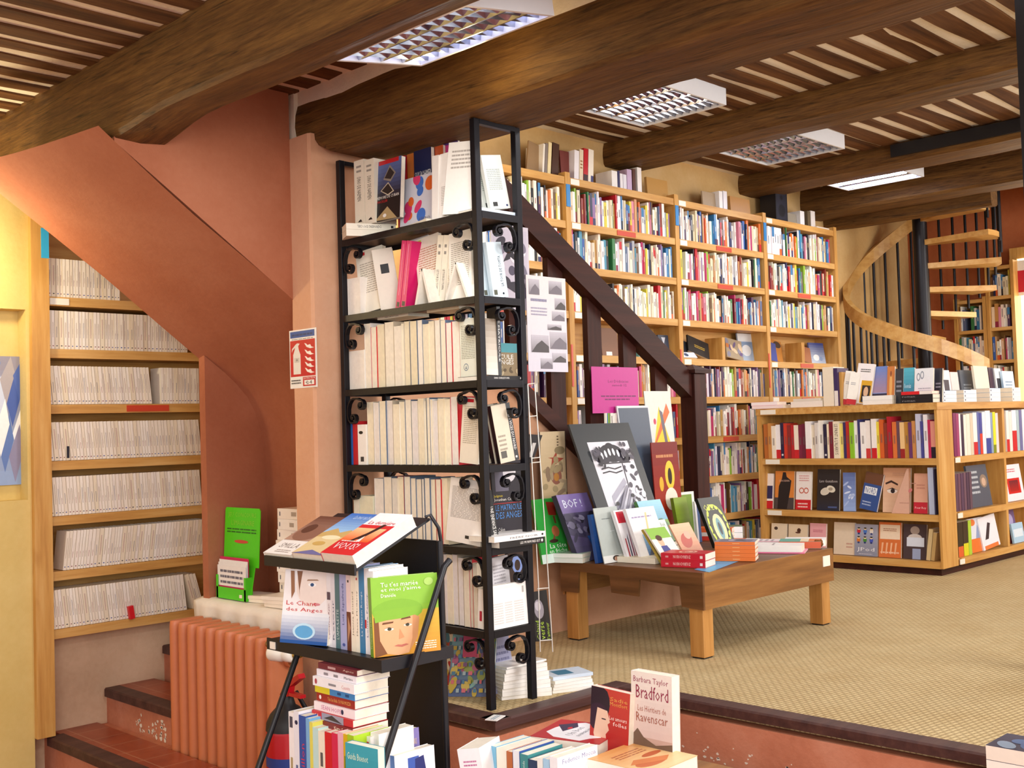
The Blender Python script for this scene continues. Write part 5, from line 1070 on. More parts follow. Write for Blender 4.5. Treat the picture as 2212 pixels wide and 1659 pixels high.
# ------------------------------------------------------------------ cream paperbacks in the stair bookcase
rng = random.Random(42)
RN = ['top shelf', 'second shelf', 'third shelf', 'fourth shelf', 'fifth shelf', 'sixth shelf', 'bottom shelf']
cpal = ['f2e9dc', 'efe3d2', 'f4ece2', 'ece0d0', 'f0e6dc', 'eadcc4']
ink = ['8a7a78', '9a5a58', '6a6a80', 'a8907a', 'b07a70', '5a5054', 'b8a090']
protos = []
for k in range(12):
    t = (.0120, .0135, .0150, .0160, .0170, .0185, .0200, .0145, .0128, .0175, .0155, .0220)[k]; c = cpal[k % 6]; dk = ink[k % 7]
    b = book(Matrix.Translation((2.5, 5.20, -.5)), t, .178, .108, c, pages='e6d8bc', full=False, sp=[('r', .40, .30, .56, .34+.12*(1+k % 4), lerp(C(dk), C('e6dccc'), .35)), ('r', .64, .40, .72, .40+.14*(1+k % 3), 'd0c4b6'), ('r', .93, 0, 1, 1, 'b8a890'), ('e', .5, .08, .2, .014, ('4a5a9a', '8a4a4a', '4a4a4a')[k % 3]), ('r', 0, 0, .06, 1, 'c8b8a4')], label='', name='paperback')
    protos.append(b)
tot = 0
from itertools import count
first_use = set()
for r in range(7):
    z = GZ[6-r]+.0008; lean0 = (0, 0, -5.5, -5, -4, 6.5, -6)[r]; x = 2.150; n = 0; xend = 2.93
    if r == 0: xend = 2.50
    if r == 1: xend = 2.86
    if r == 5: x += .05
    while True:
        k = rng.randrange(12); t = protos[k].dimensions.x if False else (.0120, .0135, .0150, .0160, .0170, .0185, .0200, .0145, .0128, .0175, .0155, .0220)[k]
        t += .0006
        lean = lean0
        if r == 2 and x > 2.70: lean = 0
        if r == 2 and 2.655 < x < 2.70: x = 2.705; lean = 0
        if r == 6 and x > 2.83: lean = -15
        if r == 6 and 2.805 < x < 2.83: x = 2.858; lean = -15
        w = t/math.cos(math.radians(lean)); sh = .178*abs(math.sin(math.radians(lean)))
        if x+w > xend: break
        n += 1; tot += 1
        if k in first_use: o = protos[k].copy(); COL.objects.link(o)
        else: o = protos[k]; first_use.add(k)
        a = abs(math.radians(lean)); lift = t/2*math.sin(a)
        xc = x+w/2+(.0 if not lean else 0)
        if lean < 0: xc += 0
        o.matrix_world = M_up((xc+(t/2*math.cos(a)-w/2), 5.150+rng.uniform(.002, .007), z+lift), 270, lean)
        if lean > 0: pass
        tag(o, f"cream paperback, {ordinal(n)} from left on the {RN[r]} of the stair bookcase", 'paperback', 'cream paperbacks in the stair bookcase')
        x += w
for k, b in enumerate(protos):
    if k not in first_use: bpy.data.objects.remove(b)
print('paperbacks', tot)
o = B(-.012, .012, 0, .02, 0, .062, 'd01f28'); o = o.build('red_tag', 'printed_cover'); qq = at(288, 1318, 'y', 5.12); o.location = (qq.x, 5.125, GZ[0]+.001); o.rotation_euler = (0, math.radians(-8), 0); tag(o, 'small red tag standing before the paperbacks on the bottom stair shelf', 'tag')
o = B(-.005, .005, 0, .004, 0, .055, '1a1a2c').build('black_marker', 'printed_cover'); qq = at(148, 962, 'y', 5.14); o.location = (qq.x, 5.144, GZ[3]+.012); tag(o, 'thin black spine marker on the fourth stair shelf near the upright', 'tag')

# ------------------------------------------------------------------ posters and notices on the banister
BY = 3.668
card('drawing_poster', wq('y', BY, 1062, 1143, 487, 668), 'lilac grey poster with black ink figures hung on the banister behind the rack', 'poster', [('r', .05, .05, .95, .95, 'c9c3d4')]+pattern(.1, .1, .85, .85, 22, ['3a3644', '565066', 'efeaf6', '7a7488'], 31, .03, .12)+[('p', [(.3, .55), (.5, .75), (.7, .55), (.5, .62)], '2a2632'), ('p', [(.2, .3), (.8, .35), (.6, .2)], '332e3c')], col='d2ccda')
ph = [(.56, .82, .90, .96), (.70, .66, .98, .78), (.62, .54, .95, .64), (.5, .44, .86, .50), (.55, .24, .98, .42), (.08, .20, .52, .38), (.3, .03, .6, .14), (.6, .10, .95, .2), (.06, .80, .32, .96)]
arts = [('g', 0, 0, 1, 1, 'd9d6e4', 'e9e2e4')]; gg = random.Random(2)
for k, (a, b, c, d) in enumerate(ph):
    arts.append(('g', a, b, c, d, '8a848c' if k % 3 else '5f5a60', 'c4c0cc'))
    arts.append(('p', [(a, b), (c, b), (c, b+(d-b)*.35), (a+(c-a)*.6, b+(d-b)*.7), (a+(c-a)*.3, b+(d-b)*.45)], '4f4a4e' if k % 2 else '77717c'))
arts += [('l', .1, .58, .5, .68, 3, 'a8a4bc'), ('l', .1, .72, .5, .78, 1, '8c8aa8')]
card('photo_poster', wq('y', BY-.008, 1139, 1224, 598, 803), 'white poster of small grey landscape photographs pinned to the stair banister', 'poster', arts, col='e2dee6')
card('magenta_notice', wq('y', BY-.012, 1279, 1379, 793, 892), 'bright magenta paper notice with handwriting pinned to two banister posts', 'notice', [('t', .34, .66, .78, .72, 'Les Dédicaces', '6a1a58'), ('t', .42, .58, .74, .63, 'samedi 12', '6a1a58'), ('l', .18, .34, .95, .40, 1, '6a1a58'), ('l', .26, .27, .8, .33, 1, '6a1a58'), ('t', .56, .06, .8, .14, 'Merci', '5a1448')], col='bf2f8c')
def lean_card(name, px0, px1, yt, yb_, ybase, ytop, label, cat, front, col, th=.006, roll=0):
    """sheet standing on the table and leaning back against what is behind it"""
    b0, b1 = at(px0, yb_, 'y', ybase), at(px1, yb_, 'y', ybase); zt = at((px0+px1)/2, yt, 'y', ytop).z; zb = TZ+.002
    sh = roll; return card(name, [(b0.x, ybase, zb), (b1.x, ybase, zb), (b1.x+sh, ytop, zt), (b0.x+sh, ytop, zt)], label, cat, front, col, th)
inkp = [('r', .19, .09, .87, .86, 'dcdbe4'), ('e', .53, .77, .20, .07, '2a2830'), ('e', .36, .73, .12, .04, '36333e'), ('e', .70, .73, .12, .04, '36333e'), ('e', .53, .82, .07, .03, '2a2830')]
inkp += [('e', .36+.07*k, .755+.012*(2.5-abs(2.5-k)), .02, .028, 'e8e8f0') for k in range(6)]
inkp += [('p', [(.26, .69), (.8, .69), (.8, .70), (.26, .70)], '2a2830'), ('p', [(.28, .66), (.4, .67), (.5, .655), (.62, .67), (.62, .66), (.5, .645), (.4, .66), (.28, .65)], '2a2830'), ('p', [(.28, .63), (.4, .64), (.5, .625), (.62, .64), (.62, .63), (.5, .615), (.4, .63), (.28, .62)], '2a2830'), ('p', [(.3, .45), (.6, .58), (.62, .54), (.3, .40)], 'a9a8b8'), ('p', [(.3, .38), (.62, .52), (.62, .48), (.32, .34)], '8c8a9a'), ('p', [(.62, .34), (.66, .69), (.645, .69), (.605, .34)], '3a3742')]
inkp += pattern(.66, .30, .84, .66, 26, ['2f2c36', '4a4654', 'e9e8f0'], 4, .012, .035)+pattern(.24, .12, .84, .34, 40, ['26242c', '3a3742', 'e9e8f0', '56525f'], 6, .02, .06)
inkp += pattern(.22, .12, .84, .30, 40, ['1f1d24', 'f0eff6', '3a3742'], 16, .015, .04)+[('p', [(.28+.05*k, .30), (.33+.05*k, .30), (.60+.02*k, .52-.02*k), (.57+.02*k, .52-.02*k)], ['8c8a9a', 'c4c3d0'][k % 2]) for k in range(5)]+pattern(.20, .66, .34, .82, 12, ['2f2c36', '4a4654'], 24, .015, .03)+pattern(.70, .70, .86, .84, 12, ['2f2c36', '4a4654'], 25, .015, .03)+[('l', .2, .085, .86, .10, 1, '2a2830')]
inkp += [('p', [(.3, .36), (.36, .30), (.38, .14), (.30, .16)], '2a2830'), ('p', [(.60, .42), (.66, .38), (.72, .20), (.62, .22)], '2f2c36'), ('e', .33, .39, .03, .015, '2a2830'), ('e', .62, .44, .03, .015, '2a2830')]
lean_card('ink_print', 1326, 1452, 912, 1200, 3.42, 3.600, 'framed black and white ink print with dark mount leaning on the banister', 'picture', inkp, '34383c', .012, -.085)
lean_card('slate_board', 1372, 1440, 876, 1185, 3.58, 3.635, 'slate blue board with pale edge standing behind the framed ink print', 'board', [('r', .03, .0, .97, .985, '4a5668')], 'd8dade', .008, -.04)
lean_card('star_poster', 1422, 1478, 845, 1150, 3.640, 3.664, 'pale poster with yellow star shape leaning against the newel post', 'poster', [('g', 0, .3, 1, 1, 'e4e4e0', 'd8dcd4'), ('p', [(.5, .9), (.98, .55), (.8, .40), (.1, .55)], 'e2cc2c'), ('p', [(.06, .58), (.9, .86), (.8, .92)], 'd86a2c'), ('p', [(.5, .88), (.62, .86), (.85, .44), (.75, .42)], '6a6270'), ('p', [(.1, .56), (.7, .44), (.9, .38), (.2, .36)], '4a8a5a'), ('p', [(.35, .5), (.75, .52), (.5, .42)], 'dedede'), ('e', .3, .8, .05, .02, 'c83a5a'), ('p', [(.0, .0), (1, 0), (1, .33), (0, .33)], 'b83020')], 'd4d6d0', .004, -.05)
lean_card('red_comic_cover', 1424, 1480, 954, 1170, 3.54, 3.556, 'dark red book cover with yellow flames and white oval in front of the star poster', 'book', [('g', 0, 0, 1, 1, 'b8341c', '7a1612'), ('t', .15, .84, .75, .9, 'HARIBO', 'c88a5a') if False else ('l', .15, .84, .8, .9, 1, 'c88a5a'), ('e', .62, .68, .18, .14, 'e8c83c'), ('e', .62, .67, .08, .08, '2a1410'), ('e', .28, .60, .08, .07, 'e0b030'), ('e', .62, .45, .24, .11, 'f0e8d8'), ('e', .64, .44, .06, .02, 'd8c89a')], '8a1c14', .006, -.02)
# ------------------------------------------------------------------ books on the display table
TB = TZ+.0008
WT = 'on the display table'
def flatpile(px, py, face, items, label, z=TB, **k):
    q = at(px, py, 'z', TZ); return stack(q.x, q.y, z, face, items, label, **k)
# far end towards the rack
flatpile(1215, 1216, 200, [(.022, .20, .13, 'd8e0dc', dict(label='pale green white book, lower of two lying at the rack end of the display table', cover='c8dccc')), (.02, .20, .13, 'e6ece8', dict(label='green white book, upper of two lying at the rack end of the display table', cover='bcd8c4', front=[('r', .1, .5, .9, .9, '9cc4a8')]))], '')
gq = [at(1172, 1188, 'y', 3.60), at(1231, 1186, 'y', 3.60)]
card('green_album', [(gq[0].x, 3.60, TB), (gq[1].x, 3.60, TB), (gq[1].x, 3.655, at(1230, 1072, 'y', 3.655).z), (gq[0].x, 3.655, at(1230, 1072, 'y', 3.655).z)], 'bright green album with perched figure and white title standing at the rack end of the table', 'book', [('r', 0, .0, 1, .14, 'cfe0d8'), ('r', 0, .14, 1, 1, '2f9a3a'), ('p', [(.45, .95), (.78, .93), (.76, .72), (.48, .74)], '8a2a1c'), ('p', [(.62, .72), (.70, .72), (.72, .60), (.66, .60)], '6a3a24'), ('e', .64, .48, .13, .09, 'b86a44', 40), ('p', [(.5, .36), (.6, .34), (.58, .44)], '7a4a34'), ('e', .52, .33, .16, .03, '3a2a20'), ('t', .35, .22, .95, .29, 'La tête', 'dff0dc'), ('t', .3, .145, .95, .21, 'en friche', 'dff0dc')], '2f9a3a', .012)
card('pillar_panel', wq('y', 3.668, 1166, 1224, 932, 1080), 'beige panel printed with faded red and brown old figures behind the green album', 'picture', [('g', .04, 0, .96, 1, 'b8a07a', 'c9b492')]+[('p', [(.5, .9-.28), (.68, .75), (.62, .62), (.9, .6), (.6, .52), (.42, .5), (.45, .6), (.3, .62)], '9c4a3a'), ('e', .6, .34, .2, .12, '8a5a4a'), ('e', .6, .33, .1, .06, 'b07a3c'), ('e', .75, .72, .2, .06, '8a7a5c'), ('p', [(.7, .1), (.98, .3), (.98, .1)], '9a8a70'), ('l', .65, .78, .72, .95, 4, '5a4a3a')]+pattern(.1, .1, .95, .6, 14, ['9a8866', 'a08c70', '86705a'], 6, .04, .1), col='4a3a30')
lc = lambda n, a, b, yt, yb_, y0, y1, lab, front, col, th=.02, roll=0: lean_card(n, a, b, yt, yb_, y0, y1, lab, 'book', front, col, th, roll)
lc('book', 1252, 1318, 1062, 1178, 3.50, 3.575, 'violet book with scrawled white title and dark scribbled crowd leaning at the table back', [('g', 0, 0, 1, 1, '4f4a6a', '7a68a0'), ('t', .12, .80, .7, .92, 'BOF !', 'cfd4e4'), ('p', [(0, .72), (1, .72), (1, .25), (0, .4)], '4a4460')]+pattern(.05, .3, .95, .7, 34, ['2c2838', '6f6a86', '8a86a0', '3a3550'], 3, .03, .09)+[('p', [(.5, .36), (1, .38), (1, .0), (.6, .0)], '2a5aa8')], '3a3450', .03, -.07)
lc('book', 1292, 1322, 1108, 1196, 3.40, 3.43, 'deep blue book leaning behind the tall grey one '+WT, [('g', 0, 0, 1, 1, '1f4a94', '3a70c0')], '24549c', .02, -.01)
lc('book', 1306, 1356, 1093, 1217, 3.36, 3.40, 'tall pale grey book with tiny portrait strip standing upright at the table front', [('l', .25, .78, .6, .81, 1, '6a7274'), ('l', .5, .55, .7, .58, 1, 'd8dcdc'), ('r', .0, .0, 1, .13, 'dfe0dc'), ('e', .55, .07, .16, .05, '3a302c'), ('e', .55, .06, .09, .04, 'c89a80')], 'b4bcb8', .004, -.02)
lc('book', 1292, 1308, 1097, 1222, 3.31, 3.285, 'dark brown folded prop board behind the tall pale grey book', [], '4a3226', .004, .02) if False else None
lc('book', 1358, 1400, 1097, 1180, 3.30, 3.36, 'white book covered in red and dark strokes leaning mid table', [('r', .08, .75, .45, .97, 'c8283a')]+[('p', [(.1+.12*k, .02), (.16+.12*k, .02), (.2+.12*k, .45+.1*(k % 3)), (.15+.12*k, .45)], ('b8283a', '2a2c4a', '8a2a4a')[k % 3]) for k in range(7)]+[('r', .6, .0, .95, .2, 'c8283a')], 'ecebee', .018, -.03)
lc('book', 1388, 1448, 1092, 1172, 3.245, 3.31, 'white book with a blue sea picture leaning beside the stroked one', [('l', .1, .8, .8, .86, 1, '9a8ab0'), ('g', .28, .08, .82, .5, '1f5a9c', '7ab4dc'), ('p', [(.3, .1), (.5, .3), (.6, .1)], '1c2a44'), ('p', [(.55, .45), (.62, .45), (.8, .1), (.7, .1)], 'e9eef2'), ('p', [(.5, .55), (.56, .55), (.66, .9), (.6, .9)], 'e8c890')], 'f0eff2', .018, -.035)
lc('book', 1420, 1470, 1076, 1160, 3.36, 3.44, 'green landscape book with rounded white title plate leaning on the table', [('g', 0, .62, 1, 1, '7ab0c8', '9cd0e4'), ('g', 0, 0, 1, .62, '4a7a3a', '7aa04a'), ('e', .7, .4, .28, .25, '587a58'), ('r', .32, .30, .85, .62, 'e9eee8'), ('t', .38, .50, .78, .57, 'Anne Boule', '5a6a5a'), ('t', .45, .40, .74, .47, 'Rosée', '5a6a5a')], '5a8a4a', .02, -.05)
lc('book', 1472, 1500, 1072, 1150, 3.46, 3.49, 'olive green book standing behind the landscape one', [('g', 0, 0, 1, 1, '5f7a1e', '86a030')], '6a8424', .02, -.02)
lc('book', 1470, 1506, 1062, 1140, 3.535, 3.55, 'white edged book standing at the back behind the olive green one', [('r', .1, .0, .85, .95, '7a9a3a')], 'eeece6', .02, 0)
lc('book', 1507, 1516, 1082, 1140, 3.52, 3.535, 'thin blue edged book standing beside the white edged one at the table back', [('r', .4, 0, 1, 1, '3a5a8a')], 'f0eef0', .012, 0)
lc('book', 1546, 1590, 1070, 1168, 3.30, 3.37, 'black and lime book with a big staring eye propped up at the far side', [('e', .52, .42, .46, .44, 'c8d84a'), ('e', .52, .42, .38, .36, '1f2420'), ('e', .54, .36, .28, .30, 'dcd8a0'), ('e', .54, .36, .13, .22, '6a9aa4'), ('e', .54, .36, .07, .13, '22303a'), ('t', .12, .74, .6, .86, 'OEIL', 'd0d860')]+[('p', [(.52+.36*math.cos(a), .42+.34*math.sin(a)), (.52+.44*math.cos(a+.12), .42+.42*math.sin(a+.12)), (.52+.36*math.cos(a+.24), .42+.34*math.sin(a+.24))], '1f2420') for a in [k*.42 for k in range(15)]], '1e211c', .02, -.045)
# flat piles
flatpile(1374, 1217, 188, [(.026, .20, .145, 'f2ead4', dict(label='big cream paperback lying at the table front edge beside the red pair', cover='f2e8cc', front=[('l', .2, .6, .8, .8, 2, 'd8c49a'), ('e', .7, .3, .06, .05, 'c8a468')]))], '')
flatpile(1400, 1196, 184, [(.014, .2, .15, 'f0ece6', dict(label='white board book beneath the dark rimmed pair behind the red books')), (.020, .20, .14, 'eee9e2', dict(label='white paged book with dark cover, lower of the dark rimmed pair', cover='3a2434')), (.020, .20, .14, 'eae4de', dict(label='dark covered book with orange swirl, upper of the dark rimmed pair', cover='33242e', front=[('e', .5, .5, .4, .2, 'e0762c'), ('e', .5, .5, .3, .1, 'f0e4dc'), ('p', [(.2, .2), (.8, .3), (.5, .5)], '8a2a34')]))], '')
dob = [('T', .28, .33, .72, .72, 'ZULEIKA DOBSON', 'f0d4cc'), ('l', .35, .80, .62, .95, 1, 'e0a09c'), ('r', .3, .06, .7, .12, 'f0d4cc')]
qd = at(1472, 1227, 'z', TZ)
for k in range(2):
    z0 = TB+.0305*k
    mw = M_flat((qd.x+.012+.004*k, qd.y+.0+.002*k, z0), 196, .030, .205)
    book(mw, .030, .205, .135, 'c41e30', sp=dob, label=('red paperback with white spine lettering, lower of the pair at the table corner', 'red paperback with ornate emblem, upper of the pair at the table corner')[k], front=[('e', .5, .5, .34, .2, 'e8b8a4'), ('e', .5, .5, .26, .14, 'b81c2c'), ('e', .5, .48, .18, .09, 'e8b8a4'), ('e', .45, .50, .07, .04, 'b81c2c')])
tgm = card('blue_mat', [tuple(at(a, b, 'z', TB)) for a, b in ((1500, 1230), (1532, 1236), (1606, 1208), (1560, 1205))], 'sky blue sheet under the red and orange piles at the table corner', 'sheet', (), '4aa8d8', .0006)
q1 = at(1582, 1215, 'z', TZ)
stack(q1.x+.035, q1.y+.008, TB+.0008, 206, [(.017, .18, .12, 'e0722c', dict(desc='orange', cover='8a8a9c' if k == 4 else 'e0722c', sp=[('l', .4, .3, .6, .7, 1, 'f0b070')], turn=k % 2, front=[('r', .05, .1, .95, .9, '6a6a86'), ('e', .5, .6, .3, .1, 'a8a4b8'), ('p', [(.1, .2), (.9, .4), (.5, .6)], '3f4a5c')] if k == 4 else ())) for k in range(5)], '{col} spined paperback, {pl} of the pile behind the red pair')
flatpile(1545, 1168, 205, [(.022, .18, .11, 'd8342c', dict(desc='scarlet', cover='e87838')), (.02, .18, .11, 'e8e0dc', dict(desc='white banded')), (.022, .18, .11, 'e8642c', dict(desc='orange red', cover='e8702c'))], '{col} paperback, {pl} of the mixed pile by the leaning magazines')
q1 = at(1577, 1165, 'z', TZ)
stack(q1.x-.01, q1.y+.02, TB, 215, [(.033, .18, .11, 'f0eef0', dict(desc='white', sp=[('e', .5, .85, .3, .05, '3a4a6a')])), (.033, .18, .11, 'eceaf0', dict(desc='white', cover='4a6a4a', sp=[('e', .5, .85, .3, .05, '3a4a6a')]))], 'thick {col} paperback with round emblem, {pl} of two at the far side')
lc('magazine', 1440, 1482, 1134, 1186, 3.10, 3.18, 'magazine with a smiling woman in blue leaning on the orange pile', [('r', 0, .7, 1, 1, '8ab84a'), ('e', .38, .62, .13, .15, 'e0b090'), ('p', [(.25, .5), (.55, .5), (.75, .0), (.2, .0)], '3a3f86'), ('p', [(.6, .3), (.95, .3), (.95, 0), (.7, 0)], '9ccce4'), ('e', .38, .72, .15, .08, '4a2a1c')], 'ece6d8', .008, -.05)
lc('magazine', 1430, 1456, 1136, 1190, 3.14, 3.205, 'gold edged magazine leaning behind the smiling woman', [('g', 0, 0, 1, 1, '9a8a3a', 'c4ae5a')], 'b8a24a', .012, -.05)
lc('magazine', 1482, 1524, 1126, 1176, 3.16, 3.22, 'magazine with red and pink reclining figure leaning beside the smiling woman', [('g', 0, 0, 1, 1, 'c87a5a', 'e8b894'), ('e', .45, .5, .3, .2, 'b84a3a', 30), ('e', .6, .65, .15, .12, 'e8a890')], 'd8a07c', .008, -.045)
flatpile(1650, 1176, 203, [(.012, .22, .15, 'f2f0ee', dict(label='white booklet with pink rim lying mid far side of the table', cover='f0e4e8', front=[('r', 0, 0, .12, 1, 'd85a8a'), ('l', .3, .3, .8, .7, 3, 'b0a8b4')]))], '')
flatpile(1682, 1196, 205, [(.006, .24, .17, 'e8709a', dict(label='pink sheeted album under the thick white book at the table edge', cover='e890b0')), (.03, .215, .14, 'f0eeea', dict(label='thick white book lying at the right table edge, nearest the price label row', cover='f4f2f0', front=[('l', .2, .6, .8, .7, 1, 'a8a4a8')]))], '')
flatpile(1738, 1180, 207, [(.03, .20, .14, 'f2f0ec', dict(label='white book with small dark figure on its cover near the table end', cover='f4f3f2', front=[('e', .45, .55, .08, .06, '2a2a34'), ('e', .45, .5, .05, .1, 'c8a08a')]))], '')
stack(4.885, 2.93, TB, 208, [(.034, .20, .14, 'd8603a', dict(label='orange and teal covered book lying at the far end of the table', cover='58a89a', pages='f0ece8', front=[('r', 0, 0, 1, .3, 'e0723a'), ('r', 0, .3, 1, .5, 'e8d8b8')]))], '')
stack(4.86, 3.30, TB, 204, [(.02, .22, .15, 'e8e4e4', dict(label='white and orange magazine pile top lying behind the pink rimmed booklet', cover='ece8e6', front=[('r', .5, .3, 1, .8, 'd8642c')]))], '')
flatpile(1480, 1172, 200, [(.028, .19, .12, 'f0eeee', dict(label='white book lying under the leaning magazines'))], '') if False else None
# small brown ornament on the corner of the table
m = MB(); rng = random.Random(9)
oq = at(1820, 1178, 'z', TZ)
for k in range(9):
    c0 = Vector((rng.uniform(-.03, .03), rng.uniform(-.016, .016), .014+rng.uniform(0, .022))); rr = rng.uniform(.009, .015)
    m.lathe([(rr*math.sin(a), -rr*math.cos(a)) for a in (.15, .7, 1.3, 1.9, 2.5, 3.0)], 10, '7a4a24', mx=Matrix.Translation(c0))
o = m.build('dried_ornament', 'page_paper'); o.location = (TX1-.02, TY0+.06, TZ); tag(o, 'small knobbly brown ornament sitting on the far corner of the display table', 'ornament')

# ---- wire rack hung beside the iron rack
wr = empty('hanging_wire_rack', (3.02, 2.86, .02), 'white wire card rack beside the iron rack end post', 'rack')
wx, wy0 = 3.02, 2.875
def wire(pts, r=.0022): m = MB(); m.tube(pts, r, 6); return m
P_ = lambda px, py: tuple(at(px, py, 'y', wy0))
lb('upright_wire', wire([P_(1155, 830), P_(1180, 1180), P_(1194, 1408)]), 'wire_white', wr)
lb('upright_wire', wire([P_(1140, 830), P_(1163, 1260), P_(1167, 1408)]), 'wire_white', wr)
for yy_ in (830, 900, 990, 1000, 1272, 1384): lb('cross_wire', wire([P_(1140+(yy_-830)*.047, yy_), P_(1155+(yy_-830)*.068, yy_-2)]), 'wire_white', wr)
q0, q1 = at(1158, 1386, 'y', wy0+.02), at(1193, 1384, 'y', wy0+.02)
card('black_booklet', [(q0.x, wy0+.02, q0.z), (q1.x, wy0+.02, q1.z), (q1.x-.012, wy0+.03, at(1175, 1275, 'y', wy0+.03).z), (q0.x-.012, wy0+.03, at(1175, 1275, 'y', wy0+.03).z)], 'black booklet with pale face and green lettering in the wire rack foot', 'booklet', [('e', .4, .66, .3, .2, '8a848c'), ('e', .36, .72, .18, .1, 'b8b2b8'), ('T', .1, .04, .3, .42, 'Calaud', '9ab83a'), ('T', .4, .04, .6, .40, 'verse', '9ab83a'), ('T', .7, .04, .9, .38, 'l’amour', '9ab83a')], '1a181a', .008)
q0, q1 = at(1162, 1045, 'y', wy0+.02), at(1172, 945, 'y', wy0+.02)
card('black_card', [tuple(at(1128, 1000, 'y', wy0+.03)), tuple(at(1150, 1000, 'y', wy0+.03)), tuple(at(1172, 940, 'y', wy0+.03)), tuple(at(1146, 938, 'y', wy0+.03))], 'slanted black book back with barcode stuck in the wire rack top', 'book', [('r', .45, .2, .8, .7, 'b8b4b0')], '1c191c', .008)

# ------------------------------------------------------------------ island bookcase
LXp, LYp = LX+.004, LY+.004
WI = "in the island's upper row facing the table"
z1 = LZ[2]+.001
cols = [('b86a30', 1647, 1656, 'rust'), ('c88a48', 1657, 1663, 'tan'), ('efe4d4', 1664, 1672, 'cream'), ('f0ecf0', 1673, 1682, 'white', 'c8242c'), ('2a2244', 1683, 1689, 'navy'), ('c83a28', 1690, 1697, 'vermilion'), ('8a2c2a', 1698, 1704, 'brick'), ('b8242c', 1705, 1711, 'red'), ('f0e4d4', 1712, 1721, 'cream', 'c8242c'), ('7a2440', 1722, 1729, 'wine'), ('6a2038', 1730, 1737, 'maroon'), ('f4f0f2', 1738, 1749, 'white', 'c8242c'), ('e8dcc8', 1750, 1757, 'cream'), ('d8d0cc', 1758, 1764, 'grey white'), ('f0ece6', 1765, 1775, 'white'), ('2a2440', 1776, 1783, 'midnight'), ('efe0c4', 1784, 1788, 'pale cream'), ('7a2434', 1789, 1797, 'claret'), ('ece0c8', 1798, 1810, 'lettered ivory'), ('e8d878', 1811, 1818, 'straw'), ('3a3060', 1819, 1824, 'indigo'), ('b83028', 1825, 1832, 'red'), ('8cc02f', 1833, 1841, 'lime'), ('f2eef0', 1842, 1849, 'white'), ('3a3a74', 1850, 1855, 'dark blue'), ('f4f0ee', 1856, 1866, 'white'), ('f0e8e4', 1867, 1876, 'white', 'c83a3a'), ('f2ecea', 1880, 1890, 'tall white', 'c8242c'), ('e8d44a', 1891, 1896, 'yellow'), ('d0602c', 1897, 1905, 'orange'), ('8a3a2a', 1906, 1913, 'red brown'), ('b02030', 1914, 1923, 'crimson'), ('d8743c', 1925, 1933, 'orange'), ('6a4a5a', 1934, 1940, 'mauve brown'), ('e8c088', 1941, 1950, 'apricot', '9a2a2a'), ('b8843c', 1951, 1959, 'ochre'), ('6a3a6a', 1960, 1966, 'purple'), ('c88a50', 1967, 1974, 'tan'), ('c4c6e0', 1976, 1985, 'lilac white'), ('4a4a90', 1986, 1990, 'blue violet'), ('eeeaf0', 1992, 2000, 'white'), ('c02a5a', 2001, 2006, 'cerise'), ('e89a8c', 2007, 2017, 'pink', '2a2030')]
rng = random.Random(12); seen = {}
for k, c in enumerate(cols):
    hgt = {27: 86, 38: 94, 40: 92, 31: 90}.get(k, rng.uniform(76, 86)); pa, pb = at(c[1], 900, 'x', LXp), at(c[2]+.9, 900, 'x', LXp)
    D_ = 7.2; h = hgt*D_/FPX; t = abs(pa.y-pb.y)-.0006
    sp_ = [('r', 0, 0, 1, .26, c[4])] if len(c) > 4 and c[4] not in ('2a2030',) else ([('r', 0, 0, 1, .30, c[4])] if len(c) > 4 else [('l', .3, .3, .7, .8, 1, lerp(C(c[0]), C('6a5a5a'), .6))])
    if k == 18: sp_ = [('D', .2, .1, .8, .92, "LE PRINT & L'ALARIUS", '3a3030')]
    if k in (4, 15): sp_.append(('e', .5, .1, .3, .03, 'e0dce0'))
    book(M_up((LXp+rng.uniform(0, .01), (pa.y+pb.y)/2, z1), 180), t, h, .14, c[0], full=False, sp=sp_, label=f"{c[3]} spined book, {ordinal(k+1)} from the left {WI}", group=None)
WM = "on the island's middle shelf facing the table"
z2 = LZ[1]+.001; z3 = LZ[0]+.001
def icov(a, b, yt, lab, z, off=.03, lean=7, yb_=None, fc=180, **kw):
    return cov(a, b, yt, 'x', LXp+off, z, fc, kw.pop('t', .016), lean, kw.pop('roll', 0), lab, **kw)
icov(1645, 1668, 1024, 'white book with navy label and red band '+WM, z2, cover='efe8e8', front=[('r', .4, .28, .95, .65, '2a2a5a'), ('r', 0, 0, 1, .22, 'c41e2c')])
icov(1672, 1713, 1019, 'orange book with black torso silhouette '+WM, z2, cover='d8843a', front=[('r', 0, 0, 1, .3, '4a4040'), ('p', [(.15, .0), (.2, .6), (.35, .8), (.4, .97), (.55, .97), (.6, .85), (.85, .75), (.8, .5), (.65, .0)], '241c1e'), ('t', .2, .72, .75, .77, 'SEAN DEWIN', 'd8b0a0')])
icov(1717, 1750, 1020, 'white book with red bow drawing and red band '+WM, z2, cover='f0e8e6', front=[('r', 0, 0, 1, .26, 'c81e28'), ('l', .15, .04, .8, .2, 2, 'f0c8c4'), ('e', .38, .5, .16, .08, 'c86a5a'), ('e', .38, .5, .11, .05, 'f0e8e6'), ('e', .68, .5, .16, .08, 'c86a5a'), ('e', .68, .5, .11, .05, 'f0e8e6'), ('l', .2, .74, .85, .92, 3, 'd8a0a0')])
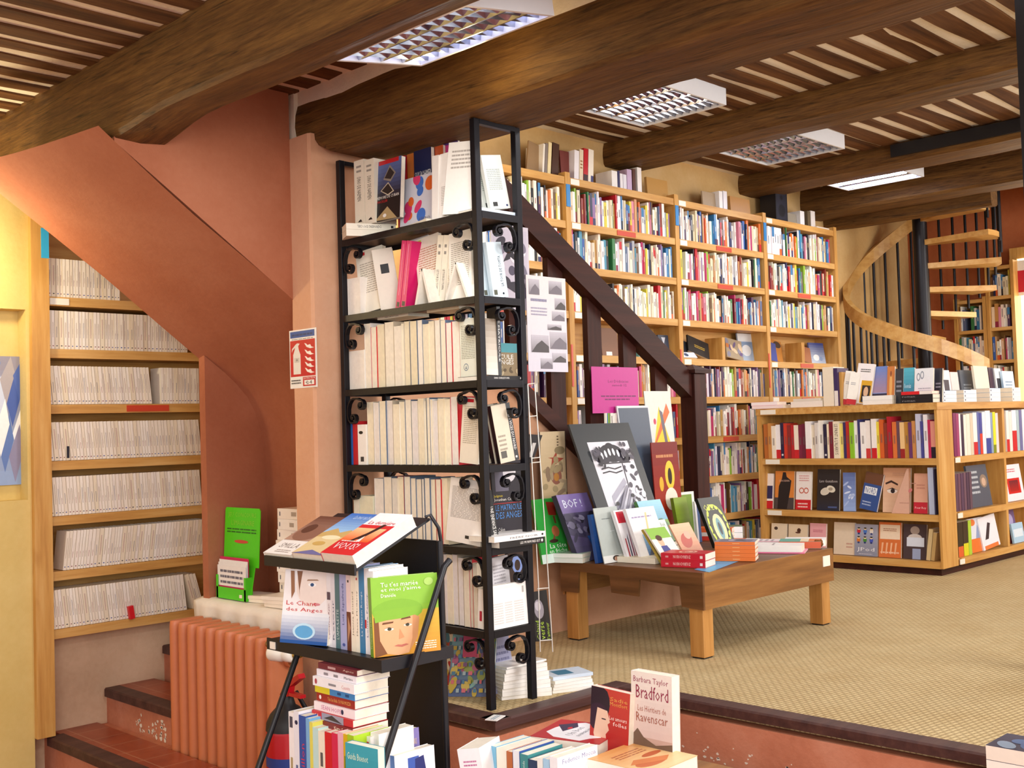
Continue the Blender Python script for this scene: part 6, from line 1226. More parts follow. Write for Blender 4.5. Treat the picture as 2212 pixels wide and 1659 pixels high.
icov(1763, 1811, 1015, 'black book with two pale shells on the cover '+WM, z2, cover='2a2426', front=[('g', 0, 0, 1, .3, '24283a', '2c2628'), ('t', .1, .68, .9, .74, 'Lars Gustafsson', 'cfc8c8'), ('e', .36, .46, .22, .09, 'd8cfc0', 20), ('e', .62, .52, .2, .08, 'e0d8c8', -20), ('e', .6, .52, .1, .04, 'a89a88'), ('r', .5, .06, .9, .1, '4a5a8a')])
icov(1822, 1846, 1022, 'blue grey book with pale vertical print, half turned '+WM, z2, fc=196, cover='7a8ab8', front=[('g', 0, 0, 1, 1, '8aa0d0', '5a6aa0')]+pattern(.2, .1, .8, .8, 8, ['c8d0e8', 'a0b0d8'], 3, .06, .1))
icov(1855, 1874, 1028, 'plain grey board leaning between turned books '+WM, z2, fc=165, cover='b0a8a0') if False else None
icov(1862, 1900, 1026, 'dark blue book with white capitals leaning to the right '+WM, z2, roll=-11, cover='34508e', front=[('r', 0, .7, 1, 1, '6a4430'), ('r', .1, .42, .8, .62, 'e8ecf2'), ('t', .15, .44, .75, .60, 'NORD', '2a4a8a'), ('l', .1, .1, .6, .25, 2, 'a8b8d8')])
icov(1905, 1964, 1012, 'large pale cover with a close up eye and brow '+WM, z2, off=.05, cover='e2b898', front=[('g', 0, 0, 1, 1, 'e8c4a8', 'd8a484'), ('p', [(.08, .66), (.3, .72), (.55, .64), (.54, .6), (.3, .67), (.1, .62)], '3a2420'), ('e', .34, .48, .19, .055, 'f0e6e0'), ('e', .36, .48, .08, .052, '2a2028'), ('p', [(.12, .5), (.34, .555), (.56, .49), (.34, .53)], '2a1c1c'), ('l', .35, .82, .8, .9, 2, 'c89880')])
icov(1930, 1966, 1014, 'cream triangular sail shaped card in front of the eye cover '+WM, z2, off=.022, cover='dcb8a0', full=False, t=.004, name='card', cat='card', front=[('p', [(0, 0), (1, 0), (1, 1), (.55, .72), (.2, .35)], 'd8a898'), ('e', .75, .45, .16, .07, 'c87a7a'), ('l', .3, .25, .95, .35, 1, 'c08a7a')]) if False else None
m = MB(); a0, a1, a2 = [at(*q, 'x', LXp+.02) for q in ((1926, 1100), (1964, 1101), (1962, 1013))]
card('sail_card', [(LXp+.018, a0.y, z2), (LXp+.018, a1.y, z2), (LXp+.034, a1.y, a2.z), (LXp+.034, a1.y+.012, a2.z)], 'rosy sail shaped card standing before the eye cover '+WM, 'card', [('l', .25, .22, .8, .26, 1, 'b8887a'), ('e', .62, .52, .10, .05, 'c87878'), ('l', .45, .66, .8, .70, 1, 'b8887a')], 'd8ac98', .003)
icov(1972, 2002, 1024, 'salmon pink book with red band '+WM, z2, cover='dfa890', front=[('r', 0, 0, 1, .28, 'c0283a'), ('t', .1, .1, .9, .17, 'Pour Roy', 'f0d0d0'), ('l', .2, .6, .8, .75, 2, 'c88a78')])
rowX(LXp+.02, z2, [(2003, 2015, 1010, 'b8c4e4', dict(label='pale blue spined album bulging at the end '+WM, d=.17)), (2015.5, 2018, 1014, '3a3a5a', dict(label='thin navy album at the end '+WM, d=.17))])
WL = "on the island's lowest shelf facing the table"
icov(1665, 1698, 1132, 'cream book with small dark motif '+WL, z3, cover='e8d8c0', front=[('e', .3, .82, .12, .06, '4a3a34')])
icov(1702, 1743, 1134, 'cream book with brown insect shape '+WL, z3, cover='e4d0b4', front=[('e', .55, .78, .1, .08, '4a2a1c'), ('e', .5, .7, .14, .03, '5a3424')])
icov(1748, 1783, 1132, 'pink book with thin lettering '+WL, z3, cover='e8a8b0', front=[('l', .2, .7, .8, .8, 2, 'c06a7a')])
icov(1800, 1845, 1130, 'pale card standing left of the figure covered book '+WL, z3, off=.05, cover='e2d0ba', front=[('l', .6, .2, .9, .4, 2, 'c89a8a')])
jf = []
for r_ in range(2):
    for c_ in range(3):
        u, v = .18+.28*c_, .78-.28*r_; jf += [('e', u, v, .08, .08, ['c8283a', '4a7ac8', 'e8e0d8', 'd8782c', '4a8a3a', '4a5ab8'][r_*3+c_]), ('e', u, v+.07, .06, .035, 'f0d8b0'), ('e', u, v+.095, .06, .022, '2a2420'), ('e', u, v-.08, .05, .03, '2a3a7a')]
icov(1845, 1894, 1134, 'grey book with six small bright figures and white title '+WL, z3, off=.045, cover='9a9cb0', front=[('g', 0, 0, 1, 1, '8c90a4', 'a6a8bc')]+jf+[('t', .12, .12, .88, .27, 'JPod', 'f2f2f6'), ('l', .2, .05, .8, .09, 1, 'd0d0dc')])
icov(1897, 1945, 1130, 'orange book with white zigzag drawing and cream panel '+WL, z3, off=.045, cover='d8743c', front=[('r', .05, .52, .95, .93, 'efd8c0'), ('l', .2, .74, .8, .84, 2, 'a8745a')]+[('p', [(.1+.2*k, .1), (.16+.2*k, .1), (.22+.2*k, .42), (.14+.2*k, .42)], 'f0b890') for k in range(4)]+[('l', .08, .1, .92, .2, 1, 'f0c0a0')])
icov(1950, 2000, 1134, 'dark photo book with pale blue label across it '+WL, z3, off=.045, cover='4a3c40', front=[('e', .5, .82, .2, .12, 'a89890'), ('e', .5, .62, .3, .1, 'd0c8c4'), ('r', .15, .36, .9, .62, 'd8e0f0'), ('r', .4, .0, .75, .3, '9aa6c8')])
rowX(LXp+.03, z3, [(2002, 2011, 1142, 'd8c090', dict(lean=8, label='tan paper bound book leaning at the end '+WL, d=.12)), (2012, 2020, 1150, 'c8a870', dict(lean=8, label='thin straw coloured book leaning last '+WL, d=.12))])
# right-hand face
def rowY(yp, zb, specs, d, where, start=0, full=False, mass=False):
    n = start
    for s in specs:
        a, b, yt, col = s[:4]; kw = dict(s[4]) if len(s) > 4 else {}; n += 1
        pa, pb = at(a, yt, 'y', yp), at(b, yt, 'y', yp); t = abs(pa.x-pb.x)-.0008; h = (pa.z+pb.z)/2-zb
        desc = kw.pop('desc', col); kw.setdefault('full', full); kw.setdefault('mass', mass)
        book(M_up(((pa.x+pb.x)/2, yp+kw.pop('off', 0), zb), 270, kw.pop('lean', 0)), t, h, kw.pop('d', d), col, label=kw.pop('label', f"{desc} spined book, {ordinal(n)} from the left {where}"), **kw)
WR = "in the upper row on the island's end face"
rb = lambda c, f=.3: [('r', 0, 0, 1, f, c)]
rowY(LYp, z1, [(2058, 2064, 892, '7a2a5a', dict(desc='plum')), (2064.5, 2070, 893, '9a3a6a', dict(desc='mauve')), (2070.5, 2074, 894, 'f0ecec', dict(desc='white')), (2074.5, 2080, 895, '2a2440', dict(desc='navy')), (2080.5, 2086, 896, 'efe8dc', dict(desc='cream')), (2086.5, 2094, 894, 'ece4d4', dict(desc='ivory')), (2094.5, 2100, 893, 'd8c8b0', dict(desc='beige')), (2100.5, 2109, 891, 'f0ecea', dict(desc='white', sp=rb('c8242c'))), (2109.5, 2114, 890, '5a6aa8', dict(desc='slate blue')), (2114.5, 2120, 892, '3a4a9a', dict(desc='blue', sp=rb('d8402c', .5))), (2120.5, 2127, 890, 'e8eaf2', dict(desc='pale')), (2127.5, 2138, 887, 'eef0f6', dict(desc='white', sp=rb('2f4a9a', .36))), (2138.5, 2143, 891, '8aa0c0', dict(desc='steel blue')), (2143.5, 2149, 890, 'e8e030', dict(desc='yellow', sp=rb('7a8a1c', .2))), (2149.5, 2155, 892, 'f0d8d8', dict(desc='pale pink'))], .15, WR, mass=True)
rowY(LYp, z1, [(2172, 2178, 887, 'f0eae4', dict(desc='white', sp=rb('c8242c'))), (2178.5, 2184, 889, 'ece0d8', dict(desc='cream')), (2184.5, 2194, 886, 'f0eef2', dict(desc='white', sp=rb('c8242c', .5))), (2194.5, 2200, 886, 'a8c0c8', dict(desc='grey green')), (2200.5, 2206, 886, '6a70a0', dict(desc='slate violet')), (2206.5, 2214, 884, 'e8e8f0', dict(desc='white')), (2214.5, 2222, 884, '4a4a8a', dict(desc='indigo'))], .15, WR, 15, mass=True)
WR2 = "on the middle shelf of the island's end face"
rowY(LYp+.02, z2, [(2063+6*k, 2068+6*k, 1024-k, c, dict(desc=dn)) for k, (c, dn) in enumerate((('5a4258', 'dusky'), ('6a4a5a', 'mauve brown'), ('54405a', 'dark violet'), ('6a5060', 'taupe'), ('4a3a50', 'aubergine'), ('5e4a58', 'smoky')))], .14, WR2, mass=True)
def ycov(a, b, yt, z, lab, off=.03, lean=8, fc=270, **kw): return cov(a, b, yt, 'y', LYp+off, z, fc, .014, lean, kw.pop('roll', 0), lab, **kw)
ycov(2100, 2143, 1005, z2, 'dark grey album with pale script and a face '+WR2, cover='4a5664', front=[('l', .1, .3, .5, .9, 5, 'b8c0c8'), ('e', .75, .6, .18, .16, '8a7a6a'), ('e', .75, .58, .1, .1, 'c8a890')])
ycov(2142, 2161, 1010, z2, 'white album with pink edge '+WR2, off=.09, cover='ece6f0', front=[('r', .85, 0, 1, 1, 'e89ac0')])
ycov(2176, 2214, 1004, z2, 'white book with red square picture '+WR2, off=.03, cover='ece8f0', front=[('r', .15, .2, .85, .62, 'c81e1e'), ('g', .25, .26, .75, .56, 'a81818', '6a1a2a'), ('l', .1, .78, .7, .9, 2, 'c86a7a')])
WR3 = "on the lowest shelf of the island's end face"
rowY(LYp+.02, z3, [(2068, 2079, 1128, '2a2418', dict(desc='dark brown', sp=rb('d8602c', .3))), (2079.5, 2090, 1126, '332a1c', dict(desc='brown black', sp=rb('d8d020', .36))), (2090.5, 2097, 1124, 'a8cc3a', dict(desc='lime edged'))], .14, WR3, mass=True)
ycov(2100, 2132, 1120, z3, 'orange and white photo book '+WR3, cover='d8dce8', front=[('r', 0, 0, 1, .4, 'e0742c'), ('e', .3, .88, .2, .1, 'e07a3c'), ('p', [(.4, .4), (.6, .8), (.8, .4)], '8a9ac0')])
ycov(2124, 2160, 1118, z3, 'white book with black striding figure leaning '+WR3, off=.02, lean=8, roll=4, cover='e8e8f0', front=[('p', [(.2, .3), (.5, .8), (.65, .75), (.4, .3)], '2a2a34'), ('r', .1, .0, .9, .12, 'e07a3c')])
ycov(2178, 2200, 1095, z3, 'violet picture book '+WR3, off=.06, cover='6a5a8a', front=[('e', .5, .6, .3, .2, 'b0a8d0'), ('r', 0, 0, 1, .2, 'b83a5a')])
ycov(2192, 2216, 1130, z3, 'pale blue book in front of the violet one '+WR3, off=.02, cover='a8cce4', front=[('r', .1, .3, .9, .7, 'd8e8f4')])
# ------------------------------------------------------------------ on top of the island
IT = LT+.001
WTI = 'on top of the island bookcase'
def itop(a, b, yt, lab, off, col, fc=180, lean=8, roll=0, t=.016, ax='x', **kw): return cov(a, b, yt, ax, (LXp if ax == 'x' else LYp)+off, IT, fc, t, lean, roll, lab, cover=col, **kw)
def iflat(px, py, face, items, lab, along='x', off=.01, **kw):
    q = at(px, py, along, (LXp if along == 'x' else LYp)+off); return stack(q.x, q.y, IT, face, items, lab)
iflat(1662, 880, 184, [(.022, .24, .16, 'f0dcdc', dict(label='pink edged white book jutting out at the far corner '+WTI, dv=.03, cover='e8c0c4')), (.024, .20, .14, 'f2e8ea', dict(label='white book with red spine patch lying at the far corner '+WTI, du=-.03, dv=.02, cover='c83040'))], '')
iflat(1742, 876, 180, [(.040, .24, .15, 'efe6de', dict(label='thick cream book lying beside the upright cream pair '+WTI)), (.018, .2, .14, 'ded4c8', dict(label='thin grey cream book on the thick lying one '+WTI))], '')
rowX(LXp+.015, IT, [(1776, 1799, 793, 'ece0cc', dict(label='thick cream book standing upright like a bookend '+WTI, d=.15)), (1800, 1808, 795, '3a2a5c', dict(label='narrow violet book standing against the pine bookend '+WTI, d=.15, sp=[('r', 0, 0, 1, .4, 'e8e0dc')]))])
o = B(-.01, .01, -.012, .23, 0, .225); q = at(1818, 830, 'x', LXp+.05); o = o.build('pine_bookend', 'pine_upright'); o.location = (q.x, q.y, IT); o.rotation_euler = (0, 0, -1.57); tag(o, 'pine board bookend standing '+WTI, 'bookend')
for k, (a, b) in enumerate(((1822, 1836), (1833, 1848))):
    itop(a, b+4, 803+3*k, ('white paperback with red foot leaning, rear of two ', 'white paperback with red foot leaning, front of two ')[k]+WTI, .05-.02*k, 'f0ece4', fc=195, roll=-9, front=[('r', 0, 0, 1, .16, 'c02430'), ('l', .2, .6, .7, .7, 2, 'a0a0a8')])
itop(1846, 1882, 788, 'white book with yellow framed portrait leaning '+WTI, .05, 'f2eef0', roll=-7, front=[('r', .35, .02, .98, .58, 'd8a428'), ('r', .42, .04, .92, .46, '2a2020'), ('e', .67, .3, .14, .13, 'd8b090'), ('p', [(.5, .04), (.86, .04), (.75, .2), (.6, .2)], '3a5a8a'), ('l', .2, .78, .8, .88, 2, '5a5a5a')])
itop(1883, 1914, 792, 'blue and rose landscape book '+WTI, .07, '8a9ad0', front=[('g', 0, .3, 1, 1, 'a0849c', '6a84c8'), ('r', 0, 0, 1, .28, '2a2440'), ('l', .2, .08, .8, .2, 1, 'd0c8d8')])
itop(1914, 1930, 792, 'orange book with golden standing figure '+WTI, .065, 'c8783a', front=[('e', .5, .5, .2, .35, 'e0a860'), ('e', .5, .8, .12, .08, '8a4a2a')])
itop(1932, 1949, 797, 'black book with faint print '+WTI, .06, '2a2c36', front=[('l', .15, .3, .8, .7, 3, '8a8c98')])
itop(1950, 1973, 795, 'teal book with white lower title '+WTI, .055, '2a8ab0', front=[('g', 0, 0, 1, 1, '1f6a90', '4ab0c8'), ('t', .1, .42, .7, .55, 'Ionis', 'd0e8f0'), ('l', .3, .1, .9, .25, 2, 'a0d0e0')])
itop(1974, 2014, 796, 'white book with grey scissors picture '+WTI, .05, 'e8ecf2', front=[('e', .2, .75, .1, .12, '8a94a4'), ('e', .4, .8, .1, .12, '8a94a4'), ('e', .2, .75, .06, .08, 'e8ecf2'), ('e', .4, .8, .06, .08, 'e8ecf2'), ('l', .2, .3, .9, .45, 2, 'b0b8c4')])
itop(2016, 2034, 796, 'dark slate book behind the corner stacks '+WTI, .10, '2c2a38', front=[('l', .2, .4, .8, .6, 2, '9a98a8')])
iflat(1895, 868, 182, [(.028, .20, .13, 'f0ece6', dict(label='white book at the foot of the portrait book, lower of two '+WTI)), (.028, .20, .13, 'f3f0ec', dict(label='white book at the foot of the portrait book, upper of two '+WTI))], '', off=.0)
iflat(1980, 862, 180, [(.026, .21, .13, '1f1c20', dict(label='black spined book, lower of the black pair '+WTI, sp=[('D', .35, .55, .65, .95, 'roman', '9a989c')])), (.026, .21, .13, '1d1b20', dict(label='black spined book, upper of the black pair '+WTI, sp=[('D', .35, .55, .65, .95, 'roman', '9a989c')])), (.02, .2, .13, 'd8242c', dict(label='red and white edged book crowning the black pair '+WTI, sp=[('r', 0, .0, 1, .4, 'f0e8e4')]))], '', off=.0)
YT = 270
rows_ = [((2052, 862), 'white', [(.024, .20, .13, 'eef0f4')]*3), ((2096, 860), 'pale', [(.026, .2, .13, 'f0f2f4')]*3), ((2150, 858), 'tall white', [(.030, .18, .13, 'eceff4')]*3), ((2196, 856), 'cream', [(.032, .15, .12, 'f0ece8')]*3)]
for (px, py), dn, it in rows_:
    q = at(px, py, 'y', LYp+.02)
    stack(q.x, q.y, IT, YT, [(t_, h_, d_, c_, dict(mass=True, sp=[('r', .3, .85, .7, .92, '4a5a7a')], cover=['8ac0e4', 'f2f2f2', '5aa0d8'][k])) for k, (t_, h_, d_, c_) in enumerate(it)], dn+' book, {pl} of three in a corner pile '+WTI)
for a, b, yt, lab, off, col, fr in ((2040, 2058, 800, 'white book with dark square standing behind the corner piles ', .16, 'f0ecec', [('r', .2, .3, .8, .7, '2a2a3a')]), (2060, 2076, 804, 'pale pink book standing behind the corner piles ', .17, 'ecdcd8', []), (2080, 2108, 800, 'dark grey book standing behind the corner piles ', .20, '4a505c', [('l', .2, .4, .8, .6, 2, 'a0a8b0')]), (2111, 2141, 791, 'cream book with thin red lettering standing at the end ', .14, 'efe4cc', [('l', .3, .3, .8, .4, 1, 'c86a5a')]), (2143, 2154, 794, 'dark plum book beside the cream lettered one ', .15, '3a2a40', []), (2156, 2169, 796, 'white book with black picture near the end ', .14, 'f0f0ee', [('r', .2, .2, .8, .7, '22222c')]), (2172, 2196, 802, 'pale blue book propped at the end ', .12, 'c8dcec', [('l', .2, .5, .8, .7, 2, '7a9ab8')])):
    itop(a, b, yt, lab+WTI, off, col, fc=270, lean=5, ax='y', front=fr)

# ------------------------------------------------------------------ display row of the wall bookcase
ZD = WZ[5]+.001; YD = WY+.03
WD = 'on the display row of the wall bookcase'
def dcov(a, b, yt, lab, col, off=0, lean=12, fc=268, roll=0, **kw): return cov(a, b, yt, 'y', YD+off, ZD, fc, .012, lean, roll, lab+WD, cover=col, full=False, **kw)
dcov(1302, 1336, 709, 'brown plaque shaped card with white ticket ', '7a4a24', .08, 4, name='card', cat='card', front=[('r', .25, .05, .6, .18, 'f0ece8')])
m = MB(); m.tube([Vector((.07*math.cos(a), 0, .075+.07*math.sin(a))) for a in [math.radians(x) for x in range(-80, 200, 14)]], (.03, .014), flat=(0, 1, 0)); o = m.build('white_stand', 'white_plastic'); q = at(1402, 765, 'y', YD+.04); o.location = (q.x, q.y, ZD+.008); tag(o, 'white curved plastic holder '+WD, 'holder')
dcov(1427, 1448, 724, 'blue black book with yellow lettering ', '3a4458', .03, 6, front=[('p', [(.3, .9), (.7, .9), (.5, .6)], 'c8ccd8'), ('e', .5, .35, .3, .1, 'd8c03a'), ('l', .2, .15, .8, .4, 3, 'e0c840')])
rowY(YD+.09, ZD, [(1378+5*k, 1382+5*k, 712+k, c, dict(mass=True, desc=dn, label=f'thin {dn} book in the short row behind the white holder '+WD)) for k, (c, dn) in enumerate((('6ab0b8', 'aqua'), ('eeeae6', 'white'), ('c83a4a', 'red'), ('e4e4ea', 'pale'), ('3a7a8a', 'teal'), ('5a2a50', 'plum')))], .1, WD)
dcov(1476, 1490, 738, 'slim black book leaning by the bay edge ', '22242c', .06, 14, roll=-12)
dcov(1492, 1536, 741, 'black book with yellow print leaning ', '1e1e20', .05, 14, roll=-14, front=[('l', .3, .4, .8, .6, 2, 'c8a838')])
dcov(1478, 1506, 763, 'small white and blue card lying ', 'dce4ee', -.02, 40, name='card', cat='card', front=[('e', .3, .5, .15, .3, '3a4a6a')], h=.05)
for a, b, y0, w_ in ((1560, 1566, 729, 'in the third bay '), (1732, 1738, 740, 'in the end bay ')):
    q0, q1 = at(a, y0+20, 'y', YD-.01), at(b, y0+20, 'y', YD-.01); o = B(q0.x, q1.x, YD-.01, YD+.14, ZD, at(a, y0, 'y', YD).z).build('pine_divider', 'pine_upright'); tag(o, 'pine divider board standing '+w_+WD, 'divider')
dcov(1574, 1608, 737, 'pictured magazine leaning beside the divider ', 'a89880', .05, 12, roll=-8, front=pattern(.05, .05, .95, .95, 14, ['6a5a8a', 'e0c8a8', 'c8783a', '8a8aa0'], 3, .08, .16))
dcov(1600, 1638, 721, 'pale blue photo book standing tall ', '9ab0cc', .09, 6, front=[('r', 0, .72, 1, 1, 'd8dce0'), ('g', 0, 0, 1, .7, 'b0c4dc', '7a94b8'), ('e', .4, .4, .25, .2, 'dfe6ee')])
dcov(1664, 1682, 742, 'indigo book leaning in the end bay ', '3a4a9a', .04, 12, roll=-9)
dcov(1672, 1694, 738, 'orange brown book leaning behind the indigo one ', 'b8782c', .07, 12, roll=-9, front=[('e', .6, .8, .35, .16, '3a2418')])
dcov(1741, 1756, 752, 'rust coloured book leaning beside the end divider ', 'a86a4a', .05, 12, roll=-8)
dcov(1754, 1784, 741, 'blue winter picture book at the end ', '5a6aa8', .07, 8, front=[('g', 0, 0, 1, 1, 'b8c8e0', '3a4a90'), ('e', .4, .3, .2, .15, 'e8eef4'), ('e', .7, .25, .12, .1, '8aa0c8')])

# ------------------------------------------------------------------ along the top of the wall bookcase
ZT = WZ[9]+.001; WTP = 'along the top of the wall bookcase'
def tcov(a, b, yt, lab, col, off=.05, lean=4, roll=0, t=.012, yb_=None, nm='book', ct='book', fr=(), fc=270): return cov(a, b, yt, 'y', WY+off, ZT, fc, t, lean, roll, lab+WTP, cover=col, full=False, name=nm, cat=ct, front=fr)
tcov(1142, 1172, 313, 'brown grey board covered book leaning in the first bay ', '9a7c5a', .08, 3, -12)
tr = [(1169, 1173, 309, 'efe8dc', 'thin white'), (1174, 1179, 308, '8a7e78', 'grey'), (1180, 1187, 306, 'ead8a8', 'yellow cream'), (1189, 1203, 308, '4a2e22', 'dark brown')]
rowY(WY+.05, ZT, [(a, b, yt, c, dict(mass=True, label=dn+' book standing by the first bay bookend '+WTP, lean=6)) for a, b, yt, c, dn in tr], .15, WTP)
tcov(1213, 1238, 327, 'wine coloured board leaning in the second bay ', '7a3a34', .09, 3, 0)
rowY(WY+.05, ZT, [(a, b, yt, c, dict(mass=True, label=dn+' book in the short row of the second bay '+WTP, lean=4, sp=sp_)) for a, b, yt, c, dn, sp_ in ((1238, 1248, 324, 'eeeaf0', 'white', ()), (1249, 1257, 322, 'e4d4b8', 'cream pictured', [('l', .2, .4, .8, .7, 3, 'a8784a')]), (1258, 1267, 320, 'c01f28', 'red', [('r', 0, 0, 1, .25, '3a1a20')]), (1268, 1279, 322, 'efe6d8', 'cream with navy foot', [('r', .5, 0, 1, .25, '2a2a6a')]))], .15, WTP)
rowY(WY+.06, ZT, [(a, b, yt, c, dict(mass=True, label=dn+' book standing mid second bay '+WTP)) for a, b, yt, c, dn in ((1321, 1333, 369, 'f0ecea', 'white'), (1334, 1338, 369, '2f2a5a', 'navy'), (1339, 1345, 375, 'e8e4ea', 'short white'), (1346, 1353, 377, 'e2e0ea', 'short pale'), (1354, 1364, 366, 'c8aed0', 'lilac'), (1366, 1372, 365, '5a3428', 'dark orange'), (1376, 1385, 362, 'f0eae8', 'plain white'))], .14, WTP)
tcov(1400, 1444, 387, 'square pine board bookend at the end of the second bay ', 'b88a4a', .06, 3, 0, .02, nm='pine_bookend', ct='bookend')
tcov(1520, 1552, 416, 'large grey paperboard folder in the third bay ', 'b09a80', .08, 3, 0, .012, nm='folder', ct='folder')
rowY(WY+.05, ZT, [(1553, 1560, 413, 'f0eef0', dict(mass=True, label='tall white book, first of two in the third bay '+WTP)), (1562, 1570, 413, 'e9e6f0', dict(mass=True, label='tall white book, second of two in the third bay '+WTP))], .15, WTP)
tcov(1580, 1622, 428, 'square pine bookend board in the third bay ', 'b88648', .07, 3, 0, .02, nm='pine_bookend', ct='bookend')
o = B(-.085, .085, -.07, .07, 0, .25, '1a1a22'); paint(o, (-.085, -.07, 0), (1, 0, 0), (0, 0, 1), .17, .25, [('r', .08, .06, .92, .94, '262734'), ('e', .5, .34, .3, .2, '15151c'), ('e', .5, .75, .12, .08, '15151c')]); o = o.build('loudspeaker', 'printed_cover'); q = at(1672, 460, 'y', WY+.10); o.location = (q.x, WY+.10, ZT); tag(o, 'small black loudspeaker standing on the end bay of the wall bookcase', 'speaker')
tcov(1700, 1726, 462, 'grey board folder in the end bay ', '9a9080', .08, 3, 0, .012, nm='folder', ct='folder')
rowY(WY+.05, ZT, [(1728, 1737, 456, 'eeecee', dict(mass=True, label='white book leaning in the end bay '+WTP)), (1744, 1750, 456, '6a5a44', dict(mass=True, label='brown book in the end bay '+WTP)), (1751, 1760, 456, 'e4dcd8', dict(mass=True, label='pale book in the end bay '+WTP))], .14, WTP)
q = at(1778, 494, 'y', WY+.03)
stack(q.x, q.y, ZT, 270, [(.02, .2, .14, 'e6dccc', dict(label='cream book lying flat at the very end '+WTP, cover='c8603a'))], '')

# ------------------------------------------------------------------ the rest of the shelved books: one mass
S = SHELVED; rng = random.Random(77)
wcol = ['f2eee8']*9+['efe6d4']*7+['e6e2e6']*4+['e0d2b4']*4+['c41f2c']*2+['7a2030', '8a3428', 'd8702c', '2a3060', '2f5aa0', '3a7ab0', '4a90b0', '23284a', '4a2a50', '8a6a9a', '6a4a2c', 'b88a4a', '1e1c22', '2a2a30', 'd8c840', '8cb83a', '3a7a4a', 'd88aa0', 'b8306a', 'a8a8b0', '5a6a8a', 'c89868']
def fill(axis, plane, a0, a1, z, dmax, hmin=.165, hmax=.222, dens=.94, tmin=.010, tmax=.030, first=(), cool=0):
    """run of books along x (spines to -y) or along y (spines to -x, run from high to low y)"""
    p_ = a0; i = 0; dirn = 1 if a1 > a0 else -1
    while True:
        t = rng.uniform(tmin, tmax)
        if i < len(first): c, t, h = first[i]
        else: c, h = rng.choice(wcol), rng.uniform(hmin, hmax)
        if rng.random() < .12: h = hmax+rng.uniform(0, .01)
        if (p_+dirn*t-a1)*dirn > 0: break
        lo, hi = min(p_, p_+dirn*(t-.0012)), max(p_, p_+dirn*(t-.0012)); off = rng.uniform(.0, .014); d = min(dmax, rng.uniform(.11, .15))
        cc = C(c); cc = tuple(min(1, x*rng.uniform(.93, 1.05)) for x in cc)
        lm = Matrix.Identity(4)
        r_ = rng.random(); lean = 0
        if r_ < .06: lean = math.radians(rng.uniform(2, 5))
        if axis == 'x':
            mxx = Matrix.Translation(((lo+hi)/2, 0, z)) @ Matrix.Rotation(lean*.5, 4, 'Y') @ Matrix.Translation((-(lo+hi)/2, 0, -z))
            S.box(lo, hi, plane+off, plane+off+d, z+.001, z+h, cols=[cc, cc, cc, 'page', 'page', 'e2d6be'], mx=mxx)
            o_, U_ = mxx @ Vector((lo, plane+off, z+.001)), Vector((1, 0, 0))
        else:
            S.box(plane+off, plane+off+d, lo, hi, z+.001, z+h, cols=[cc, 'page', cc, cc, 'page', 'e2d6be'])
            o_, U_ = Vector((plane+off, hi, z+.001)), Vector((0, -1, 0))
        shp = []; q_ = rng.random()
        bright = sum(cc) > 1.2
        if q_ < .16: shp.append(('r', 0, 0, 1, rng.uniform(.18, .34), rng.choice(['c41f2c', 'c41f2c', '8a1f3a', '2a2a5a', 'd8602c', '1f1c22'])))
        elif q_ < .22: shp.append(('r', 0, rng.uniform(.6, .75), 1, 1, rng.choice(['c41f2c', '2a3060', '3a7ab0'])))
        if rng.random() < .8:
            ink_ = rng.choice(['5a4a4a', '8a4a4a', '4a4a6a', '7a6a5a']) if bright else rng.choice(['e0d8c8', 'd8b870', 'c8c8d0']); a_ = rng.uniform(.35, .5); shp.append(('r', .38, a_, .62, a_+rng.uniform(.15, .4), ink_))
        paint(S, o_, U_, (0, 0, 1), hi-lo, h, shp)
        p_ += dirn*t; i += 1
        if rng.random() < .012: p_ += dirn*rng.uniform(.02, .05)
for k in range(4):
    x0 = WX[k]+.026; x1 = WX[k+1]-.026
    for r_, zi in enumerate(WZ[:9]):
        if zi == WZ[5]: continue
        if k == 0 and zi < 1.1: continue
        first = [('f0eef4', .034, .215)]*7 if (k == 3 and r_ == 8) else ()
        fill('x', WY+.012, x0, x1-rng.uniform(0, .02), zi, .15, first=first)
        if rng.random() < .35:
            xs_ = rng.uniform(x0+.2, x1-.25); S.box(xs_, xs_+.18, WY+.02, WY+.14, zi+.2225, min(zi+.2225+.016, zi+.2295), cols=['f0ece6', 'f0ece6', 'f2eee8', 'page', 'page', 'e8e0d4']) if False else None
if True:
    fill('x', WY+.012, WX[0]+.026, WX[1]-.03, WZ[5], .15)
for (y0, y1), zs in zip(EU, ZU):
    for z in zs[1:]: fill('y', XF+.02, y1-.034, y0+.034, z, .15, .15, .215)
    fill('y', XF+.02, y1-.034, y0+.034, min(zs)-.27, .15, .15, .2)
o = S.build('shelved_books', 'printed_cover'); tag(o, 'remaining many coloured book spines filling the tall wall bookcase and far end shelves', 'book', None, 'stuff')

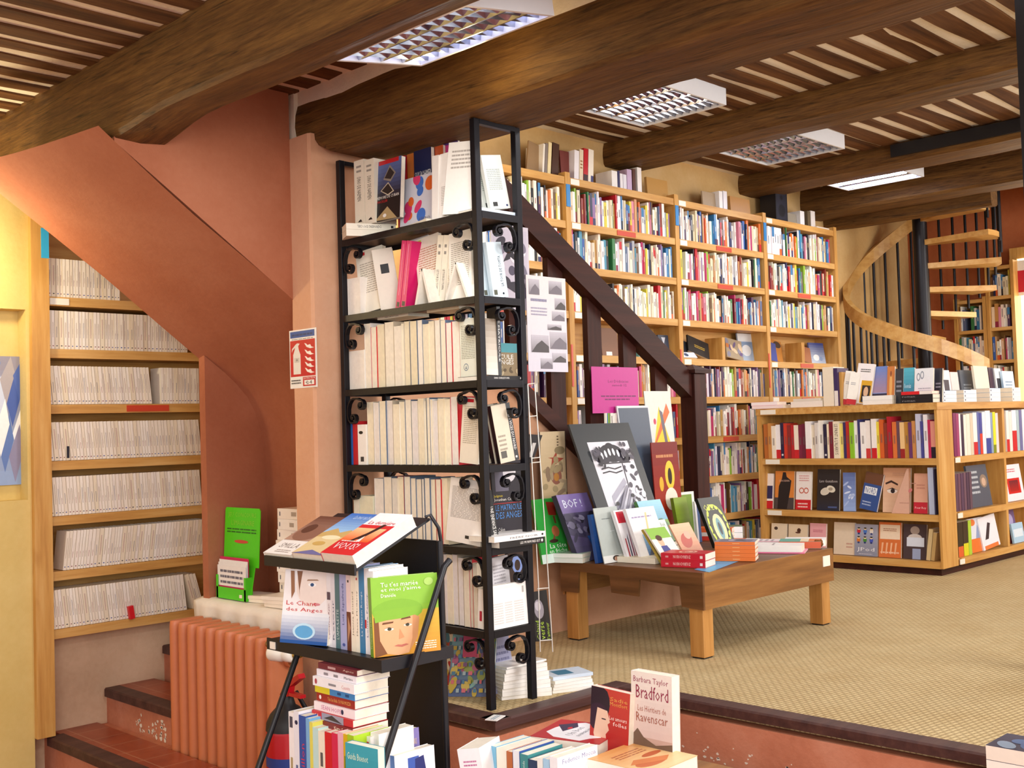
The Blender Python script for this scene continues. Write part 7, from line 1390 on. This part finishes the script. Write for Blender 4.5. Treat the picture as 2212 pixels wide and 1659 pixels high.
# ------------------------------------------------------------------ lower right edge: pile at the step edge
q = at(2150, 1660, 'x', 3.36)
zb_ = .0005
ct = at(2160, 1600, 'x', 3.42)
items = []
nlev = 5; th = (ct.z-zb_)/nlev-.0006
qc = at(2122, 1612, 'z', .15); zb_ = -.1895; nlev = 9; th = (.15-zb_)/nlev-.0006
stack(qc.x+.02, qc.y-.105, zb_, 180, [(th, .21, .14, ('efe6da' if k % 2 else 'e8dccc'), dict(desc='cream', cover='2a2c4a' if k == nlev-1 else 'e8e0d8', front=pattern(.2, .2, .9, .9, 6, ['4a6a9a', '8aa0b8'], 3, .1, .2) if k == nlev-1 else ())) for k in range(nlev)], '{col} paged book, {pl} of the pile at the step edge near the iron column')
q0, q1 = at(2183, 1560, 'x', 3.30), at(2240, 1560, 'x', 3.30)
book(M_up((qc.x+.03, qc.y-.175, .1505), 180, 0), .05, .145, .11, 'dcc8b4', sp=[('r', 0, .75, 1, 1, 'd8702c')], label='tall pale book with orange head standing by the pile at the step edge')
cnt = {}
for o in scn.objects:
    if o.parent is None and 'category' in o: cnt[o['category']] = cnt.get(o['category'], 0)+1
    if 'label' in o and len(str(o['label']).replace("'s", '').split()) > 16: print('LONG', len(o['label'].split()), o['label'])
print(cnt)
# ------------------------------------------------------------------ tidy labels
SHORT = ((' spined spined', ' spined'), ('on the middle tray of the black stand', "on the stand's middle tray"), ('on the bottom tray of the black stand', "on the stand's bottom tray"), ('of the flat pile in the middle of the black stand', "of the stand's flat pile"),
    ("on the island's middle shelf facing the table", 'on the island front middle shelf'), ("on the island's lowest shelf facing the table", 'on the island front lowest shelf'), ("in the island's upper row facing the table", 'in the island front upper row'),
    ("in the upper row on the island's end face", 'in the island end upper row'), ("on the middle shelf of the island's end face", 'on the island end middle shelf'), ("on the lowest shelf of the island's end face", 'on the island end lowest shelf'),
    ('on top of the island bookcase', 'atop the island'), ('along the top of the wall bookcase', 'atop the wall bookcase'), ('on the display row of the wall bookcase', 'on the wall bookcase display row'), ('in the short row behind the white holder', 'behind the white holder'),
    ('of the pile at the step edge near the iron column', 'of the pile at the right step edge'), ('in the short row of the second bay', 'in the second bay short row'), ('at the foot of the stand', 'at the stand foot'), ('at the back of the rack top deck', 'at the rack top deck back'), ('lying flat on the rack top deck', 'flat on the rack top deck'),
    (', of a', ' of a'), ('bright green album with perched figure and white title', 'bright green album with white title'), ('the girl in a green hat', 'a girl in green hat'), ('with a girl in a green hat, facing outwards', 'with a girl in green hat'), ('white paperback with red lettering and red foot', 'white red lettered paperback'))
lab_seen = {}
for o in scn.objects:
    if o.parent is None and 'label' in o:
        t = o['label']
        for a, b in SHORT: t = t.replace(a, b)
        o['label'] = t.strip(); lab_seen.setdefault(t, []).append(o.name)
        if len(t.replace('-', ' ').split()) > 16: print('LONG', t)
    if o.parent is None and o.name.startswith('comic_album'): o['category'] = 'comic'
for t, v in lab_seen.items():
    if len(v) > 1 and 'group' not in scn.objects[v[0]]: print('SAME', t, v)
